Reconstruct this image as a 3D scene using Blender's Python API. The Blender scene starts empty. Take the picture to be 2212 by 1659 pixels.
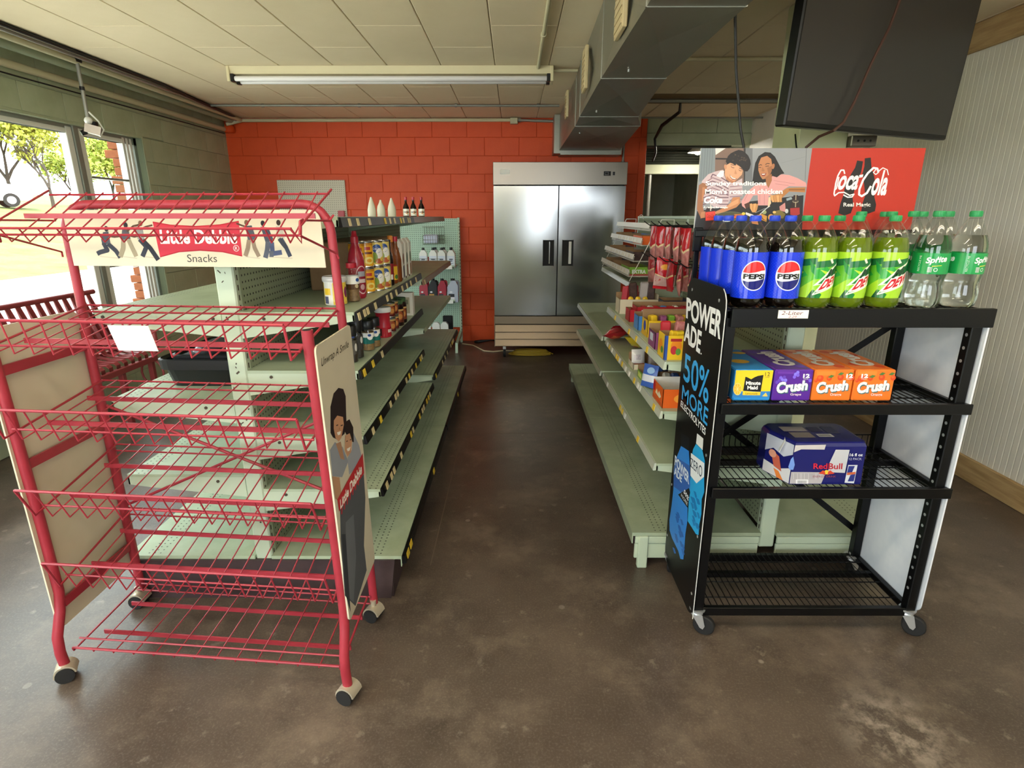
import bpy, bmesh, math, random
import numpy as np
from mathutils import Vector, Matrix, geometry
random.seed(7)
S = bpy.context.scene
COL = S.collection
PI = math.pi
# ------------------------------------------------------------ camera
cam = bpy.data.cameras.new('camera'); camo = bpy.data.objects.new('camera', cam); COL.objects.link(camo)
cam.sensor_fit = 'HORIZONTAL'; cam.sensor_width = 36.0; cam.lens = 1220.0 / 2212.0 * 36.0
cam.clip_start = 0.05; cam.clip_end = 300
camo.location = (0, 0, 1.57); camo.rotation_euler = (math.radians(90 - 16.505), 0, math.radians(0.18))
S.camera = camo
# ------------------------------------------------------------ light
SKY = 3.0
w = bpy.data.worlds.new('world'); S.world = w; w.use_nodes = True
bg = w.node_tree.nodes['Background']; bg.inputs[0].default_value = (0.86, 0.93, 1.0, 1); bg.inputs[1].default_value = SKY
sun = bpy.data.lights.new('sun', 'SUN'); suno = bpy.data.objects.new('sun', sun); COL.objects.link(suno)
sun.energy = 3.2; sun.angle = 0.01; sun.color = (1.0, 0.94, 0.84)
suno.rotation_euler = Vector((-0.22, 0.62, -0.92)).to_track_quat('-Z', 'Y').to_euler()
def portal(name, loc, rot, sx, sy):
    l = bpy.data.lights.new(name, 'AREA'); l.shape = 'RECTANGLE'; l.size = sx; l.size_y = sy; l.cycles.is_portal = True
    o = bpy.data.objects.new(name, l); COL.objects.link(o); o.location = loc; o.rotation_euler = rot
portal('portal_window', (-3.62, 1.92, 1.45), (0, -PI/2, 0), 1.7, 7.5)
portal('portal_front', (-2.1, -2.62, 1.45), (PI/2, 0, 0), 2.2, 2.2)
portal('portal_front', (1.4, -2.62, 1.85), (PI/2, 0, 0), 2.0, 1.3)
vs = S.view_settings
vs.view_transform = 'Standard'; vs.look = 'None'; vs.gamma = 1.0; vs.use_curve_mapping = False
vs.exposure = 1.78
# ------------------------------------------------------------ colour and materials
def C(h, a=None):
    c = [int(h[i:i+2], 16) / 255 for i in (0, 2, 4)]
    c = [x / 12.92 if x <= 0.04045 else ((x + 0.055) / 1.055) ** 2.4 for x in c]
    return (*c, 1.0)
MATS = {}
def mat(name, col='808080', rough=0.5, metal=0.0, spec=0.5, noise=0.0, nscale=20, col2=None, bump=0.0, bscale=200, trans=0.0, ior=1.45, alpha=1.0, emit=0.0, coat=0.0, stretch=None, detail=4, lo=0.35, hi=0.65, rvar=0.0):
    if name in MATS: return MATS[name]
    m = bpy.data.materials.new(name); m.use_nodes = True; nt = m.node_tree; N = nt.nodes; L = nt.links
    b = N['Principled BSDF']
    b.inputs['Base Color'].default_value = C(col); b.inputs['Roughness'].default_value = rough; b.inputs['Metallic'].default_value = metal
    b.inputs['Specular IOR Level'].default_value = spec; b.inputs['IOR'].default_value = ior
    b.inputs['Transmission Weight'].default_value = trans; b.inputs['Alpha'].default_value = alpha; b.inputs['Coat Weight'].default_value = coat
    if emit: b.inputs['Emission Color'].default_value = C(col); b.inputs['Emission Strength'].default_value = emit
    if col2 or bump or rvar:
        tc = N.new('ShaderNodeTexCoord'); vec = tc.outputs['Object']
        if stretch:
            mp = N.new('ShaderNodeMapping'); mp.inputs['Scale'].default_value = stretch; L.new(vec, mp.inputs[0]); vec = mp.outputs[0]
    if col2 or rvar:
        n = N.new('ShaderNodeTexNoise'); n.inputs['Scale'].default_value = nscale; n.inputs['Detail'].default_value = detail; n.inputs['Roughness'].default_value = 0.62
        L.new(vec, n.inputs['Vector'])
        r = N.new('ShaderNodeValToRGB'); r.color_ramp.elements[0].position = lo; r.color_ramp.elements[1].position = hi
        r.color_ramp.elements[0].color = C(col); r.color_ramp.elements[1].color = C(col2 or col); L.new(n.outputs[0], r.inputs[0])
        if col2: L.new(r.outputs[0], b.inputs['Base Color'])
        if rvar:
            mr = N.new('ShaderNodeMapRange'); mr.inputs[3].default_value = rough - rvar; mr.inputs[4].default_value = rough + rvar
            L.new(n.outputs[0], mr.inputs[0]); L.new(mr.outputs[0], b.inputs['Roughness'])
    if bump:
        n2 = N.new('ShaderNodeTexNoise'); n2.inputs['Scale'].default_value = bscale; n2.inputs['Detail'].default_value = 3; L.new(vec, n2.inputs['Vector'])
        bp = N.new('ShaderNodeBump'); bp.inputs['Strength'].default_value = bump; bp.inputs['Distance'].default_value = 0.004
        L.new(n2.outputs[0], bp.inputs['Height']); L.new(bp.outputs[0], b.inputs['Normal'])
    MATS[name] = m
    return m
def dotmat(name, col, hole, axes, pitch, r, rough=0.55, band=None, col2=None):
    """sheet with a grid of drilled holes; axes = the two object axes the grid runs along; band=(axis,lo,hi) limits it"""
    m = mat(name, col, rough=rough, col2=col2, nscale=6); nt = m.node_tree; N = nt.nodes; L = nt.links; b = N['Principled BSDF']
    tc = N.new('ShaderNodeTexCoord'); sx = N.new('ShaderNodeSeparateXYZ'); L.new(tc.outputs['Object'], sx.inputs[0])
    def mth(op, a, v=None):
        k = N.new('ShaderNodeMath'); k.operation = op
        if hasattr(a, 'links'): L.new(a, k.inputs[0])
        else: k.inputs[0].default_value = a
        if v is not None:
            if hasattr(v, 'links'): L.new(v, k.inputs[1])
            else: k.inputs[1].default_value = v
        return k.outputs[0]
    d = []
    for a in axes:
        f = mth('FRACT', mth('ADD', mth('DIVIDE', sx.outputs[a], pitch), 1000.0))
        d.append(mth('POWER', mth('SUBTRACT', f, 0.5), 2.0))
    dist = mth('SQRT', mth('ADD', d[0], d[1]))
    mask = mth('LESS_THAN', dist, r / pitch)
    if band:
        ab = mth('ABSOLUTE', sx.outputs[band[0]])
        mask = mth('MULTIPLY', mask, mth('MULTIPLY', mth('GREATER_THAN', ab, band[1]), mth('LESS_THAN', ab, band[2])))
    mix = N.new('ShaderNodeMix'); mix.data_type = 'RGBA'; L.new(mask, mix.inputs[0])
    src = b.inputs['Base Color'].links[0].from_socket if b.inputs['Base Color'].is_linked else None
    if src: L.new(src, mix.inputs[6])
    else: mix.inputs[6].default_value = C(col)
    mix.inputs[7].default_value = C(hole); L.new(mix.outputs[2], b.inputs['Base Color'])
    return m
def printmat(name, rough=0.4, spec=0.5):
    m = bpy.data.materials.new(name); m.use_nodes = True; nt = m.node_tree; b = nt.nodes['Principled BSDF']
    a = nt.nodes.new('ShaderNodeAttribute'); a.attribute_name = 'Col'; nt.links.new(a.outputs['Color'], b.inputs['Base Color'])
    b.inputs['Roughness'].default_value = rough; b.inputs['Specular IOR Level'].default_value = spec
    MATS[name] = m; return m
# ------------------------------------------------------------ mesh builder
class MB:
    def __init__(s): s.v = []; s.f = []; s.sm = []
    def add(s, vs, fs, sm=False):
        o = len(s.v); s.v += [tuple(p) for p in vs]; s.f += [tuple(i + o for i in f) for f in fs]; s.sm += [sm] * len(fs); return s
    def bb(s, x0, x1, y0, y1, z0, z1):
        vs = [(x, y, z) for x in (x0, x1) for y in (y0, y1) for z in (z0, z1)]
        return s.add(vs, [(0,1,3,2),(4,6,7,5),(0,4,5,1),(2,3,7,6),(0,2,6,4),(1,5,7,3)])
    def box(s, c, d, M=None):
        vs = [Vector((x*d[0]/2, y*d[1]/2, z*d[2]/2)) for x in (-1,1) for y in (-1,1) for z in (-1,1)]
        if M is not None: vs = [M @ p for p in vs]
        vs = [p + Vector(c) for p in vs]
        return s.add(vs, [(0,1,3,2),(4,6,7,5),(0,4,5,1),(2,3,7,6),(0,2,6,4),(1,5,7,3)])
    def cb(s, x0, x1, y0, y1, z0, z1, b=0.004):
        """box with chamfered edges"""
        b = min(b, (x1-x0)*.49, (y1-y0)*.49, (z1-z0)*.49)
        bm = bmesh.new(); bmesh.ops.create_cube(bm, size=1.0)
        for v in bm.verts: v.co = Vector(((x0+x1)/2+v.co.x*(x1-x0), (y0+y1)/2+v.co.y*(y1-y0), (z0+z1)/2+v.co.z*(z1-z0)))
        bmesh.ops.bevel(bm, geom=bm.edges[:], offset=b, segments=1, affect='EDGES')
        s.bm(bm); return s
    def bm(s, bm, sm=False):
        bm.verts.index_update()
        s.add([v.co.copy() for v in bm.verts], [[v.index for v in f.verts] for f in bm.faces], sm); bm.free(); return s
    def tube(s, pts, r, n=6, closed=False, caps=True, sm=True):
        pts = [Vector(p) for p in pts]; m = len(pts); rr = r if isinstance(r, (list, tuple)) else [r]*m
        rings = []; prev = None
        for i, p in enumerate(pts):
            a = pts[i-1] if (i or closed) else p; b = pts[(i+1) % m] if (i < m-1 or closed) else p
            t1 = (p-a); t2 = (b-p)
            t = (t1.normalized() if t1.length else Vector()) + (t2.normalized() if t2.length else Vector())
            if t.length < 1e-6: t = t2 if t2.length else t1
            t.normalize()
            if prev is None: u = t.cross(Vector((0,0,1))) if abs(t.z) < .9 else t.cross(Vector((0,1,0)))
            else: u = prev - t*prev.dot(t)
            u.normalize(); prev = u; v = t.cross(u)
            rings.append([p + (u*math.cos(2*PI*k/n) + v*math.sin(2*PI*k/n))*rr[i] for k in range(n)])
        vs = [q for r_ in rings for q in r_]; fs = []
        for i in range(m if closed else m-1):
            j = (i+1) % m
            for k in range(n): fs.append((i*n+k, i*n+(k+1)%n, j*n+(k+1)%n, j*n+k))
        s.add(vs, fs, sm)
        if caps and not closed: s.add(rings[0], [tuple(range(n))[::-1]]); s.add(rings[-1], [tuple(range(n))])
        return s
    def lathe(s, prof, n=24, c=(0,0,0), caps=True, sq=None):
        vs = []; m = len(prof)
        for r, z in prof:
            for k in range(n):
                a = 2*PI*k/n; x, y = math.cos(a), math.sin(a)
                if sq:
                    q = (abs(x)**sq + abs(y)**sq)**(-1/sq); x *= q; y *= q
                vs.append((c[0]+r*x, c[1]+r*y, c[2]+z))
        fs = [(i*n+k, i*n+(k+1)%n, (i+1)*n+(k+1)%n, (i+1)*n+k) for i in range(m-1) for k in range(n)]
        s.add(vs, fs, True)
        if caps:
            if prof[0][0] > 1e-5: s.add(vs[:n], [tuple(range(n))[::-1]])
            if prof[-1][0] > 1e-5: s.add(vs[-n:], [tuple(range(n))])
        return s
    def prism(s, poly, ax, a, b):
        """polygon extruded along axis ax from a to b"""
        def P(p, t): return {'x': (t, p[0], p[1]), 'y': (p[0], t, p[1]), 'z': (p[0], p[1], t)}[ax]
        n = len(poly); vs = [P(p, a) for p in poly] + [P(p, b) for p in poly]
        return s.add(vs, [tuple(range(n))[::-1], tuple(range(n, 2*n))] + [(i, (i+1)%n, n+(i+1)%n, n+i) for i in range(n)])
    def cyl(s, p0, p1, r, n=12): return s.tube([p0, p1], r, n)
    def sphere(s, c, r, n=10, sx=1, sy=1, sz=1):
        bm = bmesh.new(); bmesh.ops.create_uvsphere(bm, u_segments=n, v_segments=max(4, n//2), radius=r)
        for v in bm.verts: v.co = Vector((c[0]+v.co.x*sx, c[1]+v.co.y*sy, c[2]+v.co.z*sz))
        return s.bm(bm, True)
    def mesh(s, name, m):
        me = bpy.data.meshes.new(name); me.from_pydata(s.v, [], s.f); me.materials.append(MATS[m] if isinstance(m, str) else m)
        me.polygons.foreach_set('use_smooth', s.sm)
        bm = bmesh.new(); bm.from_mesh(me); bmesh.ops.recalc_face_normals(bm, faces=bm.faces[:]); bm.to_mesh(me); bm.free()
        if any(s.sm): me.set_sharp_from_angle(angle=0.75)
        return me
    def build(s, name, m, parent=None, world=False, kind=None, label=None):
        if world and parent is not None:
            o0 = wloc(parent); s.v = [(p[0]-o0.x, p[1]-o0.y, p[2]-o0.z) for p in s.v]
        o = bpy.data.objects.new(name, s.mesh(name, m)); COL.objects.link(o); o.parent = parent
        if kind: o['kind'] = kind
        if label: o['label'] = label
        return o
def wloc(o):
    v = Vector()
    while o is not None: v += o.location; o = o.parent
    return v
def thing(name, label, cat, loc=(0,0,0), rz=0, group=None):
    o = bpy.data.objects.new(name, None); COL.objects.link(o); o.empty_display_size = 0.05
    o.location = loc; o.rotation_euler = (0, 0, rz); o['label'] = label; o['category'] = cat
    if group: o['group'] = group
    return o
def tag(o, label, cat, group=None):
    o['label'] = label; o['category'] = cat
    if group: o['group'] = group
    return o
def link(me, name, parent=None, loc=(0,0,0), rot=(0,0,0), sc=(1,1,1)):
    o = bpy.data.objects.new(name, me); COL.objects.link(o); o.parent = parent; o.location = loc; o.rotation_euler = rot; o.scale = sc; return o
def struct(o): o['kind'] = 'structure'; return o
def dup(root, loc, rz=None, label=None, group=None):
    r = root.copy(); COL.objects.link(r); r.location = loc
    if rz is not None: r.rotation_euler = (0, 0, rz)
    if label: r['label'] = label
    if group: r['group'] = group
    for ch in list(root.children):
        c = ch.copy(); COL.objects.link(c); c.parent = r
        for g in list(ch.children):
            d = g.copy(); COL.objects.link(d); d.parent = c
    return r
def arc(cx, cy, r, a0, a1, n):
    return [(cx + r*math.cos(a0+(a1-a0)*i/n), cy + r*math.sin(a0+(a1-a0)*i/n)) for i in range(n+1)]
def rrect(x0, y0, x1, y1, r, n=4):
    return arc(x1-r, y1-r, r, 0, PI/2, n) + arc(x0+r, y1-r, r, PI/2, PI, n) + arc(x0+r, y0+r, r, PI, 1.5*PI, n) + arc(x1-r, y0+r, r, 1.5*PI, 2*PI, n)
# ------------------------------------------------------------ flat print (vector artwork on a real surface)
TXT = {}
def text_tris(body, bold=0.0, shear=0.0, space=1.0):
    k = (body, bold, shear, space)
    if k in TXT: return TXT[k]
    cu = bpy.data.curves.new('lettering', 'FONT'); cu.body = body; cu.offset = bold; cu.shear = shear; cu.space_character = space; cu.resolution_u = 3
    o = bpy.data.objects.new('lettering', cu); me = o.to_mesh(); me.calc_loop_triangles()
    vs = [v.co.copy() for v in me.vertices]
    tr = [tuple((vs[i].x, vs[i].y) for i in t.vertices) for t in me.loop_triangles]
    o.to_mesh_clear(); bpy.data.objects.remove(o); bpy.data.curves.remove(cu)
    xs = [p[0] for t in tr for p in t]; ys = [p[1] for t in tr for p in t]
    TXT[k] = (tr, min(xs), max(xs), min(ys), max(ys)); return TXT[k]
def homography(q, W, H):
    A = []; B = []
    for (x, y), (u, v) in zip(q, [(0, H), (W, H), (W, 0), (0, 0)]):
        A += [[x, y, 1, 0, 0, 0, -u*x, -u*y], [0, 0, 0, x, y, 1, -v*x, -v*y]]; B += [u, v]
    return np.append(np.linalg.solve(np.array(A, float), np.array(B, float)), 1).reshape(3, 3)
class Print:
    """2-D artwork. quad = corners TL,TR,BR,BL in the artist's own grid; W,H = real size"""
    def __init__(s, W, H, quad=None):
        s.t = []; s.W = W; s.H = H; s.h = homography(quad or [(0, 0), (100, 0), (100, 100), (0, 100)], W, H)
    def m(s, p):
        a = s.h @ np.array([p[0], p[1], 1.0]); return (a[0]/a[2], a[1]/a[2])
    def poly(s, pts, col, ly=1, raw=False):
        s.k = (getattr(s, 'k', 0)+1) % 24; ly = ly + s.k*.03
        q = [Vector((*(p if raw else s.m(p)), 0)) for p in pts]
        for t in geometry.tessellate_polygon([q]): s.t.append((tuple((q[i].x, q[i].y) for i in t), col, ly))
        return s
    def rect(s, x0, y0, x1, y1, col, ly=1): return s.poly([(x0, y0), (x1, y0), (x1, y1), (x0, y1)], col, ly)
    def ell(s, cx, cy, rx, ry, col, ly=1, n=24, a0=0, a1=2*PI, rot=0):
        c, d = math.cos(rot), math.sin(rot)
        k = n if abs(a1-a0-2*PI) < 1e-6 else n+1
        pp = [(rx*math.cos(a0+(a1-a0)*i/n), ry*math.sin(a0+(a1-a0)*i/n)) for i in range(k)]
        return s.poly([(cx+x*c-y*d, cy+x*d+y*c) for x, y in pp], col, ly)
    def line(s, pts, wd, col, ly=1, taper=False):
        """stroke; wd in artist units"""
        for i in range(len(pts)-1):
            (x0, y0), (x1, y1) = pts[i], pts[i+1]; dx, dy = x1-x0, y1-y0; L = math.hypot(dx, dy) or 1; nx, ny = -dy/L*wd/2, dx/L*wd/2
            s.poly([(x0+nx, y0+ny), (x1+nx, y1+ny), (x1-nx, y1-ny), (x0-nx, y0-ny)], col, ly)
            if i: s.ell(x0, y0, wd/2, wd/2, col, ly, n=8)
        return s
    def text(s, body, x0, y0, x1, y1, col, ly=3, bold=0.0, shear=0.0, space=1.0, quad=None):
        tr, a, b, c, d = text_tris(body, bold, shear, space); s.k = (getattr(s, 'k', 0)+1) % 24; ly = ly + s.k*.03
        for t in tr:
            pp = []
            for x, y in t:
                fx, fy = (x-a)/(b-a), (y-c)/(d-c)
                if quad:  # TL,TR,BR,BL
                    tl, tr_, br, bl = quad
                    top = (tl[0]+(tr_[0]-tl[0])*fx, tl[1]+(tr_[1]-tl[1])*fx); bot = (bl[0]+(br[0]-bl[0])*fx, bl[1]+(br[1]-bl[1])*fx)
                    pp.append(s.m((bot[0]+(top[0]-bot[0])*fy, bot[1]+(top[1]-bot[1])*fy)))
                else: pp.append(s.m((x0+(x1-x0)*fx, y1+(y0-y1)*fy)))
            s.t.append((tuple(pp), col, ly))
        return s
    def build(s, name, parent, f, mat_='print', strip=None, dz=0.00025, clip=None, label=None):
        """f(u,v,off)->xyz"""
        T = []
        for t, col, ly in s.t:
            ps = [list(t)]
            if clip: ps = [clip_poly(p, *clip) for p in ps]
            if strip:
                out = []
                for p in ps:
                    if len(p) < 3: continue
                    lo = min(q[0] for q in p); hi = max(q[0] for q in p); k = math.floor(lo/strip)
                    while k*strip < hi - 1e-9:
                        c = clip_poly(p, k*strip, (k+1)*strip, -9, 9)
                        if len(c) > 2: out.append(c)
                        k += 1
                ps = out
            for p in ps:
                if len(p) > 2: T.append((p, col, ly))
        vs = []; fs = []; cs = []
        for p, col, ly in T:
            o = len(vs); vs += [f(u, v, ly*dz) for u, v in p]; fs.append(tuple(range(o, o+len(p)))); cs += [C(col)]*len(p)
        me = bpy.data.meshes.new(name); me.from_pydata(vs, [], fs); me.materials.append(MATS[mat_])
        at = me.color_attributes.new('Col', 'FLOAT_COLOR', 'CORNER'); at.data.foreach_set('color', [x for c in cs for x in c])
        o = bpy.data.objects.new(name, me); COL.objects.link(o); o.parent = parent
        if label: o['label'] = label
        return o
def clip_poly(p, x0, x1, y0, y1):
    for ax, lim, sg in ((0, x0, 1), (0, x1, -1), (1, y0, 1), (1, y1, -1)):
        out = []
        for i in range(len(p)):
            a, b = p[i-1], p[i]; da, db = (a[ax]-lim)*sg, (b[ax]-lim)*sg
            if (da >= 0) != (db >= 0):
                t = da/(da-db); out.append((a[0]+(b[0]-a[0])*t, a[1]+(b[1]-a[1])*t))
            if db >= 0: out.append(b)
        p = out
        if len(p) < 3: return []
    return p
def planemap(o, ux, vy, n):
    o, ux, vy, n = map(Vector, (o, ux, vy, n))
    return lambda u, v, w: tuple(o + ux*u + vy*v + n*w)
printmat('print', 0.45); printmat('print_gloss', 0.15); printmat('print_matte', 0.8, 0.2)
# ============================================================ THE SETTING
XL, XR, YB, YF, ZC = -3.444, 2.82, 7.3, -2.5, 2.69
CZ = 0.2065                                    # block course height
mat('orange', 'e0521a', 0.5, col2='d74a15', nscale=3, bump=0.35, bscale=160)
mat('orange_joint', 'd0460f', 0.7)
mat('green_block', 'b4bca0', 0.6, col2='a5ae90', nscale=3, bump=0.35, bscale=160)
mat('green_joint', '87937a', 0.75)
mat('ceiling_board', 'f0dfc2', 0.9, col2='e5d3b2', nscale=1.6, bump=0.25, bscale=300, lo=0.25, hi=0.8)
mat('ceiling_gap', '5b5344', 0.95)
mat('white_panel', 'f0ece0', 0.45, col2='e9e5d8', nscale=2)
mat('raw_wood', 'c7a878', 0.7, col2='a98a5c', nscale=5, stretch=(6, 0.6, 6), bump=0.1)
mat('drywall', 'cbc6b8', 0.8)
mat('backroom_wall', 'a9ad9a', 0.8, col2='989c88', nscale=2)
mat('concrete_out', 'c9c5bb', 0.9, col2='b5b1a6', nscale=1.5)
mat('grass', '4c5a24', 0.95, col2='777338', nscale=1.2, bump=0.6, bscale=20)
mat('asphalt', '77746f', 0.95)
mat('roofing', '6a6660', 0.9)
# polished stained concrete floor
fm = mat('floor_concrete', '40362f', 0.33, col2='66594e', nscale=1.6, detail=12, lo=0.3, hi=0.68, rvar=0.1)
nt = fm.node_tree; N = nt.nodes; L = nt.links; b = N['Principled BSDF']
tc = N.new('ShaderNodeTexCoord')
def fnoise(scale, lo, hi, det=6, st=None):
    n = N.new('ShaderNodeTexNoise'); n.inputs['Scale'].default_value = scale; n.inputs['Detail'].default_value = det; n.inputs['Roughness'].default_value = 0.7
    v = tc.outputs['Object']
    if st:
        mp = N.new('ShaderNodeMapping'); mp.inputs['Scale'].default_value = st; L.new(v, mp.inputs[0]); v = mp.outputs[0]
    L.new(v, n.inputs['Vector']); r = N.new('ShaderNodeMapRange'); r.inputs[1].default_value = lo; r.inputs[2].default_value = hi; L.new(n.outputs[0], r.inputs[0]); return r.outputs[0]
src = b.inputs['Base Color'].links[0].from_socket
def fmix(src, fac, col, amt):
    k = N.new('ShaderNodeMath'); k.operation = 'MULTIPLY'; k.inputs[1].default_value = amt; L.new(fac, k.inputs[0])
    x = N.new('ShaderNodeMix'); x.data_type = 'RGBA'; L.new(k.outputs[0], x.inputs[0]); L.new(src, x.inputs[6]); x.inputs[7].default_value = C(col); return x.outputs[2]
src = fmix(src, fnoise(2.6, 0.50, 0.66, 12), '7b6d5f', 0.75)
src = fmix(src, fnoise(0.6, 0.50, 0.66), '4a3d35', 0.55)
src = fmix(src, fnoise(7.0, 0.56, 0.70, 10), '3d342e', 0.55)
src = fmix(src, fnoise(11.0, 0.60, 0.70, 10), '93877a', 0.6)
src = fmix(src, fnoise(130.0, 0.5, 0.75, 3), '8d8074', 0.4)
src = fmix(src, fnoise(1.9, 0.66, 0.71, 12, (1, 0.6, 1)), 'a0958a', 0.5)
vo = N.new('ShaderNodeTexVoronoi'); vo.inputs['Scale'].default_value = 5.5; L.new(tc.outputs['Object'], vo.inputs['Vector'])
vr = N.new('ShaderNodeMapRange'); vr.inputs[1].default_value = 0.085; vr.inputs[2].default_value = 0.06; L.new(vo.outputs['Distance'], vr.inputs[0])
vk = N.new('ShaderNodeMath'); vk.operation = 'MULTIPLY'; L.new(vr.outputs[0], vk.inputs[0]); L.new(fnoise(1.3, 0.48, 0.6, 2), vk.inputs[1])
src = fmix(src, vk.outputs[0], 'a59a8d', 0.65)
# worn bare patch near the black rack
vs_ = N.new('ShaderNodeVectorMath'); vs_.operation = 'DISTANCE'; vs_.inputs[1].default_value = (1.22, 1.40, 0); L.new(tc.outputs['Object'], vs_.inputs[0])
wr_ = N.new('ShaderNodeMapRange'); wr_.inputs[1].default_value = 0.22; wr_.inputs[2].default_value = 0.05; L.new(vs_.outputs['Value'], wr_.inputs[0])
wk = N.new('ShaderNodeMath'); wk.operation = 'MULTIPLY'; L.new(wr_.outputs[0], wk.inputs[0]); L.new(fnoise(14.0, 0.45, 0.6, 10), wk.inputs[1])
src = fmix(src, wk.outputs[0], 'ab9e90', 0.75)
L.new(src, b.inputs['Base Color'])

floor = struct(MB().add([(XL-.3, YF-.1, 0), (XR+.2, YF-.1, 0), (XR+.2, 11, 0), (XL-.3, 11, 0)], [(0, 1, 2, 3)]).build('floor', 'floor_concrete'))
mat('joint_line', '7e7064', 0.8)
j = MB().bb(-.392, -.388, 2.3, 7.2, 0.0004, 0.0008).build('saw_cut', 'joint_line', floor)
MB().bb(-.55, 2.75, 3.985, 3.992, 0.0004, 0.0008).build('saw_cut', 'joint_line', floor)
# ceiling of pressed fibre boards
ceil = struct(MB().bb(XL-.3, XR+.2, YF-.1, 11, ZC+.022, ZC+.25).build('ceiling', 'ceiling_gap'))
cache = {}
def ceil_board(w, l):
    k = (round(w, 3), round(l, 3))
    if k not in cache: cache[k] = MB().cb(0, w-.004, 0, l-.004, 0, .02, .004).mesh('ceiling_board', 'ceiling_board')
    return cache[k]
x = -0.981 - 6*0.4175; i = 0
while x < XR:
    x0, x1 = max(x, XL), min(x+.4175, XR)
    ys = [y for y in [(2.23 if i % 2 == 0 else 2.69) - 1.7 + 1.7*k for k in range(-2, 7)]]
    ys = [YF] + [y for y in ys if YF+.1 < y < YB-.1] + [YB]
    for a, c in zip(ys, ys[1:]):
        o = link(ceil_board(x1-x0, c-a), 'ceiling_board', ceil, (x0+.002, a+.002, ZC))
    x += .4175; i += 1

def block_wall(name, axis, plane, rng, m, mj, openings, off, zmax=ZC, into=1, thick=.18):
    """courses of painted concrete block; axis = run direction, into = sign of the inward normal"""
    a0, a1 = rng
    # backing with mortar recessed behind the block faces
    mb = MB(); segs = []
    us = sorted({a0, a1, *[o[0] for o in openings], *[o[1] for o in openings]}); zs = sorted({0, zmax, *[o[2] for o in openings], *[o[3] for o in openings]})
    for ua, ub in zip(us, us[1:]):
        for za, zb in zip(zs, zs[1:]):
            if any(o[0] <= ua and ub <= o[1] and o[2] <= za and zb <= o[3] for o in openings): continue
            p, q = plane-into*.004, plane-into*thick
            lo, hi = min(p, q), max(p, q)
            if axis == 'y': mb.bb(lo, hi, ua, ub, za, zb)
            else: mb.bb(ua, ub, lo, hi, za, zb)
    w = struct(mb.build(name, mj)); bc = {}
    for k in range(14):
        za, zb = k*CZ, min((k+1)*CZ, zmax)
        if zb-za < .03: continue
        s0 = off + (0 if k % 2 else .2078); n0 = math.floor((a0-s0)/.4155)
        u = s0 + n0*.4155
        while u < a1:
            ivs = [(max(u, a0), min(u+.4155, a1))]
            for o in openings:
                if o[2] < zb-.03 and o[3] > za+.03:
                    nv = []
                    for p, q in ivs:
                        if o[1] <= p or o[0] >= q: nv.append((p, q)); continue
                        if o[0] > p: nv.append((p, o[0]))
                        if o[1] < q: nv.append((o[1], q))
                    ivs = nv
            z0, z1 = za, zb
            for o in openings:
                if o[0] < u+.4155 and o[1] > u:
                    if za < o[3] <= za+.03: z0 = max(z0, o[3])
                    if zb-.03 <= o[2] < zb: z1 = min(z1, o[2])
            for p, q in ivs:
                if q-p < .03: continue
                kk = (round(q-p, 3), round(z1-z0, 3))
                if kk not in bc:
                    L_ = q-p-.004; h = z1-z0-.004
                    bc[kk] = (MB().cb(-.012, .003, 0, L_, 0, h, .0025) if axis == 'y' else MB().cb(0, L_, -.003, .012, 0, h, .0025)).mesh('block', m)
                if axis == 'y': link(bc[kk], 'block', w, (plane, p+.002, z0+.002), (0, 0, 0 if into > 0 else PI) if into > 0 else (0, 0, 0))
                else: link(bc[kk], 'block', w, (p+.002, plane, z0+.002))
            u += .4155
    return w
WIN = (0.9, 5.64, 0.62, 2.28)
wl = block_wall('wall_left', 'y', XL, (2.4, YB), 'green_block', 'green_joint', [(2.4, 5.64, .62, 2.28)], 5.985-.4155*9, into=1)
mb = MB()
for a in [(YF, -1.8, 0, ZC), (-1.8, 2.4, 0, .62), (-1.8, 2.4, 2.28, ZC)]: mb.bb(XL-.18, XL, a[0], a[1], a[2], a[3])
mb.build('plain_blockwork', 'green_block', wl)
# window reveal blocks
mb = MB()
for k in range(3, 12):
    za, zb = max(k*CZ, .62), min((k+1)*CZ, 2.28)
    if zb > za: mb.cb(XL-.05, XL-.002, 5.6405, 5.66, za+.003, zb-.003, .003)
mb.bb(XL-.18, XL+.004, 5.642, 5.66, .62, 2.28); mb.bb(XL-.18, XL-.002, -1.8, 5.64, 2.262, 2.285)
mb.build('window_reveal', 'green_block', wl)
wb = block_wall('wall_back', 'x', YB, (XL, 1.586), 'orange', 'orange_joint', [], -2.015-.4155*4, into=-1)
MB().bb(XL-.2, XL+.004, YB-.002, YB+.2, 0, ZC+.1).build('corner_block', 'green_joint', wl)
mat('orange_shade', 'cf4318', 0.55)
MB().cb(1.50, 1.588, 7.285, 7.48, 0, 2.43, .004).build('end_pier', 'orange', wb)
# block header over the back room opening
wh = struct(MB().bb(1.586, XR+.2, YB, YB+.18, 2.52, ZC+.02).build('wall_header', 'green_joint'))
for x0 in (1.59, 2.0, 2.415):
    MB().cb(x0, min(x0+.409, XR+.15), YB-.004, YB+.1, 2.524, ZC, .0035).build('block', 'green_block', wh)
MB().cb(1.586, XR+.05, YB-.03, YB+.12, 2.385, 2.52, .006).build('steel_lintel', 'green_block', wh)
mat('dark_gap', '3b3a30', 0.9)
MB().bb(1.586, 2.6, YB-.01, YB+.1, 2.365, 2.385).build('shutter_guide', 'dark_gap', wh)
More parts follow.
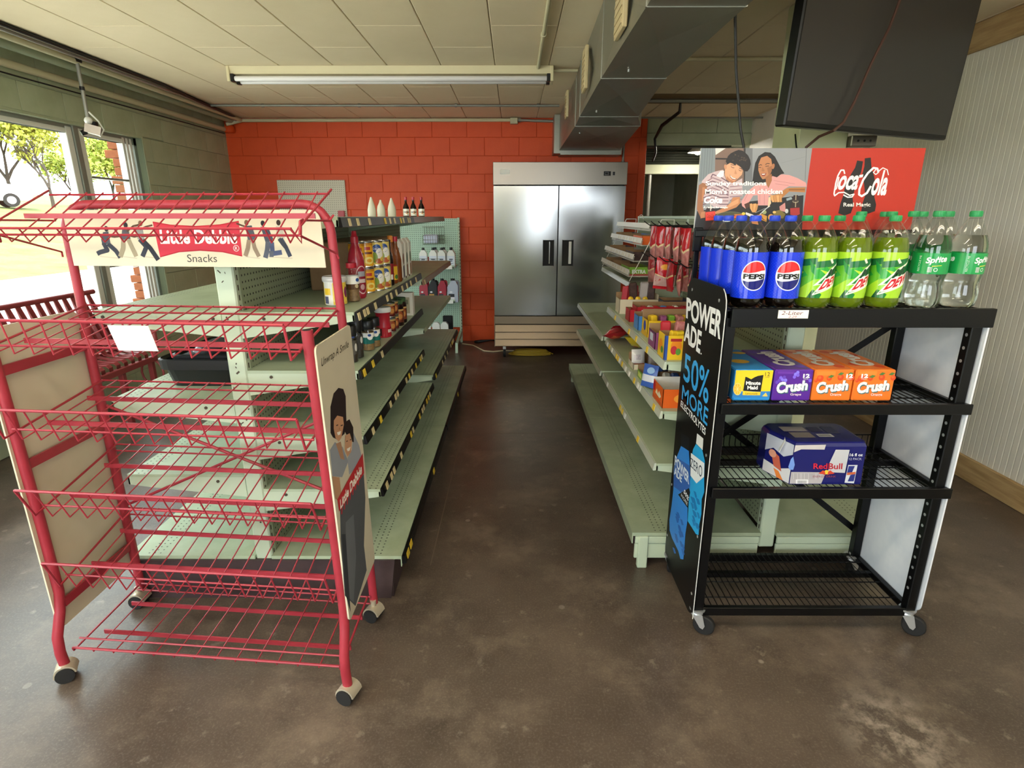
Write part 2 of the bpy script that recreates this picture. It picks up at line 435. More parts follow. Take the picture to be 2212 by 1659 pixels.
# right wall: fine ribbed white panel
mb = MB(); y = YF; prof = []
while y < YB:
    prof += [(XR, y), (XR, y+.030), (XR+.0012, y+.033), (XR+.0012, y+.037)]; y += .04
vs = [(p[0], p[1], 0) for p in prof] + [(p[0], p[1], ZC+.01) for p in prof]; n = len(prof)
mb.add(vs, [(i, i+1, n+i+1, n+i) for i in range(n-1)]); mb.bb(XR+.005, XR+.15, YF, YB, 0, ZC+.1)
wr = struct(mb.build('wall_right', 'white_panel'))
struct(MB().cb(XR-.022, XR, YF, 7.2, 0.0, .145, .004).build('baseboard_right', 'raw_wood'))
struct(MB().cb(XR-.035, XR+.0, YF, 5.2, 2.53, 2.69, .008).build('trim_1', 'raw_wood'))
# back room seen through the opening
struct(MB().bb(XL, XR+.3, 10.9, 11, 0, 2.9).build('wall_backroom', 'backroom_wall'))
struct(MB().bb(XR+.1, XR+.2, YB, 11, 0, 2.9).build('wall_backroom_right', 'backroom_wall'))
struct(MB().bb(0.7, 0.8, YB+.18, 11, 0, 2.9).build('wall_backroom_left', 'backroom_wall'))
# front wall behind the camera: glazed shop front
mat('frame_metal', '9a9c98', 0.35, metal=0.8)
mb = MB()
mb.bb(XL-.2, XR+.2, YF-.12, YF, 0, .4); mb.bb(XL-.2, XR+.2, YF-.12, YF, 2.5, ZC+.25)
mb.bb(XL-.2, -3.2, YF-.12, YF, .4, 2.5); mb.bb(-1.0, .4, YF-.12, YF, .4, 2.5); mb.bb(.4, 2.4, YF-.12, YF, .4, 1.2); mb.bb(2.4, XR+.2, YF-.12, YF, .4, 2.5)
wf = struct(mb.build('wall_front', 'green_block'))
for x0 in (-3.2, -2.12, -1.05, .4, 1.38, 2.35):
    MB().bb(x0, x0+.05, YF-.1, YF-.03, .4 if x0 < 0 else 1.2, 2.5).build('mullion', 'frame_metal', wf)
# roof, and an unseen overhang added to keep sun off the shop floor
struct(MB().bb(XL-.25, XR+.4, YF-.15, 11.1, ZC+.26, ZC+.5).build('roof', 'roofing'))
struct(MB().bb(XL-.25, XR+.4, YF-2.15, YF-.12, ZC+.2, ZC+.42).build('added_sun_canopy', 'roofing'))
# ------------------------------------------------------------ window
mat('window_frame', '8d938c', 0.4, metal=0.3)
mat('window_white', 'e4e4de', 0.4)
def glassmat(name, tint, refl=0.06):
    m = bpy.data.materials.new(name); m.use_nodes = True; nt = m.node_tree; nt.nodes.clear()
    o = nt.nodes.new('ShaderNodeOutputMaterial'); t = nt.nodes.new('ShaderNodeBsdfTransparent'); t.inputs[0].default_value = C(tint)
    g = nt.nodes.new('ShaderNodeBsdfGlossy'); g.inputs['Roughness'].default_value = 0.02; g.inputs[0].default_value = (1, 1, 1, 1)
    f = nt.nodes.new('ShaderNodeFresnel'); mx = nt.nodes.new('ShaderNodeMixShader')
    ge = nt.nodes.new('ShaderNodeNewGeometry'); mr = nt.nodes.new('ShaderNodeMapRange'); mr.inputs[3].default_value = 1.45; mr.inputs[4].default_value = 1/1.45
    nt.links.new(ge.outputs['Backfacing'], mr.inputs[0]); nt.links.new(mr.outputs[0], f.inputs[0])
    nt.links.new(f.outputs[0], mx.inputs[0]); nt.links.new(t.outputs[0], mx.inputs[1]); nt.links.new(g.outputs[0], mx.inputs[2]); nt.links.new(mx.outputs[0], o.inputs[0])
    MATS[name] = m; return m
glassmat('window_glass', 'f4f8f4')
X0 = XL-.056
mb = MB(); fx0, fx1 = X0-.05, X0
mb.bb(fx0, fx1, -1.8, 5.64, .62, .68); mb.bb(fx0, fx1, -1.8, 5.64, 2.2, 2.28); mb.bb(fx0, fx1, -1.8, -1.74, .62, 2.28); mb.bb(fx0, fx1, 5.60, 5.66, .62, 2.28)
win = struct(mb.build('window_1', 'window_frame'))
MB().cb(fx0-.02, fx1+.012, 4.843, 4.905, .62, 2.28, .006).build('mullion', 'window_frame', win)
MB().cb(fx0-.005, fx1+.004, 4.775, 4.838, .64, 2.25, .004).build('sash_stile', 'window_white', win)
MB().cb(fx0-.005, fx1+.004, 4.912, 4.965, .64, 2.25, .004).build('sash_stile', 'window_white', win)
for yy in (5.44, 5.49, 5.54): MB().cb(fx0-.005, fx1+.002, yy, yy+.032, .64, 2.25, .003).build('sash_stile', 'window_white', win)
MB().cb(fx0, fx1+.004, 4.965, 5.44, 1.875, 1.893, .003).build('glazing_bar', 'window_frame', win)
MB().cb(fx0, fx1+.004, 4.965, 5.44, 1.145, 1.163, .003).build('glazing_bar', 'window_frame', win)
MB().cb(fx0-.005, fx1+.004, -1.74, 4.775, 2.20, 2.235, .004).build('head_rail', 'window_white', win)
MB().cb(fx0-.005, fx1+.004, 4.965, 5.44, 2.20, 2.235, .004).build('head_rail', 'window_white', win)
for yy in (2.9, .9): MB().cb(fx0-.03, fx1+.02, yy, yy+.08, .62, 2.28, .008).build('mullion', 'window_frame', win)
for a, c in ((-1.74, .9), (.98, 2.9), (2.98, 4.775), (4.965, 5.44)):
    MB().bb(fx0+.022, fx0+.026, a, c, .68, 2.2).build('pane', 'window_glass', win)
MB().cb(X0-.06, XL+.03, -1.8, 5.645, .59, .622, .004).build('window_sill', 'green_block', win)
# ------------------------------------------------------------ outside
def zt(x):
    if x > -14: return -.1
    if x > -26: return -.1 + (-14-x)*.172
    return 1.964 + (-26-x)*.06
xs = [-3.62, -6, -9, -12, -14, -16, -18, -20, -22, -24, -26, -29, -34, -45, -70]
def terr(x0i, x1i, name, m, kind='structure'):
    mb = MB(); vs = []; ys = list(range(-20, 101, 6))
    for i in range(x0i, x1i+1):
        for y in ys: vs.append((xs[i], y, zt(xs[i]) + (random.uniform(-.05, .05) if i > 4 else 0)))
    n = len(ys); fs = [(i*n+k, i*n+k+1, (i+1)*n+k+1, (i+1)*n+k) for i in range(x1i-x0i) for k in range(n-1)]
    o = mb.add(vs, fs, True).build(name, m); o['kind'] = kind; return o
terr(0, 4, 'pavement', 'concrete_out')
lawn = terr(4, len(xs)-1, 'lawn', 'grass')
struct(MB().bb(-3.64, 40, -40, YF-.13, -.3, -.1).build('forecourt', 'concrete_out'))
mat('brick', '6e3a1c', 0.85, col2='8a4c26', nscale=9, bump=0.3)
pier = thing('brick_pier', 'brown brick pier with ragged edge just outside the right window sash', 'brick pier', (-3.74, 5.8, -.1))
random.seed(3); bk = [MB().cb(-l, 0, -.05, .05, 0, .072, .006).mesh('brick', 'brick') for l in (.15, .19, .125, .17)]
for k in range(32):
    link(bk[(k*7+k//3) % 4], 'brick', pier, (.055, -.02, .02+k*.078))
MB().bb(-.04, .04, -.03, .05, 0, 2.5).build('mortar_core', 'concrete_out', pier)
# trees
mat('bark', '37302a', 0.95); 
def leafmat(name, c1, c2):
    return mat(name, c1, 0.8, col2=c2, nscale=3)
leafmat('leaf_spring', '8e9434', 'b0aa48'); leafmat('leaf_green', '72862f', '989c42')
def tree(px, py, base, h, crown, leaves, lm, label, seed, bare=False):
    random.seed(seed); t = thing('tree', label, 'tree', base, group='trees across the lawn')
    mb = MB(); tips = []
    def grow(p, d, l, r, lv):
        q = p + d*l; mb.tube([p, (p+q)/2 + Vector((random.uniform(-.06, .06), random.uniform(-.06, .06), 0))*l, q], [r, r*.85, r*.65], 5 if lv > 2 else 3, caps=False)
        if lv == 0: tips.append(q); return
        for _ in range(3):
            nd = (d + Vector((random.uniform(-1, 1), random.uniform(-1, 1), random.uniform(-.3, .6)))*.8).normalized(); grow(q, nd, l*random.uniform(.62, .84), max(r*.62, .012), lv-1)
            if lv <= 2: tips.append(q)
    grow(Vector((0, 0, -.3)), Vector((0, 0, 1)), h*.26, h*.022, 5)
    mb.build('branches', 'bark', t)
    fb = MB()
    for _ in range(leaves):
        c = random.choice(tips) + Vector([random.gauss(0, crown) for _ in range(3)]); s_ = random.uniform(.08, .2)
        u = Vector([random.gauss(0, 1) for _ in range(3)]).normalized(); v = u.cross(Vector([random.gauss(0, 1) for _ in range(3)])).normalized()
        fb.add([c-u*s_, c+v*s_*.6, c+u*s_, c-v*s_*.6], [(0, 1, 2, 3)])
    o = fb.build('foliage', lm, t); o['kind'] = 'stuff'
tree(0, 0, (-31, 36.6, 2.2), 7.0, .4, 5000, 'leaf_spring', 'yellow-green leafy tree at the left edge of the window view', 5)
tree(0, 0, (-28, 35.9, 2.05), 5.6, .2, 260, 'leaf_spring', 'nearly bare branchy tree behind the parked white van', 8)
tree(0, 0, (-31, 41.8, 2.2), 5.0, .35, 1600, 'leaf_green', 'small greening tree just left of the window mullion', 12)
tree(0, 0, (-31, 46, 2.2), 6.0, .5, 4500, 'leaf_green', 'full green tree seen through the narrow right window sash', 21)
# parked van
mat('car_white', 'eceeee', 0.25, coat=0.5); mat('car_glass', '4f7472', 0.1, spec=0.8); mat('tyre', '1c1c1c', 0.85); mat('chrome', 'c8c8c8', 0.2, metal=1.0); mat('tail_red', 'a51d1d', 0.3)
van = thing('parked_van', 'white van parked on the grass beyond the left window', 'van', (-27.4, 29.75, 2.04), math.radians(48))
body = [(-2.4, .32), (2.35, .32), (2.45, .6), (2.42, 1.0), (1.35, 1.15), (.75, 1.72), (-2.2, 1.75), (-2.42, 1.1)]
MB().prism(body, 'y', -.9, .9).build('body', 'car_white', van)
for x0, x1 in ((-2.15, -1.25), (-1.15, -.2), (-.1, .72)):
    MB().prism([(x0, 1.12), (x1+.12 if x1 > .5 else x1, 1.12), (x1-.22 if x1 > .5 else x1, 1.62), (x0, 1.62)], 'y', -.92, -.895).build('side_window', 'car_glass', van)
for wx in (-1.5, 1.55):
    wh_ = MB().cyl((wx, -.93, .34), (wx, -.7, .34), .34, 18).build('wheel', 'tyre', van)
    MB().cyl((wx, -.945, .34), (wx, -.92, .34), .19, 14).build('hub_cap', 'chrome', wh_)
    MB().cyl((wx, .7, .34), (wx, .93, .34), .34, 18).build('wheel', 'tyre', van)
MB().cb(2.38, 2.47, -.85, -.55, .75, .95, .02).build('tail_lamp', 'tail_red', van)
# ============================================================ SHELVING
mat('mint', 'b3c2a6', 0.42, col2='a3b294', nscale=2.5)
mat('mint_edge', 'bccbb2', 0.4)
dotmat('mint_peg', '96a084', '1d2019', (1, 2), .0254, .0042, rough=0.6)
dotmat('mint_peg_x', 'b4cfba', '5a6a5c', (0, 2), .0254, .0048, rough=0.6)
dotmat('mint_deck_l', 'b3c2a6', '3c4036', (0, 1), .024, .0035, rough=0.42, band=(0, .44, .505), col2='a3b294')
dotmat('mint_deck_r', 'aab79c', '3c4036', (0, 1), .024, .0035, rough=0.42, band=(0, .46, .52), col2='9aa88c')
mat('strip_black', '100f0f', 0.4, spec=0.3); mat('strip_clear', 'c6ccba', 0.15, spec=0.7); mat('strip_wood', '8b6a4f', 0.4)
mat('kick_plum', '3a2c2e', 0.5, col2='4a3a3a', nscale=6)
mat('tag_cream', 'e2d2a4', 0.5, col2='d9c48c', nscale=60); mat('tag_yellow', 'e8c53a', 0.5); mat('tag_white', 'ecebe2', 0.5)
mat('scratch_dark', '4a4034', 0.8)
TAG = {k: MB().bb(-.0012, .0012, -.016, .016, -.014, .014).mesh('price_tag', k) for k in ('tag_cream', 'tag_yellow', 'tag_white')}
def shelf(root, sg, xb, xf, y0, y1, z, strip='strip_black', tags=(), deckm='mint', near=True, th=.034):
    """sg: +1 front edge toward +x, -1 toward -x. One shelf with its front strip and tags"""
    a, b_ = sorted((xb, xf)); e = .003
    sh = MB().bb(a, b_, y0+e, y1-e, z-.012, z).bb(*sorted((xf-sg*.006, xf)), y0+e, y1-e, z-th, z-.012).build('shelf', deckm, root, world=True)
    for yy in (y0+e, y1-e-.003):      # end brackets
        MB().prism([(xb, z-.012), (xf, z-.012), (xf, z-th), (xb+(xf-xb)*.82, z-th-.012), (xb, z-.10)], 'y', yy, yy+.003).build('bracket', 'mint_edge', sh, world=True)
    if strip:
        t = sg*.014
        MB().prism([(xf, z-.002), (xf+t*.55, z-.002), (xf+t, z-.036), (xf+t*.6, z-.038), (xf, z-.036)], 'y', y0+.012, y1-.012).build('price_strip', strip, sh, world=True)
        rl = wloc(sh)
        for ty, tk in tags:
            link(TAG[tk], 'price_tag', sh, (xf+t*.79+sg*.0018-rl.x, ty-rl.y, z-.020-rl.z), (0, -sg*.183, 0))
    return sh
def rnd_tags(y0, y1, n, seed, kinds=('tag_cream', 'tag_cream', 'tag_cream', 'tag_yellow')):
    random.seed(seed); ys = []
    while len(ys) < n:
        y = random.uniform(y0, y1)
        if all(abs(y-q) > .04 for q in ys): ys.append(y)
    return [(y, random.choice(kinds)) for y in sorted(ys)]
def upright(root, xc, y, z0, z1, w=.07, d=.045):
    u = MB().cb(xc-w/2, xc+w/2, y, y+d, z0, z1, .006).build('upright', 'mint_edge', root, world=True)
    mb = MB(); z = z0+.05
    while z < z1-.04: mb.bb(xc+w/2-.002, xc+w/2+.0012, y+.018, y+.024, z, z+.02); mb.bb(xc-w/2-.0012, xc-w/2+.002, y+.018, y+.024, z, z+.02); z += .037
    mb.build('slots', 'scratch_dark', u, world=True)
    return u
# ---------------------------------------------------------------- left island
Y0, Y1, Y2 = 2.08, 3.63, 5.25; XC = -1.055
GL = thing('gondola_shelving', 'long mint-green double-sided shelving left of the aisle behind the red wire rack', 'shelving', (XC, Y0, 0))
for y in (Y0, Y1-.02, Y2-.045): upright(GL, XC, y, .0, 1.53)
for a, b_ in ((Y0+.045, Y1-.02), (Y1+.025, Y2-.045)):
    MB().bb(XC+.028, XC+.034, a, b_, .2, 1.53).build('back_panel', 'mint_peg', GL, world=True)
    MB().bb(XC-.034, XC-.028, a, b_, .2, 1.53).build('back_panel', 'mint_peg', GL, world=True)
for sg, xf in ((1, -.472), (-1, -1.632)):
    for a, b_ in ((Y0-.01, Y1), (Y1, Y2)):
        d = MB().bb(*sorted((XC+sg*.035, xf)), a+.002, b_-.002, .185, .2).bb(*sorted((xf-sg*.004, xf)), a+.002, b_-.002, .15, .185).build('base_deck', 'mint_deck_l', GL, world=True)
        if sg > 0: MB().prism([(xf, .195), (xf+.014, .195), (xf+.018, .16), (xf, .158)], 'y', a+.01, b_-.01).build('price_strip', 'strip_black', d, world=True)
        if sg > 0:
            for ty in ((2.13, 2.20, 2.95) if a < 3 else (4.4,)):
                o = wloc(d); link(TAG['tag_yellow'], 'price_tag', d, (xf+.0175-o.x, ty-o.y, .178-o.z), (0, -.15, 0), (1, 1.4, 1))
MB().prism([(-1.60, .185), (-.50, .185), (-.525, .0), (-1.58, .0)], 'y', Y0-.018, Y0-.003).build('kick_plate', 'kick_plum', GL, world=True)
MB().bb(-.53, -.515, Y0-.005, Y2, 0, .185).build('kick_plate', 'kick_plum', GL, world=True)
MB().bb(-1.60, -1.585, Y0-.005, Y2, 0, .185).build('kick_plate', 'kick_plum', GL, world=True)
MB().cb(-.62, -.58, Y2-.03, Y2+.01, 0, .185, .004).build('base_foot', 'mint_edge', GL, world=True)
xb = XC+.035
shelf(GL, 1, xb, -.545, Y0, Y1, .505, 'strip_black', rnd_tags(2.12, 3.5, 12, 1), 'mint_deck_l')
shelf(GL, 1, xb, -.597, Y0, Y1, .735, 'strip_black', rnd_tags(2.12, 3.5, 11, 2), 'mint_deck_l')
shelf(GL, 1, xb, -.596, Y0, Y1, 1.005, 'strip_black', [(2.13, 'tag_yellow'), (2.27, 'tag_yellow'), (2.44, 'tag_cream')])
shelf(GL, 1, xb, -.594, Y0, Y1, 1.23, 'strip_black', [(2.11, 'tag_cream'), (2.19, 'tag_cream'), (2.24, 'tag_cream'), (2.37, 'tag_cream'), (2.60, 'tag_cream'), (2.69, 'tag_cream'), (2.81, 'tag_cream'), (2.97, 'tag_cream'), (3.1, 'tag_cream'), (3.22, 'tag_cream'), (3.4, 'tag_cream')])
shelf(GL, 1, XC-.08, -.625, Y0, Y1, 1.570, 'strip_black', rnd_tags(2.15, 3.55, 10, 5))
shelf(GL, 1, xb, -.54, Y1, Y2, .554, 'strip_black', rnd_tags(3.7, 5.1, 9, 6), 'mint_deck_l')
shelf(GL, 1, xb, -.585, Y1, Y2, .87, None)
shelf(GL, 1, xb, -.585, Y1, Y2, 1.186, 'strip_wood', [(3.68, 'tag_cream')])
shelf(GL, 1, XC-.08, -.63, Y1, Y2, 1.570, 'strip_wood', [])
xb = XC-.035
for y0, y1 in ((Y0, Y1), (Y1, Y2)):
    for z in (.57, .89, 1.235): shelf(GL, -1, xb, -1.565, y0, y1, z, None, (), 'mint_deck_l', th=.045)
# screws on the near bracket ends
mb = MB()
for x, z in ((-1.12, 1.205), (-1.53, 1.212), (-.93, 1.205), (-.93, .98), (-.93, .71), (-.93, .48), (-1.2, .855), (-1.2, .54)): mb.cyl((x, Y0+.004, z), (x, Y0-.001, z), .006, 8)
mb.build('screws', 'scratch_dark', GL, world=True)
# worn paint marks on the near upright
random.seed(4); mb = MB()
for _ in range(22):
    x = XC+random.uniform(-.03, .03); z = random.choice([random.uniform(.9, 1.45), random.uniform(.25, .9)]); l = random.uniform(.004, .016)
    mb.box((x, Y0-.0003, z), (random.uniform(.002, .008), .001, l), Matrix.Rotation(random.uniform(-1, 1), 3, 'Y'))
mb.build('paint_chips', 'scratch_dark', GL, world=True)
# ---------------------------------------------------------------- right island
R0, R1, R2 = 2.3, 3.84, 5.4; XD = 1.17
GR = thing('gondola_shelving', 'mint-green candy shelving right of the aisle behind the black rack', 'shelving', (XD, R0, 0))
for y in (R0, R1-.02, R2-.045): upright(GR, XD, y, .1, 1.56)
for a, b_ in ((R0+.045, R1-.02), (R1+.025, R2-.045)):
    MB().bb(XD-.034, XD-.028, a, b_, .2, 1.56).build('back_panel', 'mint_peg', GR, world=True)
    MB().bb(XD+.028, XD+.034, a, b_, .2, 1.56).build('back_panel', 'mint_peg', GR, world=True)
    MB().cb(XD-.04, XD+.04, a-.02, b_+.02, 1.555, 1.575, .003).build('top_cap', 'mint_edge', GR, world=True)
for a, b_ in ((R0-.01, R1), (R1, R2)):
    MB().bb(.545, XD-.035, a+.002, b_-.002, .163, .18).bb(.545, .55, a+.002, b_-.002, .125, .163).build('base_deck', 'mint_deck_r', GR, world=True)
    MB().bb(.60, .615, a, b_, 0, .163).build('kick_plate', 'kick_plum', GR, world=True)
MB().bb(XD+.035, 1.795, R0-.01, 3.2, .163, .18).bb(1.79, 1.795, R0-.01, 3.2, .125, .163).build('base_deck', 'mint_deck_r', GR, world=True)
for x0, x1 in ((.56, XD-.04), (XD+.04, 1.78)):
    MB().cb(x0, x1, R0-.012, R0+.0, .125, .16, .003).build('base_rail', 'mint_edge', GR, world=True)
    MB().cb(x0, x1, R0-.006, R0+.006, .045, .12, .003).build('base_rail', 'mint_edge', GR, world=True)
for x0 in (.575, 1.74):
    MB().cb(x0, x0+.045, R0-.02, R0+.012, 0, .165, .004).build('base_foot', 'mint_edge', GR, world=True)
MB().cb(.57, .61, R2-.04, R2, 0, .165, .004).build('base_foot', 'mint_edge', GR, world=True)
xb = XD-.035; WT = ('tag_white', 'tag_white', 'tag_yellow')
shelf(GR, -1, xb, .635, R0, R1, .52, 'strip_clear', rnd_tags(2.4, 3.7, 5, 11, WT))
shelf(GR, -1, xb, .645, R0, R1, .765, 'strip_clear', [(2.42, 'tag_yellow')] + rnd_tags(2.7, 3.75, 12, 12, WT))
shelf(GR, -1, xb, .645, R0, R1, .985, 'strip_clear', [(2.62, 'tag_yellow'), (2.87, 'tag_yellow'), (3.06, 'tag_yellow'), (3.5, 'tag_yellow')])
shelf(GR, -1, xb, .62, R1, R2, .527, 'strip_clear', [])
shelf(GR, -1, xb, .62, R1, R2, .78, 'strip_clear', [])
shelf(GR, -1, xb, .835, R1, R2, 1.12, 'strip_clear', [])
# ---------------------------------------------------------------- wall unit with motor oil on the back wall
WU = thing('wall_shelving', 'pale green pegboard shelving against the orange wall holding motor oil', 'shelving', (-1.6, 7.2, 0))
for x in (-.665, -1.88): MB().cb(x-.03, x, 7.2, 7.25, 0, 1.56, .004).build('upright', 'mint_edge', WU, world=True)
mb = MB(); z = .12
while z < 1.5: mb.bb(-.676, -.669, 7.197, 7.201, z, z+.022); z += .04
mb.build('slots', 'scratch_dark', WU, world=True)
MB().bb(-1.88, -.695, 7.215, 7.225, .2, 1.55).build('back_panel', 'mint_peg_x', WU, world=True)
for z in (1.025, .624):
    s_ = MB().bb(-1.85, -.70, 6.72, 7.21, z-.035, z-.023).bb(-1.85, -.70, 6.72, 6.726, z-.035, z).build('shelf', 'mint_edge', WU, world=True)
    MB().bb(-1.5, -.72, 6.712, 6.719, z-.045, z-.005).build('price_strip', 'tag_white', s_, world=True)
    for tx in (-.80, -1.0): MB().bb(tx-.03, tx+.03, 6.709, 6.712, z-.03, z-.01).build('price_tag', 'tag_yellow', s_, world=True)
mat('wire_grey', '9b9d8f', 0.4, metal=0.6)
mb = MB()
for z in (1.01, 1.055, 1.10): mb.tube([(-1.85, 6.705, z), (-.84, 6.705, z)], .002, 4)
for k in range(40): x = -1.85+k*.026; mb.tube([(x, 6.705, 1.01), (x, 6.705, 1.10)], .0015, 4)
mb.build('wire_fence', 'wire_grey', WU, world=True)
MB().prism([(7.2, .16), (6.62, .12), (6.60, .0), (6.63, .0), (6.66, .085), (7.2, .10)], 'x', -.70, -.67).build('base_leg', 'mint_edge', WU, world=True)
MB().bb(-1.85, -.72, 6.62, 7.2, .14, .16).build('base_deck', 'mint', WU, world=True)
# ============================================================ RED WIRE SNACK RACK
mat('red_paint', 'a8323f', 0.42, col2='9c2c39', nscale=8)
mat('cream_board', 'd2c9b2', 0.6, col2='c8bea4', nscale=2)
mat('caster_beige', 'c9bfa9', 0.35, metal=0.4); mat('rubber', '1d1c1c', 0.7); mat('paper_white', 'eeede6', 0.6)
RR = thing('wire_snack_rack', 'red tubular wire snack rack on casters in the left foreground', 'display rack', (-1.07, 1.80, 0))
def Q(u, v, z):
    if u > 0: u *= (1-.045*z)
    return (-1.07+.996*u, 1.63-.087*u+v, z)
def rt(pts, r, n=8, name='wire', closed=False, par=RR):
    return MB().tube([Q(*p) for p in pts], r, n, closed).build(name, 'red_paint', par, world=True)
for s_, top in ((-1, 1.235), (1, 1.262)):
    p = rt([(s_*.515, -.05, .055), (s_*.515, -.055, .11), (s_*.515, -.05, .17), (s_*.515, -.015, .25), (s_*.515, 0, .32), (s_*.515, 0, .6), (s_*.515, -.012, top)], .0165, 12, 'front_post')
    MB().cyl(Q(s_*.515, -.012, top-.01), Q(s_*.515, -.012, top+.0008), .0125, 10).build('tube_bore', 'rubber', p, world=True)
    rt([(s_*.505, .365, .06), (s_*.505, .365, .62), (s_*.505, .365, 1.18)], .0165, 12, 'rear_post')
# upper hoop slides into the rear posts
hp = [(-.500, .365, 1.16), (-.495, .365, 1.50)] + [(-.40+.095*math.cos(a), 0.365, 1.515+.095*math.sin(a)) for a in [PI-PI/2*i/6 for i in range(7)]]
hp += [(-p[0]+.0, p[1], p[2]) for p in hp[::-1]]
rt(hp, .015, 12, 'hoop')
def deck(vt, zt, vf, zf, vr, zr, lip=True, n=17, ul=.487):
    d = rt([(-ul, vt, zt), (ul, vt, zt)], .0045, 6, 'wire_shelf')          # front top rail
    mb = MB()
    for s_ in (-1, 1): mb.tube([Q(s_*ul, vt, zt), Q(s_*ul, vf, zf), Q(s_*ul, vr, zr)], .0042, 6)
    for v, z in ((vr, zr), (vr-.012, zr-.022), (vf+.045, zf+.012)): mb.tube([Q(-ul-.012, v, z), Q(ul+.012, v, z)], .0036, 5)
    mb.build('border_wire', 'red_paint', d, world=True)
    for i in range(1, n-1):
        u = -ul + 2*ul*i/(n-1)
        MB().tube([Q(u, vt, zt), Q(u, vf, zf), Q(u, vr, zr+.002)], .0026, 5).build('deck_wire', 'red_paint', d, world=True)
    for f in (.30, .72):
        v = vf+(vr-vf)*f; z = zf+(zr-zf)*f-.006
        MB().add([Q(a, v+b_, z+c) for a in (-ul+.03, ul+.005) for b_ in (-.003, .003) for c in (-.016, 0)], [(0,1,3,2),(4,6,7,5),(0,4,5,1),(2,3,7,6),(0,2,6,4),(1,5,7,3)]).build('flat_bar', 'red_paint', d, world=True)
    return d
d2 = deck(-.107, 1.293, -.086, 1.193, .375, 1.262)
deck(-.106, 1.026, -.071, .921, .375, .977)
deck(-.085, .752, -.038, .639, .375, .717)
deck(-.060, .474, -.017, .357, .375, .439)
deck(-.030, .112, -.028, .100, .345, .104, n=14)
# sloping top basket
BV = .075
d = rt([(-.50, BV, 1.537), (.47, BV, 1.537)], .0042, 6, 'top_basket')
mb = MB()
mb.tube([Q(-.505, BV+.015, 1.518), Q(.49, BV+.015, 1.518)], .0036, 5); mb.tube([Q(-.535, .372, 1.642), Q(.50, .372, 1.642)], .0036, 5)
for s_, a in ((-1, .51), (1, .497)): mb.tube([Q(s_*(a-.03), BV, 1.537), Q(s_*(a-.01), BV+.025, 1.497), Q(s_*a, BV+.01, 1.545), Q(s_*(a+(.03 if s_ < 0 else .01)), .378, 1.656)], .004, 6)
mb.build('border_wire', 'red_paint', d, world=True)
for i in range(16):
    u = -.465 + i*.0610
    MB().tube([Q(u-.004, BV, 1.537), Q(u, BV+.027, 1.497), Q(u+.005, .378, 1.649)], .0026, 5).build('deck_wire', 'red_paint', d, world=True)
MB().add([Q(a, .21+b_, 1.580+c) for a in (-.50, .50) for b_ in (-.003, .003) for c in (-.016, 0)], [(0,1,3,2),(4,6,7,5),(0,4,5,1),(2,3,7,6),(0,2,6,4),(1,5,7,3)]).build('flat_bar', 'red_paint', d, world=True)
for s_ in (-1, 1):
    MB().tube([Q(s_*.49, BV+.01, 1.522), Q(s_*.492, BV+.02, 1.557), Q(s_*.492, BV+.035, 1.560), Q(s_*.503, .335, 1.557), Q(s_*.515, .35, 1.575)], .0036, 6).build('support_wire', 'red_paint', d, world=True)
    MB().tube([Q(s_*.49, BV+.01, 1.518), Q(s_*.513, .345, 1.452), Q(s_*.517, .35, 1.435)], .0036, 6).build('support_wire', 'red_paint', d, world=True)
# rear X brace and side slats
rt([(-.5, .372, .88), (.5, .372, .50)], .006, 6, 'cross_brace'); rt([(-.5, .378, .45), (.5, .378, .90)], .006, 6, 'cross_brace')
for s_ in (-1, 1):
    for z0 in (1.115, .80, .275):
        MB().add([Q(s_*(.505+a), v, z0+c) for a in (-.004, .004) for v in (0, .38) for c in (-.016, .016)], [(0,1,3,2),(4,6,7,5),(0,4,5,1),(2,3,7,6),(0,2,6,4),(1,5,7,3)]).build('side_slat', 'red_paint', RR, world=True)
# boards
def board(u, v0, v1, z0, z1, r=.035):
    po = rrect(v0, z0, v1, z1, r, 4); n = len(po)
    return MB().add([Q(u, p[0], p[1]) for p in po] + [Q(u+.006, p[0], p[1]) for p in po], [tuple(range(n)), tuple(range(n, 2*n))] + [(i, (i+1)%n, n+(i+1)%n, n+i) for i in range(n)])
board(-.528, -.03, .37, .18, 1.245).build('side_panel', 'cream_board', RR, world=True, label='plain cream board closing the rack side')
sp = board(.532, -.02, .335, .285, 1.215, .02).build('side_panel', 'cream_board', RR, world=True, label='cream board printed with a woman hugging a girl')
po = [(-.475, 1.405), (.468, 1.405)] + [(.433+.035*math.cos(t), 1.557+.035*math.sin(t)) for t in [PI/2*i/5 for i in range(6)]] + [(-.475, 1.592)]
n = len(po)
hs = MB().add([Q(p[0], .342, p[1]) for p in po] + [Q(p[0], .347, p[1]) for p in po], [tuple(range(n)), tuple(range(n, 2*n))] + [(i, (i+1)%n, n+(i+1)%n, n+i) for i in range(n)]).build('header_sign', 'cream_board', RR, world=True, label='cream header sign with snack lettering and pulling figures')
pr = Print(.912, .187, [(40, 45), (2105, 45), (2118, 475), (85, 462)])
RED = 'c23a4a'
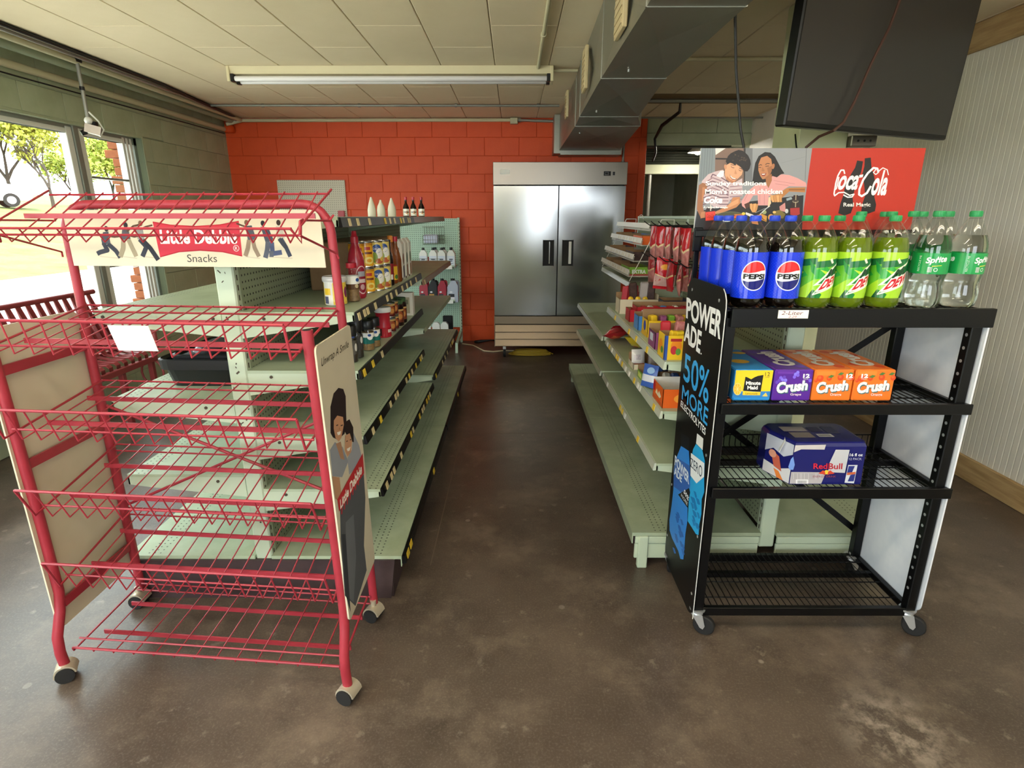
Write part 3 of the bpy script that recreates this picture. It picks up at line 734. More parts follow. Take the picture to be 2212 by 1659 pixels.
# brand banner: bowed red flag with white lettering
top = [(760, 135), (900, 158), (1100, 168), (1300, 156), (1450, 130)]; bot = [(1455, 388), (1300, 356), (1120, 345), (950, 356), (792, 395)]
pr.poly(top+bot, RED, 1)
pr.line([(760, 135), (900, 158), (1100, 168), (1300, 156), (1450, 130)], 8, 'b02a38', 2); pr.line(bot, 8, 'a82a36', 2)
pr.text('Little Debbie', 808, 190, 1425, 298, 'f2eee2', 3, bold=.03)
pr.ell(1412, 330, 24, 24, 'f0dcd6', 2); pr.ell(1412, 330, 20, 20, RED, 3); pr.text('R', 1402, 318, 1423, 342, 'f4ece6', 4)
pr.text('Snacks', 1010, 376, 1250, 434, '4b4a48', 2)
D, D2, K, SK, W_ = '3a3d48', '555a66', '2c2b30', '5a4236', 'a9a396'
def fig(head, torso, limbs):
    pr.poly(torso[0], torso[1], 2)
    for pts, wd, col in limbs: pr.line(pts, wd, col, 2)
    pr.ell(head[0], head[1], 17, 21, head[2], 3)
fig((381, 185, K), ([(352, 210), (395, 205), (402, 290), (335, 310), (330, 265)], '4c4e58'),
    [([(345, 290), (372, 345), (310, 360), (285, 372)], 34, D), ([(380, 295), (440, 350), (470, 400)], 34, D), ([(372, 235), (440, 245), (520, 235)], 16, SK)])
fig((540, 158, K), ([(510, 185), (560, 190), (568, 260), (490, 270)], '54525a'),
    [([(510, 265), (500, 330), (470, 395)], 36, '9a8f78'), ([(550, 265), (575, 330), (600, 392)], 34, '9a8f78'), ([(545, 205), (600, 165), (650, 155)], 14, SK), ([(545, 230), (600, 245), (650, 235)], 14, SK)])
fig((660, 145, '7a5b4a'), ([(620, 168), (675, 175), (680, 265), (625, 265)], '8c8a88'),
    [([(640, 262), (690, 320), (650, 392)], 36, D), ([(665, 270), (720, 330), (775, 418)], 36, '2f323c'), ([(655, 190), (700, 170), (755, 158)], 13, SK), ([(655, 240), (720, 240), (775, 236)], 13, SK)])
fig((1510, 140, '7a5b4a'), ([(1500, 165), (1550, 160), (1580, 265), (1510, 270)], '4f525c'),
    [([(1520, 268), (1505, 330), (1480, 388)], 34, '8d7c6a'), ([(1550, 268), (1560, 330), (1590, 392)], 32, '8d7c6a'), ([(1515, 175), (1470, 160), (1430, 145)], 13, SK)])
fig((1640, 145, K), ([(1620, 170), (1680, 175), (1720, 275), (1650, 285)], '454a58'),
    [([(1670, 280), (1660, 340), (1640, 402)], 38, D2), ([(1700, 285), (1700, 370), (1775, 360)], 36, '4a5370'), ([(1690, 350), (1690, 395)], 34, D2)])
fig((1765, 140, '3a2e2a'), ([(1742, 165), (1795, 170), (1805, 255), (1745, 260)], 'b0aa9c'),
    [([(1775, 258), (1810, 320), (1840, 392)], 32, '3b4152'), ([(1760, 258), (1790, 300), (1815, 330)], 30, D)])
for a, b_ in ((300, 470), (480, 610), (640, 800), (1470, 1600), (1640, 1860)): pr.poly([(a, 388), (b_, 402), (b_-10, 410), (a+10, 396)], 'b9b09c', 1)
o0 = wloc(hs); eu = Vector((.996, -.087, 0))
a = Vector(Q(-.475, .342, 1.405)); b_ = Vector(Q(.468, .342, 1.405)); ux = (b_-a)/.912
pr.build('print', hs, planemap(a-o0, ux, (0, 0, 1), (0, -1, 0)), 'print_matte')
# side board print
pr = Print(.355, .96, [(68, 172), (247, 62), (388, 1330), (262, 1640)])
pr.text('Unwrap A Smile', 0, 0, 0, 0, '3a3326', 2, bold=.005, shear=.25, quad=[(98, 236), (238, 148), (242, 196), (102, 296)])
pr.poly([(152, 640), (150, 500), (165, 430), (190, 402), (215, 410), (228, 450), (233, 580), (225, 650), (190, 680), (165, 665)], '2c2020', 1)
pr.poly([(168, 575), (185, 550), (215, 560), (220, 600), (208, 670), (195, 690), (178, 670), (168, 620)], 'c08e6c', 2)
pr.poly([(180, 600), (190, 597), (190, 603), (180, 606)], '3a2a22', 3); pr.poly([(203, 603), (214, 600), (214, 606), (203, 609)], '3a2a22', 3)
pr.poly([(184, 640), (205, 634), (202, 652), (190, 656)], 'efe8dc', 3); pr.poly([(195, 608), (200, 625), (194, 628)], 'a87858', 3)
pr.poly([(150, 730), (175, 690), (215, 720), (245, 800), (215, 880), (165, 870)], '8f939a', 1); pr.poly([(180, 700), (205, 690), (225, 790), (205, 780)], 'a97f62', 2)
pr.poly([(222, 590), (248, 575), (268, 620), (272, 700), (250, 690), (225, 640)], '2a1d1a', 3)
pr.poly([(226, 660), (250, 650), (262, 690), (258, 750), (240, 775), (226, 740)], 'c39472', 4)
pr.poly([(235, 732), (255, 722), (250, 742), (240, 746)], 'efe8dc', 5); pr.poly([(232, 690), (240, 687), (240, 692), (232, 695)], '3a2a22', 5); pr.poly([(250, 684), (258, 681), (258, 686), (250, 689)], '3a2a22', 5)
pr.poly([(270, 650), (300, 720), (318, 800), (290, 830), (250, 870), (240, 780), (262, 740)], '9a9da4', 2)
pr.poly([(162, 870), (200, 880), (210, 960), (240, 900), (250, 920), (205, 1010), (180, 990)], 'b48a6a', 3)
pr.poly([(205, 1000), (320, 800), (335, 1000), (330, 1250), (345, 1380), (290, 1560), (235, 1500), (210, 1200)], '55585c', 1)
pr.poly([(235, 1120), (275, 1080), (290, 1300), (280, 1540), (240, 1500)], '6a6d72', 2); pr.poly([(215, 1180), (235, 1180), (265, 1590), (240, 1500)], '3b3d42', 2)
pr.poly([(190, 995), (318, 762), (326, 870), (200, 1060)], 'b92f33', 4)
pr.text('Little Debbie', 0, 0, 0, 0, 'f4ede0', 5, bold=.03, quad=[(203, 1000), (312, 810), (315, 868), (206, 1050)])
for k in range(7): pr.line([(215+k*14, 1030-k*24), (213+k*14, 1075-k*24)], 5, 'b92f33', 4)
o0 = wloc(sp); a = Vector(Q(.538, -.02, .285)); uy = (Vector(Q(.538, .335, .285))-a)/.355; uz = (Vector(Q(.538, -.02, 1.215))-a)/.96
pr.build('print', sp, planemap(a-o0, uy, uz, (1, 0, 0)), 'print_matte')
# blank paper price card clipped on the second shelf front
a = Vector(Q(-.040, -.108, 1.286)); b_ = Vector(Q(.084, -.108, 1.286)); c = Vector(Q(.092, -.096, 1.213)); e = Vector(Q(-.030, -.096, 1.213)); nn = Vector((0, -.004, 0))
MB().add([a+nn, b_+nn, c+nn, e+nn, a+nn*1.4, b_+nn*1.4, c+nn*1.4, e+nn*1.4], [(0,1,2,3), (7,6,5,4), (0,4,5,1), (1,5,6,2), (2,6,7,3), (3,7,4,0)]).build('price_card', 'paper_white', d2, world=True, label='blank white card')
# casters
for (u, v, rz) in ((-.515, -.05, .5), (.515, -.05, -.3), (-.505, .345, 0.0), (.505, .35, -.3)):
    p = Vector(Q(u, v, 0)); cs = MB()
    R = Matrix.Rotation(rz, 3, 'Z')
    hood = [(.034*math.cos(t), .030+.034*math.sin(t)) for t in [PI*.02+PI*1.05*i/10 for i in range(11)]]
    n = len(hood); vs = [R @ Vector((x, y, z)) + p for y in (-.028, .028) for x, z in hood]
    cs.add(vs, [tuple(range(n))[::-1], tuple(range(n, 2*n))] + [(i, (i+1)%n, n+(i+1)%n, n+i) for i in range(n)]); cs.cyl(p+Vector((0, 0, .055)), p+Vector((0, 0, .085)), .012)
    k = cs.build('caster', 'caster_beige', RR, world=True)
    for s_ in (-1, 1):
        q0 = R @ Vector((0, s_*.010, .029)) + p; q1 = R @ Vector((0, s_*.033, .029)) + p
        MB().tube([q0, q1], .029, 18).build('wheel', 'rubber', k, world=True)
# ============================================================ BLACK BEVERAGE RACK
mat('black_metal', '060607', 0.36, spec=0.35); mat('black_panel', '0a0a0b', 0.42, spec=0.35); mat('white_board', 'eceef2', 0.35, col2='cfd5e0', nscale=3); mat('steel_zinc', 'c9cbcd', 0.3, metal=0.7)
BR = thing('black_beverage_rack', 'black metal beverage rack on casters at right with printed side panel', 'display rack', (1.12, 2.05, 0))
bx0, bx1, by0, by1 = .70, 1.555, 1.85, 2.25
def bbm(name, m, *a, par=BR, ch=.003, label=None): return MB().cb(*a, ch).build(name, m, par, world=True, label=label)
for x in (bx0, bx1-.036):
    p = bbm('post', 'black_metal', x, x+.036, by0, by0+.036, .105, 1.275)
    bbm('post', 'black_metal', x, x+.036, by1-.036, by1, .105, 1.27)
    if x > 1:
        mb = MB()
        for k in range(24): mb.cyl((x-.0006, by0+.018, .20+k*.045), (x+.001, by0+.018, .20+k*.045), .006, 8)
        mb.build('lit_hole_discs', 'steel_zinc', p, world=True)  # pale discs stand for post holes that look lit
def rack_shelf(z, lip, yf=by0-.018, fence=0.0, x0=bx0+.012, x1=bx1+.016):
    s_ = MB().cb(x0, x1, yf, yf+.02, z-lip, z, .002).build('rack_shelf', 'black_metal', BR, world=True)
    MB().bb(bx0+.02, bx1-.02, by1-.03, by1-.012, z-.04, z-.006).bb(bx0+.0, bx0+.02, yf+.02, by1, z-.034, z-.006).bb(bx1-.02, bx1, yf+.02, by1, z-.034, z-.006).bb(bx0+.02, bx1-.02, 2.09, 2.11, z-.03, z-.008).build('shelf_frame', 'black_metal', s_, world=True)
    n = 34; zz = z-.004
    for k in range(n):
        x = bx0+.025+(bx1-bx0-.05)*k/(n-1)
        MB().tube([(x, yf+.004, zz-.006), (x, yf+.012, zz), (x, by1-.015, zz)] + ([(x, by1-.008, zz+.004), (x, by1-.008, zz+fence)] if fence else []), .0021, 4).build('deck_wire', 'black_metal', s_, world=True)
    mb = MB()
    for y in (1.93, 2.03, 2.17): mb.tube([(bx0+.02, y, zz-.004), (bx1-.02, y, zz-.004)], .003, 5)
    if fence: mb.tube([(bx0+.02, by1-.008, zz+fence), (bx1-.02, by1-.008, zz+fence)], .003, 5)
    mb.build('cross_wire', 'black_metal', s_, world=True)
    return s_
ts = rack_shelf(1.283, .062, by0-.02)
rack_shelf(.955, .038, fence=.03); rack_shelf(.637, .04, fence=.05); rack_shelf(.116, .036, by0+.004, 0.0, bx0+.034, bx1-.034)
def bar(a, b_, wd=.026, th=.004, name='cross_brace'):
    a, b_ = Vector(a), Vector(b_); t = (b_-a).normalized(); n = t.cross(Vector((0, 1, 0))).normalized()*wd/2; h = Vector((0, th/2, 0))
    return MB().add([a+n-h, a-n-h, a-n+h, a+n+h, b_+n-h, b_-n-h, b_-n+h, b_+n+h], [(0,1,2,3), (7,6,5,4), (0,4,5,1), (1,5,6,2), (2,6,7,3), (3,7,4,0)]).build(name, 'black_metal', BR, world=True)
bar((bx1-.02, by1+.003, 1.16), (bx0+.02, by1+.003, .55)); bar((bx0+.02, by1+.008, .86), (bx1-.02, by1+.008, .22))
# side panels
def sidep(x, m, z0, z1, r, label):
    po = rrect(by0-.012, z0, by1+.005, z1, r, 5); n = len(po)
    return MB().add([(x, p[0], p[1]) for p in po] + [(x+.006, p[0], p[1]) for p in po], [tuple(range(n)), tuple(range(n, 2*n))] + [(i, (i+1)%n, n+(i+1)%n, n+i) for i in range(n)]).build('side_panel', m, BR, world=True, label=label)
pl = sidep(bx0-.010, 'black_panel', .075, 1.345, .06, 'black side panel advertising a blue sports drink')
mat('panel_edge', 'd8d8d4', 0.5)
mb = MB().tube([(bx0-.008, by0-.0135, .08), (bx0-.008, by0-.0135, 1.285)] + [(bx0-.008, by0-.0135+.06-.06*math.cos(t), 1.285+.06*math.sin(t)) for t in (.4, .8, 1.2)], .0016, 5)
mb.build('edge_trim', 'panel_edge', pl, world=True)
sidep(bx1+.004, 'white_board', .10, 1.275, .04, 'white side panel of the beverage rack')
# print on the sports drink panel (seen from the left: rear edge is its left edge)
W_, H_ = by1+.005-by0+.012, 1.27
pr = Print(W_, H_, [(203, 44), (397, 92), (205, 1812), (42, 1504)])
pr.text('POWER', 0, 0, 0, 0, 'f2f2f0', 2, bold=.035, quad=[(190, 138), (377, 190), (363, 322), (186, 236)])
pr.text('ADE', 0, 0, 0, 0, 'f2f2f0', 2, bold=.035, quad=[(181, 252), (270, 292), (258, 398), (172, 342)])
pr.ell(265, 395, 3, 4, 'f2f2f0', 2, n=8)
BL = '38a6ea'
pr.text('50%', 0, 0, 0, 0, BL, 2, bold=.012, quad=[(178, 398), (312, 470), (300, 640), (168, 530)])
pr.text('MORE', 0, 0, 0, 0, BL, 2, bold=.012, quad=[(164, 556), (304, 655), (296, 742), (158, 628)])
pr.text('ELECTROLYTES', 0, 0, 0, 0, 'f2f2f0', 2, bold=.02, quad=[(155, 634), (290, 752), (286, 790), (151, 664)])
def sd_bottle(pts, cap, capc, c1, c2, label, lc):
    pr.poly(pts, c1, 2); pr.poly(cap, capc, 2); pr.poly(label, lc, 4)
    xs_ = [p[0] for p in pts]; ys_ = [p[1] for p in pts]; random.seed(len(pts)); cx_, cy_ = sum(xs_)/len(xs_), sum(ys_)/len(ys_)
    for _ in range(16):
        f, g = random.uniform(-.30, .30), random.uniform(-.05, .38); x, y = cx_+f*(max(xs_)-min(xs_))*.8-g*22, cy_+g*(max(ys_)-min(ys_))
        pr.poly([(x-10, y), (x, y+34), (x+11, y+30), (x+3, y+4)], c2, 3)
sd_bottle([(152, 868), (196, 884), (200, 960), (203, 1060), (186, 1180), (184, 1260), (172, 1330), (166, 1400), (158, 1480), (140, 1482), (128, 1440), (92, 1380), (78, 1340), (78, 1280), (92, 1200), (104, 1110), (108, 1030), (118, 950)], [(152, 800), (198, 816), (196, 886), (152, 866)], '10151e', '2f86dc', '1f63b8', [(118, 930), (200, 960), (200, 1070), (168, 1120), (106, 1090), (108, 1020)], '2f62b4')
sd_bottle([(236, 840), (270, 866), (284, 920), (280, 1000), (280, 1080), (266, 1120), (264, 1200), (252, 1260), (248, 1318), (232, 1316), (186, 1258), (190, 1200), (196, 1100), (204, 1020), (206, 930), (220, 870)], [(242, 786), (276, 806), (272, 866), (236, 838)], 'e8e8e6', '24a3de', '1676b8', [(208, 892), (282, 930), (280, 1000), (238, 1044), (204, 1010)], 'e9eef0')
pr.text('ZERO', 0, 0, 0, 0, '24384e', 5, quad=[(204, 914), (272, 950), (268, 1010), (205, 962)])
pr.text('POWER', 0, 0, 0, 0, 'dfe9f4', 5, bold=.03, quad=[(118, 920), (198, 1000), (196, 1062), (114, 974)])
pr.text('ADE', 0, 0, 0, 0, 'dfe9f4', 5, bold=.03, quad=[(114, 982), (158, 1018), (154, 1062), (110, 1024)])
pr.poly([(132, 1128), (196, 1078), (202, 1100), (186, 1186)], '14161a', 5); pr.text('50%', 0, 0, 0, 0, 'eef2f4', 6, bold=.02, quad=[(170, 1090), (198, 1130), (190, 1150), (164, 1110)]); pr.text('MORE', 0, 0, 0, 0, 'eef2f4', 6, quad=[(152, 1118), (188, 1158), (186, 1176), (150, 1134)])
o0 = wloc(pl)
pr.build('print', pl, planemap(Vector((bx0-.010, by1+.005, .075))-o0, (0, -1, 0), (0, 0, 1), (-1, 0, 0)))
mb = MB()
for y, z in ((1.87, .42), (1.87, .17), (1.87, .75), (2.24, .45), (2.24, .2), (1.90, 1.30), (2.2, 1.30)): mb.cyl((bx0-.0115, y, z), (bx0-.009, y, z), .006, 8)
mb.build('rivets', 'steel_zinc', pl, world=True)
# handwritten shelf label
lb = MB().bb(.86, .958, by0-.0225, by0-.0202, 1.252, 1.279).build('shelf_label', 'paper_white', ts, world=True)
pr = Print(.098, .027, [(0, 0), (100, 0), (100, 30), (0, 30)])
pr.text('2-Liter', 10, 3, 82, 17, '6a1f2a', 1, shear=.2); pr.text('2.29', 34, 20, 62, 28, 'b5606a', 1, shear=.2)
pr.build('handwriting', lb, planemap(Vector((.86, by0-.0226, 1.252))-wloc(lb), (1, 0, 0), (0, 0, 1), (0, -1, 0))).parent = lb
# swivel casters
for (x, y, rz) in ((bx0+.018, by0+.018, -.5), (bx1-.018, by0+.018, -.6), (bx0+.012, by1-.018, .9), (bx1-.03, by1-.018, .3)):
    p = Vector((x, y, 0)); R = Matrix.Rotation(rz, 3, 'Z'); cs = MB()
    cs.lathe([(.030, .108), (.030, .102), (.022, .094), (.024, .088), (.0, .088)], 16, (x, y, 0)); cs.cyl(p+Vector((0, 0, .10)), p+Vector((0, 0, .118)), .009)
    for s_ in (-1, 1):
        vs = [R @ Vector((a, s_*.017+t, z)) + p for t in (-.0015, .0015) for a, z in ((-.02, .09), (.024, .09), (.036, .045), (.030, .030), (.018, .034))]
        cs.add(vs, [(0,1,2,3,4), (9,8,7,6,5)] + [(i, (i+1)%5, 5+(i+1)%5, 5+i) for i in range(5)])
    k = cs.build('caster', 'steel_zinc', BR, world=True)
    c0 = R @ Vector((.030, 0, .041)) + p; yv = R @ Vector((0, 1, 0))
    MB().tube([c0-yv*.012, c0-yv*.008, c0+yv*.008, c0+yv*.012], [.037, .041, .041, .037], 20).build('wheel', 'rubber', k, world=True)
# poster holder: black rail and uprights behind the top shelf
bbm('sign_rail', 'black_metal', .70, 1.545, 2.250, 2.268, 1.495, 1.522)
bbm('sign_rail', 'black_metal', .695, .73, 2.258, 2.268, 1.44, 1.53)
for x in (.72, 1.52): bbm('sign_post', 'black_metal', x-.01, x+.01, 2.281, 2.292, 1.25, 1.79, ch=.002)
# ============================================================ POSTER ON THE BLACK RACK
mat('foam_board', 'e9e7e0', 0.5)
SG = thing('advertising_poster', 'wide soda poster with two people at a table and a red logo half', 'poster', (1.13, 2.30, 1.51))
MB().bb(.707, 1.555, 2.302, 2.31, 1.514, 1.819).build('board', 'foam_board', SG, world=True)
pr = Print(.419, .305, [(122, 68), (2105, 70), (1915, 1545), (5, 1545)])
pr.poly([(122, 68), (2105, 70), (1915, 1545), (5, 1545)], '8e9194', 1)
pr.poly([(122, 68), (370, 68), (365, 640), (75, 660)], '7c8588', 2)
for k in range(5): pr.line([(150+k*45, 70), (120+k*45, 640)], 10, '6b7478', 3)
pr.poly([(375, 70), (880, 70), (905, 700), (370, 640)], '7b6153', 2); pr.poly([(375, 70), (560, 70), (380, 190)], 'd9d6cf', 3); pr.poly([(378, 240), (590, 245), (590, 272), (378, 268)], '1c1614', 3)
pr.poly([(880, 70), (915, 70), (910, 700), (890, 700)], '2b2827', 3); pr.poly([(915, 70), (1040, 70), (1040, 700), (910, 700)], '6f7174', 2)
pr.line([(2000, 75), (1985, 640)], 8, '5f6164', 2); pr.line([(1560, 330), (1990, 220)], 4, '7b7e80', 2)
# table
pr.poly([(60, 1180), (400, 1130), (1000, 1010), (1960, 900), (1940, 1545), (5, 1545)], '1e1c1e', 2)
# man
pr.poly([(140, 650), (250, 530), (380, 480), (520, 450), (545, 560), (580, 650), (700, 690), (860, 600), (868, 920), (700, 935), (640, 1000), (560, 1130), (380, 1120), (180, 960), (130, 820)], 'c7b0b3', 4)
for k in range(9):
    y0 = 520+k*60; pr.line([(150 if k > 2 else 300-k*60, y0+70), (330, y0+10), (470, y0+60), (620, y0+150 if y0 < 800 else y0+60)], 17, ['6a4a56', '8e6a72', '70505c'][k % 3], 5)
    if k > 3: pr.line([(640, y0-10), (860, y0-30)], 14, '8a6872', 5)
pr.poly([(395, 560), (470, 470), (535, 470), (520, 570), (470, 590)], 'ece4e6', 6)
pr.poly([(540, 520), (600, 640), (690, 690), (760, 640), (740, 560)], 'b87850', 5)
pr.poly([(575, 370), (640, 330), (740, 350), (820, 400), (868, 470), (850, 540), (790, 600), (720, 650), (640, 655), (575, 620), (548, 540), (550, 450)], 'd8a07a', 6)
pr.poly([(580, 560), (640, 620), (720, 650), (650, 658), (575, 620)], 'b97a54', 7); pr.ell(556, 400, 24, 44, 'c98c66', 7, rot=-.1)
pr.poly([(560, 300), (575, 270), (600, 210), (650, 160), (720, 125), (790, 100), (860, 115), (910, 150), (960, 200), (1000, 280), (1010, 350), (990, 430), (950, 480), (890, 478), (850, 420), (800, 375), (745, 340), (740, 380), (690, 345), (640, 325), (590, 355)], '1b1311', 8)
random.seed(2)
for _ in range(26): x, y = random.uniform(620, 960), random.uniform(150, 420); pr.ell(x, y, random.uniform(10, 22), random.uniform(8, 16), random.choice(['3a2a22', '2a1d18', '483428']), 9, n=8) if (x-800)**2/150**2+(y-230)**2/90**2 < 1 else None
pr.line([(655, 392), (680, 412), (715, 418)], 9, '4a2e22', 8); pr.line([(795, 450), (820, 470), (850, 470)], 9, '4a2e22', 8); pr.line([(650, 360), (720, 372)], 10, '3a241a', 8); pr.line([(800, 418), (850, 440)], 10, '3a241a', 8)
pr.poly([(735, 440), (715, 520), (745, 530), (765, 520)], 'c68a64', 8); pr.poly([(635, 530), (670, 585), (720, 605), (765, 605), (735, 632), (680, 622), (645, 580)], '7a2f2a', 8); pr.poly([(645, 545), (680, 588), (745, 608), (735, 620), (680, 608), (648, 570)], 'f0ebe4', 9)
pr.poly([(88, 720), (150, 680), (240, 700), (225, 800), (170, 920), (160, 1100), (210, 1290), (120, 1290), (55, 1150), (70, 900)], '9a633e', 6); pr.poly([(150, 760), (200, 760), (160, 1000), (140, 1000)], 'b87b50', 7)
pr.poly([(690, 940), (822, 930), (832, 1040), (760, 1115), (560, 1190), (390, 1235), (375, 1195), (560, 1110), (660, 1030)], 'c07f52', 6); pr.poly([(660, 1030), (800, 960), (800, 1040), (560, 1150)], 'd69a6c', 7)
pr.poly([(130, 1200), (220, 1180), (230, 1290), (120, 1310)], 'b87b50', 7)
# woman
pr.poly([(1035, 700), (1050, 600), (1060, 500), (1090, 330), (1150, 210), (1260, 138), (1360, 148), (1440, 220), (1500, 330), (1560, 440), (1612, 515), (1540, 535), (1480, 585), (1400, 565), (1300, 660), (1190, 690), (1100, 720)], '17110f', 4)
pr.poly([(1395, 560), (1480, 585), (1560, 530), (1700, 545), (1850, 600), (2000, 680), (2015, 752), (1850, 748), (1700, 742), (1620, 790), (1540, 860), (1400, 880), (1335, 920), (1350, 1080), (1150, 1080), (1140, 900), (1060, 905), (990, 1020), (900, 1060), (930, 1140), (865, 1090), (848, 1010), (930, 880), (1000, 800), (1120, 700), (1290, 705), (1330, 770), (1380, 640)], 'd89a97', 5)
for a, b_ in (((1420, 640), (1800, 700)), ((1450, 700), (1690, 730)), ((1180, 760), (1180, 1060)), ((1260, 780), (1260, 1070)), ((960, 880), (900, 1000))): pr.line([a, b_], 7, 'b8797a', 6)
pr.poly([(1280, 600), (1385, 520), (1390, 640), (1330, 775), (1285, 690)], 'a2683f', 6)
pr.poly([(1148, 330), (1195, 235), (1300, 205), (1372, 262), (1392, 360), (1385, 470), (1350, 560), (1290, 612), (1220, 618), (1180, 560), (1145, 460)], 'b97c52', 7)
pr.poly([(1300, 420), (1385, 380), (1385, 470), (1350, 560), (1290, 612), (1240, 618), (1330, 540)], '9c6440', 8); pr.ell(1410, 390, 24, 50, 'ad7048', 8, rot=.2)
pr.poly([(1190, 235), (1300, 200), (1380, 260), (1425, 350), (1440, 300), (1400, 200), (1300, 150), (1180, 200), (1130, 330), (1150, 345)], '17110f', 9)
pr.line([(1152, 378), (1180, 362), (1210, 372)], 11, '2a1a14', 9); pr.line([(1268, 360), (1300, 340), (1345, 345)], 11, '2a1a14', 9); pr.line([(1150, 408), (1195, 412)], 10, '201410', 9); pr.line([(1270, 392), (1335, 384)], 10, '201410', 9)
pr.poly([(1215, 400), (1200, 470), (1235, 485), (1260, 465)], 'a56b45', 9); pr.poly([(1188, 520), (1235, 512), (1290, 508), (1265, 560), (1215, 565)], '8f4038', 9); pr.poly([(1205, 525), (1270, 518), (1255, 538), (1212, 540)], 'efe8df', 10)
pr.poly([(1500, 880), (1580, 830), (1650, 780), (1720, 768), (1990, 762), (1985, 850), (1700, 835), (1640, 890), (1560, 960), (1520, 1010), (1390, 1000), (1345, 950), (1400, 900)], 'b4773f', 6); pr.poly([(1700, 790), (1980, 790), (1980, 815), (1690, 815)], '8f5a2e', 7)
pr.poly([(900, 1060), (990, 1020), (1000, 1100), (930, 1140)], '4a2a1c', 6)
for k in range(4):
    pr.poly([(1000+k*38, 1050+(k % 2)*10), (1040+k*38, 1045), (1050+k*28, 1150), (1070+k*12, 1205), (1045+k*12, 1200), (1005+k*30, 1130)], ['d8a268', 'c88c52'][k % 2], 7)
    pr.poly([(1360+k*55, 900), (1410+k*55, 900), (1420+k*50, 980), (1440+k*45, 1020), (1400+k*45, 1025)], ['d8a268', 'c88c52'][k % 2], 7)
pr.poly([(1335, 940), (1365, 930), (1380, 1040), (1345, 1100), (1320, 1110)], 'e3c7a4', 8); pr.line([(1180, 1240), (1300, 1130), (1360, 1090)], 14, 'cfd2d4', 8); pr.line([(1100, 1210), (1280, 1130)], 10, '8a8d90', 8)
# dishes
pr.ell(655, 1270, 262, 82, '6f7050', 5); pr.ell(655, 1262, 235, 66, '47482f', 6); pr.poly([(660, 1290), (800, 1230), (900, 1250), (830, 1300), (700, 1310)], 'cf5f2e', 7); pr.line([(720, 1240), (860, 1240)], 16, 'b5762c', 7); pr.ell(890, 1225, 32, 24, 'e6c94a', 8); pr.ell(590, 1330, 88, 42, 'dfe4ec', 8)
pr.poly([(930, 1200), (1050, 1240), (1120, 1280), (1010, 1280), (930, 1240)], 'dcd7d2', 7); pr.poly([(1100, 1260), (1220, 1230), (1310, 1270), (1300, 1370), (1200, 1330)], 'd0913c', 8); pr.line([(1140, 1270), (1290, 1350)], 9, '5a2f14', 9); pr.line([(1200, 1250), (1250, 1340)], 9, '5a2f14', 9)
pr.ell(1380, 1290, 52, 56, 'cf9640', 8); pr.poly([(1410, 1190), (1540, 1160), (1640, 1230), (1600, 1310), (1440, 1300)], '7a6a30', 7); pr.ell(1480, 1290, 45, 20, 'c4562a', 8); pr.ell(1440, 1200, 30, 22, 'd8b368', 8); pr.poly([(1020, 1310), (1130, 1310), (1160, 1420), (1040, 1400)], 'd98c5a', 8)
pr.ell(1260, 1200, 40, 36, '9aa06a', 7); pr.ell(1660, 1180, 30, 40, 'd0d0cc', 7); pr.poly([(1530, 1100), (1630, 1030), (1645, 1200), (1540, 1170)], 'c98884', 6)
pr.poly([(1650, 960), (1740, 930), (1760, 970), (1660, 1000)], '93a0a6', 5)
# bottles in the picture
pr.poly([(235, 1110), (345, 1110), (380, 1190), (395, 1545), (190, 1545), (205, 1190)], '2a1210', 7); pr.poly([(208, 1200), (380, 1180), (392, 1335), (212, 1352)], 'd63b2b', 8); pr.text('Coca-Cola', 232, 1230, 370, 1300, '7e1512', 9, shear=.3); pr.line([(300, 1060), (300, 1175)], 18, 'd5cabb', 8)
pr.poly([(1780, 900), (1860, 900), (1870, 1010), (1900, 1100), (1910, 1400), (1700, 1400), (1720, 1120), (1760, 1010)], '2a1614', 7); pr.poly([(1722, 1130), (1888, 1120), (1895, 1235), (1805, 1270), (1725, 1240)], 'a92e2e', 8); pr.line([(1822, 885), (1815, 1110)], 14, 'b9a888', 8); pr.ell(1815, 1010, 55, 26, '8d8570', 8); pr.ell(1815, 1002, 44, 16, '3a2a22', 9)
WH = 'f6f4f0'
pr.text('Sunday traditions', 205, 652, 1292, 752, WH, 12, bold=.028); pr.text("Mom's roasted chicken", 195, 786, 1582, 880, WH, 12, bold=.028)
pr.text('Coke', 178, 922, 508, 1046, WH, 12, bold=.05, shear=.2); pr.text('A recipe for magic', 165, 1092, 606, 1140, WH, 12, bold=.03, shear=.15)
o0 = Vector((1.13, 2.30, 1.51))
pr.build('photo_print', SG, planemap(Vector((.707, 2.302, 1.514))-o0, (1, 0, 0), (0, 0, 1), (0, -1, 0)), dz=.0002)
SG.location = (1.116, 2.270, 1.51); SG.scale = (.987, 1, .987)
pr = Print(.429, .305, [(832, 57), (1565, 65), (1463, 603), (772, 603)])
pr.poly([(832, 57), (1565, 65), (1463, 603), (772, 603)], 'b92a16', 1)
pr.poly([(1125, 142), (1163, 148), (1152, 220), (1134, 260), (1112, 330), (1100, 385), (1106, 440), (1090, 485), (1050, 500), (1010, 485), (1022, 425), (1040, 370), (1052, 300), (1088, 230), (1112, 190)], '171413', 2)
pr.poly([(1174, 128), (1212, 124), (1218, 190), (1236, 250), (1246, 320), (1238, 380), (1250, 430), (1243, 472), (1200, 488), (1155, 480), (1162, 425), (1180, 370), (1172, 300), (1160, 230), (1172, 180)], '171413', 2)
L7 = lambda pts, w_: pr.line(pts, w_, 'f7f3ee', 3)
L7([(1046, 230), (1040, 205), (1022, 205), (1003, 240), (990, 290), (984, 335)], 9); L7([(984, 335), (995, 325), (1002, 290), (1010, 250)], 7); L7([(984, 330), (980, 360), (986, 374)], 9)
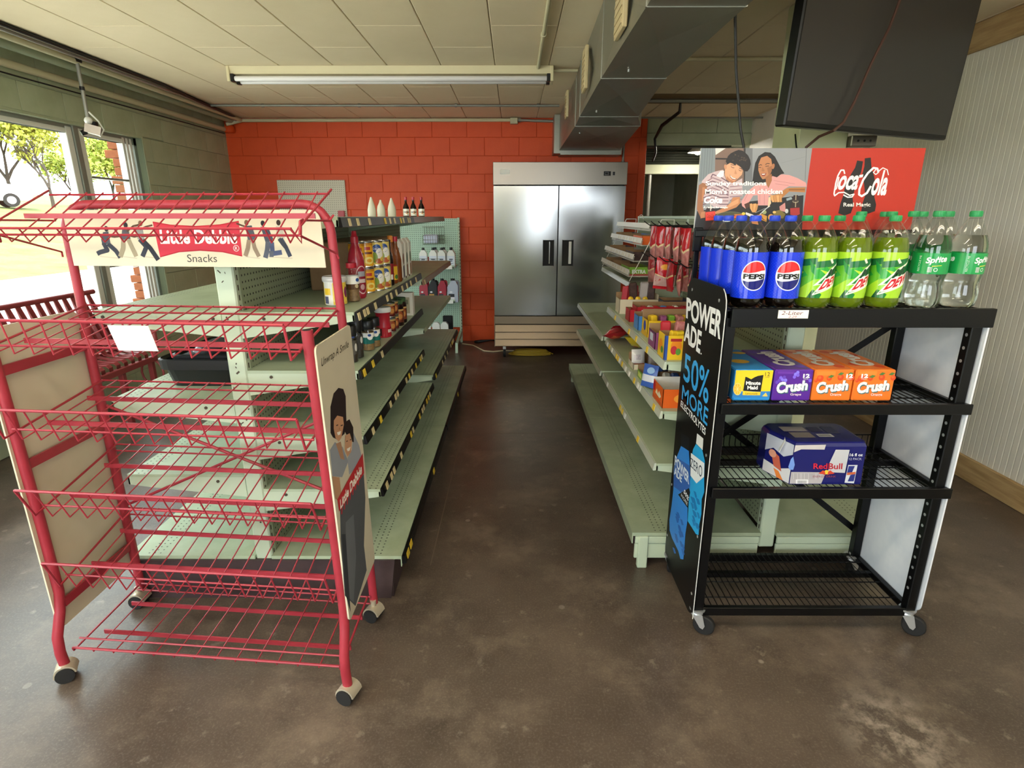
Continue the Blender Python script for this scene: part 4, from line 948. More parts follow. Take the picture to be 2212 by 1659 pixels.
pr.text('oca', 0, 0, 0, 0, 'f7f3ee', 3, bold=.03, shear=.3, quad=[(1016, 240), (1140, 240), (1128, 335), (1000, 335)])
L7([(982, 374), (1010, 352), (1045, 350), (1080, 370), (1108, 362), (1096, 380), (1068, 382), (1040, 366)], 8)
pr.poly([(1140, 238), (1166, 234), (1162, 252), (1138, 256)], 'f7f3ee', 3)
L7([(1262, 222), (1255, 196), (1230, 192), (1195, 225), (1165, 270), (1142, 330), (1140, 365), (1158, 376), (1190, 355), (1215, 310)], 13); L7([(1262, 222), (1245, 235), (1230, 222), (1250, 196)], 6)
pr.text('ola', 0, 0, 0, 0, 'f7f3ee', 3, bold=.03, shear=.3, quad=[(1240, 210), (1330, 205), (1312, 372), (1212, 372)])
L7([(1262, 215), (1290, 192), (1318, 205), (1326, 240)], 6)
pr.text('Real Magic', 1042, 417, 1214, 446, 'efe9e2', 3, bold=.02)
pr.build('logo_print', SG, planemap(Vector((1.126, 2.302, 1.514))-o0, (1, 0, 0), (0, 0, 1), (0, -1, 0)), dz=.0002)
# ============================================================ TWO-LITRE BOTTLES
glassmat('pet_clear', 'f6f8f6'); 
mat('cola', '0b0604', 0.06, spec=0.6); mat('cap_blue', '2a49cf', 0.35); mat('cap_green', '2f9a58', 0.35)
mat('citrus_liquid', '93ac20', 0.05, trans=0.6, ior=1.34); mat('clear_liquid', 'fbfdfc', 0.0, trans=1.0, ior=1.33)
PROF = [(.036, .002), (.044, 0), (.0505, .008), (.0533, .024), (.0533, .05), (.0533, .176), (.0522, .192), (.0485, .212), (.041, .232), (.031, .252), (.0215, .266), (.0158, .273), (.0140, .2765), (.0140, .284)]
PROFS = [(.030, .004), (.042, 0), (.050, .010), (.0528, .030), (.0518, .052), (.0475, .072), (.0500, .092), (.0533, .108), (.0533, .178), (.0522, .196), (.0485, .216), (.0415, .236), (.0325, .256), (.0225, .276), (.0160, .286), (.0138, .290), (.0138, .298)]
def inner(prof, fill, d=.0012):
    out = [(max(r-d, .004), z+.001) for r, z in prof if z < fill]; r = np.interp(fill, [p[1] for p in prof[1:]], [p[0] for p in prof[1:]]); return out + [(float(r)-d, fill)]
def bottle(name, label, prof, liquid, fill, capm, art, lz0, lz1, R=.0539):
    t = thing(name, label, 'soda bottle')
    MB().lathe(prof, 32).build('shell', 'pet_clear', t); MB().lathe(inner(prof, fill), 28).build('liquid', liquid, t)
    h = prof[-1][1]
    cp = MB().lathe([(.0160, h-.010), (.0172, h-.008), (.0172, h+.006), (.0158, h+.0085), (0, h+.0085)], 24); 
    c = cp.build('cap', capm, t)
    cr_ = MB()
    for k in range(24):
        a = 2*PI*k/24; cr_.bb(-.0005, .0005, .0170, .0178, h-.007, h+.005)
        n = 8; cr_.v[-n:] = [(x*math.cos(a)-y*math.sin(a), x*math.sin(a)+y*math.cos(a), z) for x, y, z in cr_.v[-n:]]
    cr_.build('cap_ribs', capm, c)
    MB().lathe([(.0170, h-.0155), (.0175, h-.0145), (.0150, h-.0125)], 20, caps=False).build('neck_ring', 'pet_clear', t)
    f = lambda u, v, w_: ((R+w_)*math.sin(u/R), -(R+w_)*math.cos(u/R), lz0+v)
    art.build('wrap_label', t, f, 'print_gloss', strip=.0055, clip=(-PI*R, PI*R, 0, lz1-lz0), dz=.00012)
    return t
CIRC = 2*PI*.0539
# cola label: u centre 0
def lab(H): return Print(2*CIRC, H, [(-CIRC*1000, 0), (CIRC*1000, 0), (CIRC*1000, H*1000), (-CIRC*1000, H*1000)])
def shiftu(pr):   # artist grid is millimetres around the bottle: 0 = label centre
    pr.t = [(tuple((u-CIRC, v) for u, v in t), c, l) for t, c, l in pr.t]; return pr
H_ = .148; p_ = lab(H_); p_.rect(-CIRC*500, 0, CIRC*500, H_*1000, '1636d6', 0)
random.seed(6)
for i in range(-14, 15):
    for k in range(30):
        x, y = i*11.5+(k % 2)*5.7, 4+k*4.8; d_ = abs(abs(x)-60); 
        if d_ < 42 or y > 118: p_.ell(x, y, 1.1, 1.0, '3f6df0' if (i+k) % 3 else '2a55e8', 1, n=6)
p_.ell(0, 74, 42, 48, 'f4f4f6', 2, n=40)
up_ = [(-37, 64)] + [(39*math.cos(a), 74-45*math.sin(a)) for a in [PI*.93-(PI*.86)*i/18 for i in range(19)]] + [(36, 57), (20, 58), (0, 63), (-20, 66)]
p_.poly(up_, 'd8282c', 3)
dn = [(-37, 90)] + [(39*math.cos(a), 74+45*math.sin(a)) for a in [PI*.90-(PI*.80)*i/18 for i in range(19)]] + [(37, 84), (20, 87), (0, 91), (-20, 93)]
p_.poly(dn, '151a72', 3)
p_.text('PEPSI', -36, 68, 36, 85, '0b0b10', 4, bold=.05)
cola0 = bottle('soda_bottle', '', PROF, 'cola', .218, 'cap_blue', shiftu(p_), .031, .031+H_)
# citrus label
H_ = .146; p_ = Print(2*CIRC, H_, [(-CIRC*1000, 0), (CIRC*1000, 0), (CIRC*1000, 118), (-CIRC*1000, 118)]); p_.rect(-CIRC*500, 0, CIRC*500, 118, '5fb52a', 0)
for sh in (-169.4, -84.7, 0, 84.7, 169.4):
    P_ = lambda pts, c, l: p_.poly([(x+sh, y) for x, y in pts], c, l)
    P_([(-43, 0), (44, 0), (44, 14), (-43, 24)], 'a8d631', 1); P_([(-43, 24), (44, 14), (44, 30), (10, 36), (-43, 40)], '1b6b35', 2)
    P_([(-43, 45), (-10, 36), (20, 60), (-20, 74), (-43, 66)], '2ea33a', 2); P_([(-30, 44), (5, 52), (-5, 60)], 'b4dc36', 3); P_([(-43, 70), (-15, 66), (-20, 100), (-43, 110)], '8fcb2c', 2)
    P_([(-10, 100), (40, 70), (44, 118), (-43, 118)], 'a4d42f', 2); P_([(20, 20), (44, 40), (44, 60), (30, 50)], '228c3c', 3); P_([(-43, 96), (-15, 108), (-20, 118), (-43, 118)], '1f7a36', 3); P_([(26, 118), (40, 96), (44, 118)], '14512a', 4)
for sh in (-84.7, 84.7):
    P_ = lambda pts, c, l: p_.poly([(x*1.3+sh, 60+(y-60)*1.2) for x, y in pts], c, l)
    T_ = lambda s_, q, c, l, b_: p_.text(s_, 0, 0, 0, 0, c, l, bold=b_, quad=[(x*1.3+sh, 60+(y-60)*1.2) for x, y in q])
    P_([(-36, 104), (-16, 78), (-34, 82), (4, 44), (46, 24), (48, 70), (30, 80)], 'eef3d8', 4); P_([(-30, 99), (-10, 76), (-24, 78), (6, 48), (43, 30), (44, 66), (28, 75)], '1f7a36', 5)
    P_([(-2, 26), (4, 34), (10, 32), (2, 22)], 'eef3d8', 6)
    T_('Mtn', [(2, 46), (44, 30), (40, 52), (-8, 66)], '123f24', 7, .05)
    P_([(-26, 96), (-8, 64), (44, 50), (42, 72)], 'f4f6ea', 6); T_('DEW', [(-7, 68), (43, 52), (36, 74), (-22, 92)], 'cc1f2d', 7, .055)
citrus0 = bottle('soda_bottle', '', PROF, 'citrus_liquid', .224, 'cap_green', shiftu(p_), .033, .033+H_)
# lemon lime label (a short band)
H_ = .066; p_ = lab(H_); p_.rect(-CIRC*500, 0, CIRC*500, H_*1000, '1d9a4c', 0)
for sh in (-115, 0, 115):
    p_.text('Sprite', 0, 0, 0, 0, 'f3f6f2', 2, bold=.03, shear=.1, quad=[(-30+sh, 14), (30+sh, 6), (30+sh, 32), (-30+sh, 38)])
    p_.poly([(-2+sh, 16), (1+sh, 9), (4+sh, 15)], 'f3f6f2', 2); p_.line([(-12+sh, 41), (16+sh, 38)], 2, 'd9d94a', 2)
    p_.rect(-22+sh, 44, -10+sh, 60, 'd8e8dc', 2)
    for k in range(5): p_.rect(-21+sh+k*2.3, 45, -20+sh+k*2.3, 59, '20603a', 3)
    p_.ell(0+sh, 52, 6, 6, 'cfe6d4', 2); p_.ell(0+sh, 52, 4.2, 4.2, '1d9a4c', 3)
    p_.text('RECYCLE ME', 0, 0, 0, 0, 'dcebe0', 2, quad=[(-50+sh, 58), (-50+sh, 8), (-44+sh, 8), (-44+sh, 58)])
lime0 = bottle('soda_bottle', '', PROFS, 'clear_liquid', .232, 'cap_green', shiftu(p_), .110, .110+H_)
rows = [1.905, 2.015, 2.125, 2.235]; rn = ['front', 'second', 'third', 'back']
def setb(proto, lst, desc, grp):
    first = True
    for (x, r, rz, extra) in lst:
        lbl = f'{desc}, {rn[r]} row {extra}'
        loc = (x, rows[r] + (0 if r < 3 else -.008), 1.2815)
        if first: proto.location = loc; proto.rotation_euler = (0, 0, rz); proto['label'] = lbl; proto['group'] = grp; first = False
        else: dup(proto, loc, rz, lbl, grp)
setb(cola0, [(.782, 0, -.05, 'nearest the side panel'), (.896, 0, -.10, 'beside the green citrus soda'), (.779, 1, .95, 'nearest the side panel'), (.893, 1, 1.8, 'behind the other cola'), (.775, 2, 2.1, 'of the cola column'), (.774, 3, 2.4, 'of the cola column')], 'dark cola bottle with blue label', 'two-litre cola bottles')
setb(citrus0, [(1.004, 0, -1.32, 'next to the colas'), (1.115, 0, -1.36, 'middle of three'), (1.234, 0, -1.62, 'next to the clear soda'), (1.004, 1, 1.4, 'behind the first'), (1.115, 1, .5, 'behind the middle one')], 'green citrus soda bottle with green label', 'two-litre citrus soda bottles')
setb(lime0, [(1.372, 0, -.26, 'next to the green soda'), (1.49, 0, .33, 'at the right end'), (1.365, 1, 1.2, 'left of two'), (1.482, 1, 2.2, 'right of two'), (1.36, 2, .4, 'behind the citrus soda'), (1.25, 2, .9, 'in front of the red poster'), (1.47, 2, 1.7, 'at the right'), (1.40, 3, 2.6, 'by the poster edge')], 'clear lemon-lime soda bottle with short green label', 'two-litre lemon-lime bottles')
# ============================================================ SODA CARTONS
def carton(x0, x1, y0, y1, z0, z1, m, label, name='soda_carton', cat='soda carton', group=None):
    t = thing(name, label, cat, ((x0+x1)/2, y0, z0), group=group)
    MB().cb(x0, x1, y0, y1, z0, z1, .004).build('box', m, t, world=True); return t
def fmap(t, x0, y0, z0): return planemap(Vector((x0, y0-.0003, z0))-t.location, (1, 0, 0), (0, 0, 1), (0, -1, 0))
def tmap(t, x0, y0, z1): return planemap(Vector((x0, y0, z1+.0003))-t.location, (1, 0, 0), (0, 1, 0), (0, 0, 1))
mat('carton_blue', '2f8fd6', 0.3); mat('carton_purple', '5b2a9a', 0.3); mat('carton_orange', 'ee7a28', 0.3)
z0, z1, y0, y1 = .954, 1.066, 1.875, 2.185
t = carton(.762, .893, y0, y1, z0, z1, 'carton_blue', 'blue and yellow lemonade twelve-pack carton beside the side panel', group='soda twelve-packs')
pr = Print(.131, .112, [(215, 345), (665, 345), (640, 700), (170, 700)])
pr.poly([(220, 350), (660, 350), (637, 586), (190, 586)], 'f2cf24', 1); pr.poly([(190, 586), (637, 586), (636, 660), (170, 660)], '2f7fc4', 1)
pr.poly([(330, 420), (350, 425), (400, 448), (440, 425), (480, 410), (545, 400), (520, 590), (305, 580)], '121212', 2)
pr.text('Minute', 338, 470, 515, 512, 'f6f4ee', 3, bold=.04); pr.text('Maid', 355, 522, 482, 565, 'f6f4ee', 3, bold=.04)
pr.poly([(302, 585), (520, 592), (515, 632), (298, 630)], 'f0cb30', 2); pr.text('Lemonade', 335, 600, 482, 624, '6a5416', 3)
pr.text('12', 564, 370, 620, 412, '4a4420', 3); pr.text('CANS', 566, 418, 616, 432, '6a6430', 3)
pr.ell(236, 560, 52, 72, 'f5d774', 2); pr.ell(236, 560, 44, 62, 'f2b71e', 3); 
for k in range(8): a = k*PI/4; pr.line([(236, 560), (236+42*math.cos(a), 560+60*math.sin(a))], 4, 'f8e29a', 4)
pr.poly([(540, 645), (585, 600), (610, 645)], 'f3c95a', 2)
pr.build('front_print', t, fmap(t, .762, y0, z0))
pr = Print(.131, .31); pr.ell(45, 62, 26, 9, 'e9b53a', 1); pr.ell(25, 30, 28, 8, 'e3962e', 1); pr.ell(80, 20, 20, 6, 'e9b53a', 1); pr.build('top_print', t, tmap(t, .762, y0, z1))
def crush(x0, x1, m, label, fruit, leaf, sub, g, twelve):
    t = carton(x0, x1, y0, y1, z0, z1, m, label, group='soda twelve-packs'); W_ = x1-x0
    pr = Print(W_, .112, [(0, 0), (460, 0), (440, 350), (-10, 350)])
    if fruit == 'grape':
        for x, y in ((70, 90), (95, 110), (55, 120), (110, 85), (130, 118), (240, 50), (265, 30), (230, 80), (270, 60), (30, 140), (420, 120), (400, 60)): pr.ell(x, y, 20, 20, random.choice(['8a7af0', '6a46c0', '7b5fe0']), 1, n=12)
        pr.line([(30, 30), (220, 34)], 26, '6b34a8', 1)
    else:
        for x, y, r in ((65, 95, 38), (170, 95, 30), (300, 85, 36), (430, 90, 30), (20, 120, 22)):
            pr.ell(x, y, r, r, 'e0491c', 1, n=16); pr.ell(x-8, y-8, r*.5, r*.45, 'ea6a2c', 2, n=12)
        for x, y in ((300, 40), (190, 70), (410, 40)): pr.poly([(x-40, y+14), (x-5, y-14), (x+35, y-4), (x+4, y+20)], '4f7a3a', 3)
        pr.rect(15, 14, 235, 62, 'f08a30', 2)
    pr.text('Crush', 0, 0, 0, 0, '3c6e72', 4, bold=.06, quad=[(38, 150), (410, 120), (404, 238), (36, 282)])
    pr.text('Crush', 0, 0, 0, 0, 'f8f6f2', 5, bold=.05, quad=[(32, 138), (402, 112), (394, 228), (30, 270)])
    pr.text(sub, 200, 262, 330, 296, 'f2dce0', 4, bold=.02); pr.text('12', twelve, 44, twelve+78, 90, 'fbfaf6', 5, bold=.05); pr.text('PACK', twelve+8, 96, twelve+68, 108, 'fbfaf6', 5)
    pr.build('front_print', t, fmap(t, x0, y0, z0))
    pr = Print(W_, .31, [(0, 0), (100, 0), (100, 200), (0, 200)])
    for x, y in ((20, 30), (80, 60), (25, 150), (78, 170), (60, 20)): pr.ell(x, y, 13, 13, {'grape': '6f4bc0'}.get(fruit, 'dc4a20'), 1, n=12)
    pr.text('Crush', 0, 0, 0, 0, 'f4efe8', 2, bold=.05, quad=[(25, 165), (25, 25), (80, 25), (80, 165)])
    pr.build('top_print', t, tmap(t, x0, y0, z1))
crush(.899, 1.032, 'carton_purple', 'purple grape soda twelve-pack carton', 'grape', 0, 'Grape', 0, 330)
crush(1.036, 1.172, 'carton_orange', 'orange soda twelve-pack carton next to the purple one', 'orange', 0, 'Orange', 0, 360)
crush(1.177, 1.314, 'carton_orange', 'orange soda twelve-pack carton at the right end of the row', 'orange', 0, 'Orange', 0, 60)
# shrink-wrapped energy drink case
mat('case_navy', '1c1f66', 0.22, spec=0.7); mat('film_silver', 'b9bcc6', 0.25, spec=0.8)
t = thing('drink_case', 'navy and silver shrink-wrapped energy drink case on the third rack shelf', 'drink case', (1.11, 1.95, .637))
po = [(1.0, 1.866), (1.258, 1.868), (1.268, 1.89), (1.270, 2.05), (1.255, 2.075), (.985, 2.075), (.958, 2.05), (.955, 1.985)]
n = len(po); cx_, cy_ = 1.11, 1.97
lv = [(.638, 1.0), (.645, 1.01), (.70, 1.0), (.785, .995), (.797, .96), (.800, .90)]
vs = [(cx_+(x-cx_)*s_, cy_+(y-cy_)*s_, z) for z, s_ in lv for x, y in po]
MB().add(vs, [(i*n+k, i*n+(k+1)%n, (i+1)*n+(k+1)%n, (i+1)*n+k) for i in range(len(lv)-1) for k in range(n)] + [tuple(range(n))[::-1], tuple(range((len(lv)-1)*n, len(lv)*n))]).build('case', 'case_navy', t, world=True)
pr = Print(.258, .150, [(690, 530), (2030, 530), (1985, 1290), (560, 1290)])
pr.poly([(560, 1290), (600, 1045), (1150, 1050), (1260, 1110), (1195, 1290)], 'b3aeb2', 1); pr.poly([(690, 530), (1255, 520), (1230, 610), (800, 605), (660, 660)], 'c6c0c0', 1)
pr.poly([(1440, 612), (1700, 615), (1650, 1065), (1320, 1050), (1340, 860)], 'bfc0c6', 1)
pr.text('Red', 1030, 872, 1300, 985, 'cf2338', 3, bold=.02); pr.text('Bull', 1320, 872, 1590, 990, 'b5182a', 3, bold=.02)
pr.ell(1290, 1050, 48, 44, 'f0c23a', 2)
for sg in (-1, 1): pr.poly([(1290+sg*30, 1040), (1290+sg*70, 1010), (1290+sg*110, 1040), (1290+sg*160, 1075), (1290+sg*120, 1085), (1290+sg*60, 1090), (1290+sg*20, 1108)], 'c8402a', 3)
pr.text('ENERGY DRINK', 1025, 1118, 1480, 1158, '8a3a4a', 3); pr.text('16 fl oz', 1710, 680, 1955, 735, 'eef0f6', 3, bold=.02); pr.text('12 PACK', 1705, 765, 1945, 808, 'b8bcd8', 3)
pr.poly([(1700, 905), (1880, 905), (1850, 1285), (1660, 1270)], 'ccd0da', 2); pr.poly([(1710, 925), (1830, 925), (1790, 1050), (1690, 1060)], '24307c', 3); pr.poly([(1760, 1110), (1860, 1070), (1840, 1240), (1720, 1240)], '24307c', 3); pr.poly([(1690, 1060), (1860, 1040), (1850, 1090), (1690, 1110)], 'c2603a', 4)
pr.rect(685, 1200, 935, 1290, 'e6e6e8', 3)
for k in range(14): pr.rect(720+k*13, 1220, 726+k*13, 1285, '55565c', 4)
for k in range(22): pr.rect(610+k*27, 1075, 618+k*27, 1195, random.choice(['c8c4c8', '9c989c']), 2)
pr.poly([(545, 940), (600, 790), (645, 740), (672, 900), (640, 1000), (570, 1000)], '6f93d8', 2)
pr.build('front_print', t, planemap(Vector((1.0, 1.8635, .642))-t.location, (1, .006, 0), (0, 0, 1), (0, -1, 0)))
W_ = math.hypot(.045, .119); pr = Print(W_, .150, [(0, 0), (100, 0), (100, 100), (0, 100)])
pr.poly([(0, 0), (100, 0), (100, 25), (70, 40), (30, 30), (0, 45)], 'b9bcc8', 1); pr.poly([(0, 70), (60, 75), (100, 60), (100, 100), (0, 100)], 'd2d0d2', 1); pr.poly([(20, 35), (55, 45), (70, 80), (40, 75)], 'c2604a', 2); pr.ell(30, 45, 14, 10, 'd89a80', 3); pr.poly([(40, 80), (60, 82), (80, 100), (55, 100)], 'e0803a', 2)
e1 = Vector((1.0-.955, 1.866-1.985, 0)).normalized(); pr.build('end_print', t, planemap(Vector((.955, 1.985, .642))-t.location+Vector((-.003, -.0012, 0)), e1, (0, 0, 1), (-.93, -.36, 0)))
pr = Print(.2, .12, [(0, 0), (100, 0), (100, 100), (0, 100)])
pr.rect(0, 0, 45, 40, 'a9a29c', 1); pr.rect(50, 5, 72, 45, '2a2c50', 1); pr.rect(52, 62, 80, 86, 'd8d6d2', 1); pr.rect(6, 48, 44, 92, '8a827c', 1); pr.rect(78, 0, 100, 60, '3a3c5a', 1)
for k in range(10): pr.rect(55+k*2.2, 66, 56+k*2.2, 82, '55565c', 2)
pr.build('top_print', t, planemap(Vector((1.01, 1.905, .8006))-t.location, (1, 0, 0), (0, 1, 0), (0, 0, 1)))
MB().box((.982, 1.925, .775), (.07, .0008, .05), Matrix.Rotation(1.2, 3, 'Z') @ Matrix.Rotation(.3, 3, 'X')).build('shipping_label', 'paper_white', t, world=True)
# ============================================================ GROCERIES ON THE LEFT ISLAND
mat('tin', 'c9c7c2', 0.25, metal=1.0); mat('plastic_black', '171718', 0.35); mat('plastic_white', 'e9e8e2', 0.35); mat('plastic_red', 'b01f2e', 0.3); mat('syrup_red', '9c1f30', 0.25, spec=0.6)
mat('soy_dark', '1d0f0c', 0.12); mat('sauce_amber', '7a3d16', 0.15); mat('spice_dark', '3c3128', 0.4, col2='1f1a16', nscale=60); mat('spice_tan', '9b7a4a', 0.5, col2='7a5a32', nscale=80); mat('nuts', '9a7a55', 0.6, col2='6b4f33', nscale=70)
mat('kraft', '9c7c58', 0.8, col2='8c6d4b', nscale=8); mat('carton_white', 'e2ddcf', 0.4); mat('cap_orange', 'd9822a', 0.4); mat('clear_lid', 'cfcac6', 0.15, spec=0.7); mat('cap_greenlid', '42603a', 0.4)
def wrapart(R, H, base, fn=None):
    c = 2*PI*R; p = Print(2*c, H, [(-c*1000, 0), (c*1000, 0), (c*1000, H*1000), (-c*1000, H*1000)])
    p.rect(-c*500, 0, c*500, H*1000, base, 0)
    if fn: fn(p, R*1000, H*1000)
    p.t = [(tuple((u-c, v) for u, v in t), k, l) for t, k, l in p.t]; return p
def wrapbuild(p, t, R, z0, H, name='wrap_label'):
    f = lambda u, v, w_: ((R+w_)*math.sin(u/R), -(R+w_)*math.cos(u/R), z0+v)
    return p.build(name, t, f, 'print_gloss', strip=R*.18, clip=(-PI*R, PI*R, 0, H), dz=.00015)
def can(loc, R, h, label, base, fn, rz=.5, group='canned goods on the upper left shelf', bodym='tin'):
    t = thing('food_can', label, 'can', loc, rz, group)
    MB().lathe([(R*.93, 0), (R*1.02, .002), (R*1.02, .004), (R, .006), (R, h-.006), (R*1.02, h-.004), (R*1.02, h-.001), (R*.95, h), (R*.93, h-.003), (0, h-.003)], 24).build('body', bodym, t)
    wrapbuild(wrapart(R+.0004, h-.014, base, fn), t, R+.0004, .007, h-.014); return t
def fn_yellow(p, R, H):
    p.rect(-R*3.2, 0, R*3.2, H*.1, 'c8831a', 1); p.rect(-R*.9, H*.38, R*.7, H*.48, '7a3a1c', 2); p.rect(-R*.7, H*.16, R*.4, H*.3, 'b9332a', 1); p.ell(R*.2, H*.76, R*.7, H*.16, 'f4df7a', 1); p.ell(R*.2, H*.76, R*.35, H*.08, 'd99a22', 2)
def fn_green(p, R, H):
    p.ell(0, H*.28, R*.62, H*.2, '2f4f8e', 1); p.text('Great Value', -R*.5, H*.22, R*.5, H*.33, 'f4f4f4', 2); p.ell(R*.35, H*.5, R*.55, H*.24, 'eceae0', 1); p.ell(-R*.35, H*.68, R*.4, H*.24, '7f9a3a', 2); p.ell(R*.3, H*.84, R*.6, H*.12, 'b85a34', 2); p.ell(R*.7, H*.75, R*.3, H*.1, 'd9c05a', 2)
z4 = 1.2302
t = thing('pretzel_tub', 'round clear-lidded tub with yellow printed label behind the red post', 'tub', (-.716, 2.275, z4), .55)
MB().lathe([(.036, 0), (.040, .003), (.043, .092), (.044, .098)], 24).build('body', 'plastic_white', t); MB().lathe([(.0465, .094), (.0475, .098), (.0475, .108), (.044, .114), (.040, .111), (0, .111)], 24).build('lid', 'clear_lid', t)
def fn_tub(p, R, H):
    p.rect(-R*1.5, 0, -R*.5, H, 'e9e4da', 1); p.rect(-R*1.45, H*.62, -R*.95, H*.95, '5a5d78', 2); p.rect(-R*1.4, H*.25, -R*.7, H*.55, 'f0c63a', 2); random.seed(1)
    for _ in range(30): p.ell(random.uniform(-R*.4, R*1.4), random.uniform(H*.1, H*.9), R*.12, H*.06, random.choice(['f6ecc0', 'd9b13a', 'e8d27a']), 2, n=8)
    p.ell(R*.9, H*.45, R*.28, H*.25, '7a2f5a', 3)
wrapbuild(wrapart(.0425, .086, 'e6c84a', fn_tub), t, .0432, .004, .086)
t = thing('snack_jar', 'clear plastic jar of nuts with white and brown label', 'jar', (-.668, 2.36, z4), .7)
MB().lathe([(.022, 0), (.027, .004), (.0275, .012), (.024, .04), (.0275, .05), (.0275, .11), (.021, .130), (.0195, .140)], 24).build('shell', 'pet_clear', t); MB().lathe([(.021, .002), (.0262, .006), (.0262, .012), (.0228, .04), (.0262, .05), (.0262, .10)], 20).build('contents', 'nuts', t); MB().lathe([(.021, .138), (.0215, .140), (.0215, .158), (0, .159)], 20).build('cap', 'plastic_red', t)
wrapbuild(wrapart(.0278, .055, 'e8e6de', lambda p, R, H: (p.rect(-R*3.2, H*.6, R*3.2, H, '5a3a24', 1), p.ell(R*.4, H*.3, R*.35, H*.14, '2f4f8e', 1), p.ell(R*.2, H*.75, R*.3, H*.15, 'c8b48a', 2))), t, .0278, .052, .055)
t = thing('syrup_bottle', 'tall red squeeze syrup bottle on the upper left shelf', 'bottle', (-.676, 2.465, z4), .9)
MB().lathe([(.028, 0), (.034, .006), (.035, .02), (.035, .14), (.034, .165), (.029, .19), (.020, .215), (.0155, .228), (.0155, .235)], 28).build('body', 'syrup_red', t); MB().lathe([(.0165, .234), (.0165, .258), (.012, .262), (.010, .282), (0, .284)], 20).build('cap', 'plastic_red', t)
wrapbuild(wrapart(.0353, .12, '9c1f30', lambda p, R, H: (p.ell(0, H*.5, R*.85, H*.5, 'd8b4b0', 1, n=30), p.ell(0, H*.5, R*.78, H*.46, '8a1a2c', 2, n=30), p.rect(-R*.5, H*.2, R*.5, H*.38, '9a9aa2', 3), p.rect(-R*.55, H*.47, R*.55, H*.6, 'd9c4c0', 3), p.ell(0, H*.75, R*.3, H*.1, 'c9a0a0', 3))), t, .0353, .02, .12)
k = 0
for (x, y, lv, nm) in ((-.70, 2.575, 2, 'left'), (-.682, 2.655, 2, 'front')):
    for q in range(lv): can((x, y, z4+q*.1165), .0345, .115, f'yellow pineapple can, {"upper" if q else "lower"} of the {nm} stack', 'ecab24', fn_yellow, .55)
for (x, y, nm) in ((-.654, 2.735, 'first'), (-.640, 2.815, 'second')):
    for q in range(2): can((x, y, z4+q*.1165), .0345, .115, f'mixed fruit can with pear label, {"upper" if q else "lower"} of the {nm} stack', 'dcc66a', fn_green, .45)
t = thing('sauce_bottle', 'slim dark soy sauce bottle with red label', 'bottle', (-.636, 2.945, z4), .5)
MB().lathe([(.016, 0), (.019, .003), (.019, .13), (.014, .155), (.009, .175), (.009, .21)], 20).build('body', 'soy_dark', t); MB().lathe([(.011, .208), (.011, .228), (0, .229)], 16).build('cap', 'plastic_black', t)
wrapbuild(wrapart(.0193, .085, '8f2528', lambda p, R, H: (p.rect(-R*.3, H*.7, R*.5, H, 'ddd6cc', 1), p.rect(-R, 0, R, H*.06, '1d0f0c', 1))), t, .0193, .03, .085)
t = thing('sauce_bottle', 'amber sauce bottle with yellow label and orange cap', 'bottle', (-.645, 3.03, z4), .5)
MB().lathe([(.026, 0), (.030, .004), (.030, .115), (.024, .15), (.013, .19), (.012, .215)], 24).build('body', 'sauce_amber', t); MB().lathe([(.0145, .213), (.0145, .242), (.012, .246), (0, .247)], 18).build('cap', 'cap_orange', t)
wrapbuild(wrapart(.0303, .078, 'e8b52c', lambda p, R, H: (p.text('R', -R*.4, H*.35, R*.2, H*.62, 'b02a1e', 1, bold=.04), p.ell(R*.6, H*.8, R*.4, H*.15, '4f7a34', 1), p.rect(-R*3, 0, R*3, H*.1, 'a52a20', 1))), t, .0303, .02, .078)
t = thing('sauce_bottle', 'amber sauce bottle with red shoulder behind the yellow-labelled one', 'bottle', (-.638, 3.115, z4), .5)
MB().lathe([(.026, 0), (.030, .004), (.030, .115), (.024, .15), (.013, .19), (.012, .215)], 24).build('body', 'sauce_amber', t); MB().lathe([(.0145, .213), (.0145, .238), (0, .24)], 18).build('cap', 'plastic_red', t)
for k, y in enumerate((3.20, 3.31, 3.415)):
    t = thing('broth_carton', f'cream broth carton with slanted top, {["nearest", "middle", "farthest"][k]} of three', 'carton', (-.665, y, z4), group='broth cartons')
    MB().prism([(-.046, 0), (.046, 0), (.046, .195), (.028, .222), (-.046, .205)], 'y', 0, .068).build('box', 'carton_white', t)
    pr = Print(.092, .195); pr.ell(60, 40, 22, 14, ['7a4a2e', '3f5a3a', '3f6a3a'][k], 1); pr.rect(20, 10, 85, 18, '8a8478', 1); pr.poly([(30, 60), (70, 55), (80, 90), (40, 96)], ['6a4a3a', '8a5a34', 'a0683a'][k], 1); pr.rect(0, 94, 100, 100, '5a4a3a', 1)
    pr.build('front_print', t, planemap((-.046, -.0003, 0), (1, 0, 0), (0, 0, 1), (0, -1, 0)))
    pr = Print(.068, .19); pr.ell(50, 40, 30, 16, ['7a4a2e', '3f5a3a', '3f6a3a'][k], 1); pr.poly([(20, 62), (75, 58), (85, 92), (30, 96)], ['4a3f52', '8a5a34', 'a0683a'][k], 1)
    pr.build('side_print', t, planemap((.0463, 0, 0), (0, 1, 0), (0, 0, 1), (1, 0, 0)))
t = thing('cardboard_box', 'long brown cardboard case behind the cans on the upper left shelf', 'box', (-.87, 2.75, z4)); MB().cb(-.97, -.76, 2.72, 3.58, z4, 1.455, .005).build('box', 'kraft', t, world=True)
z3 = 1.0052
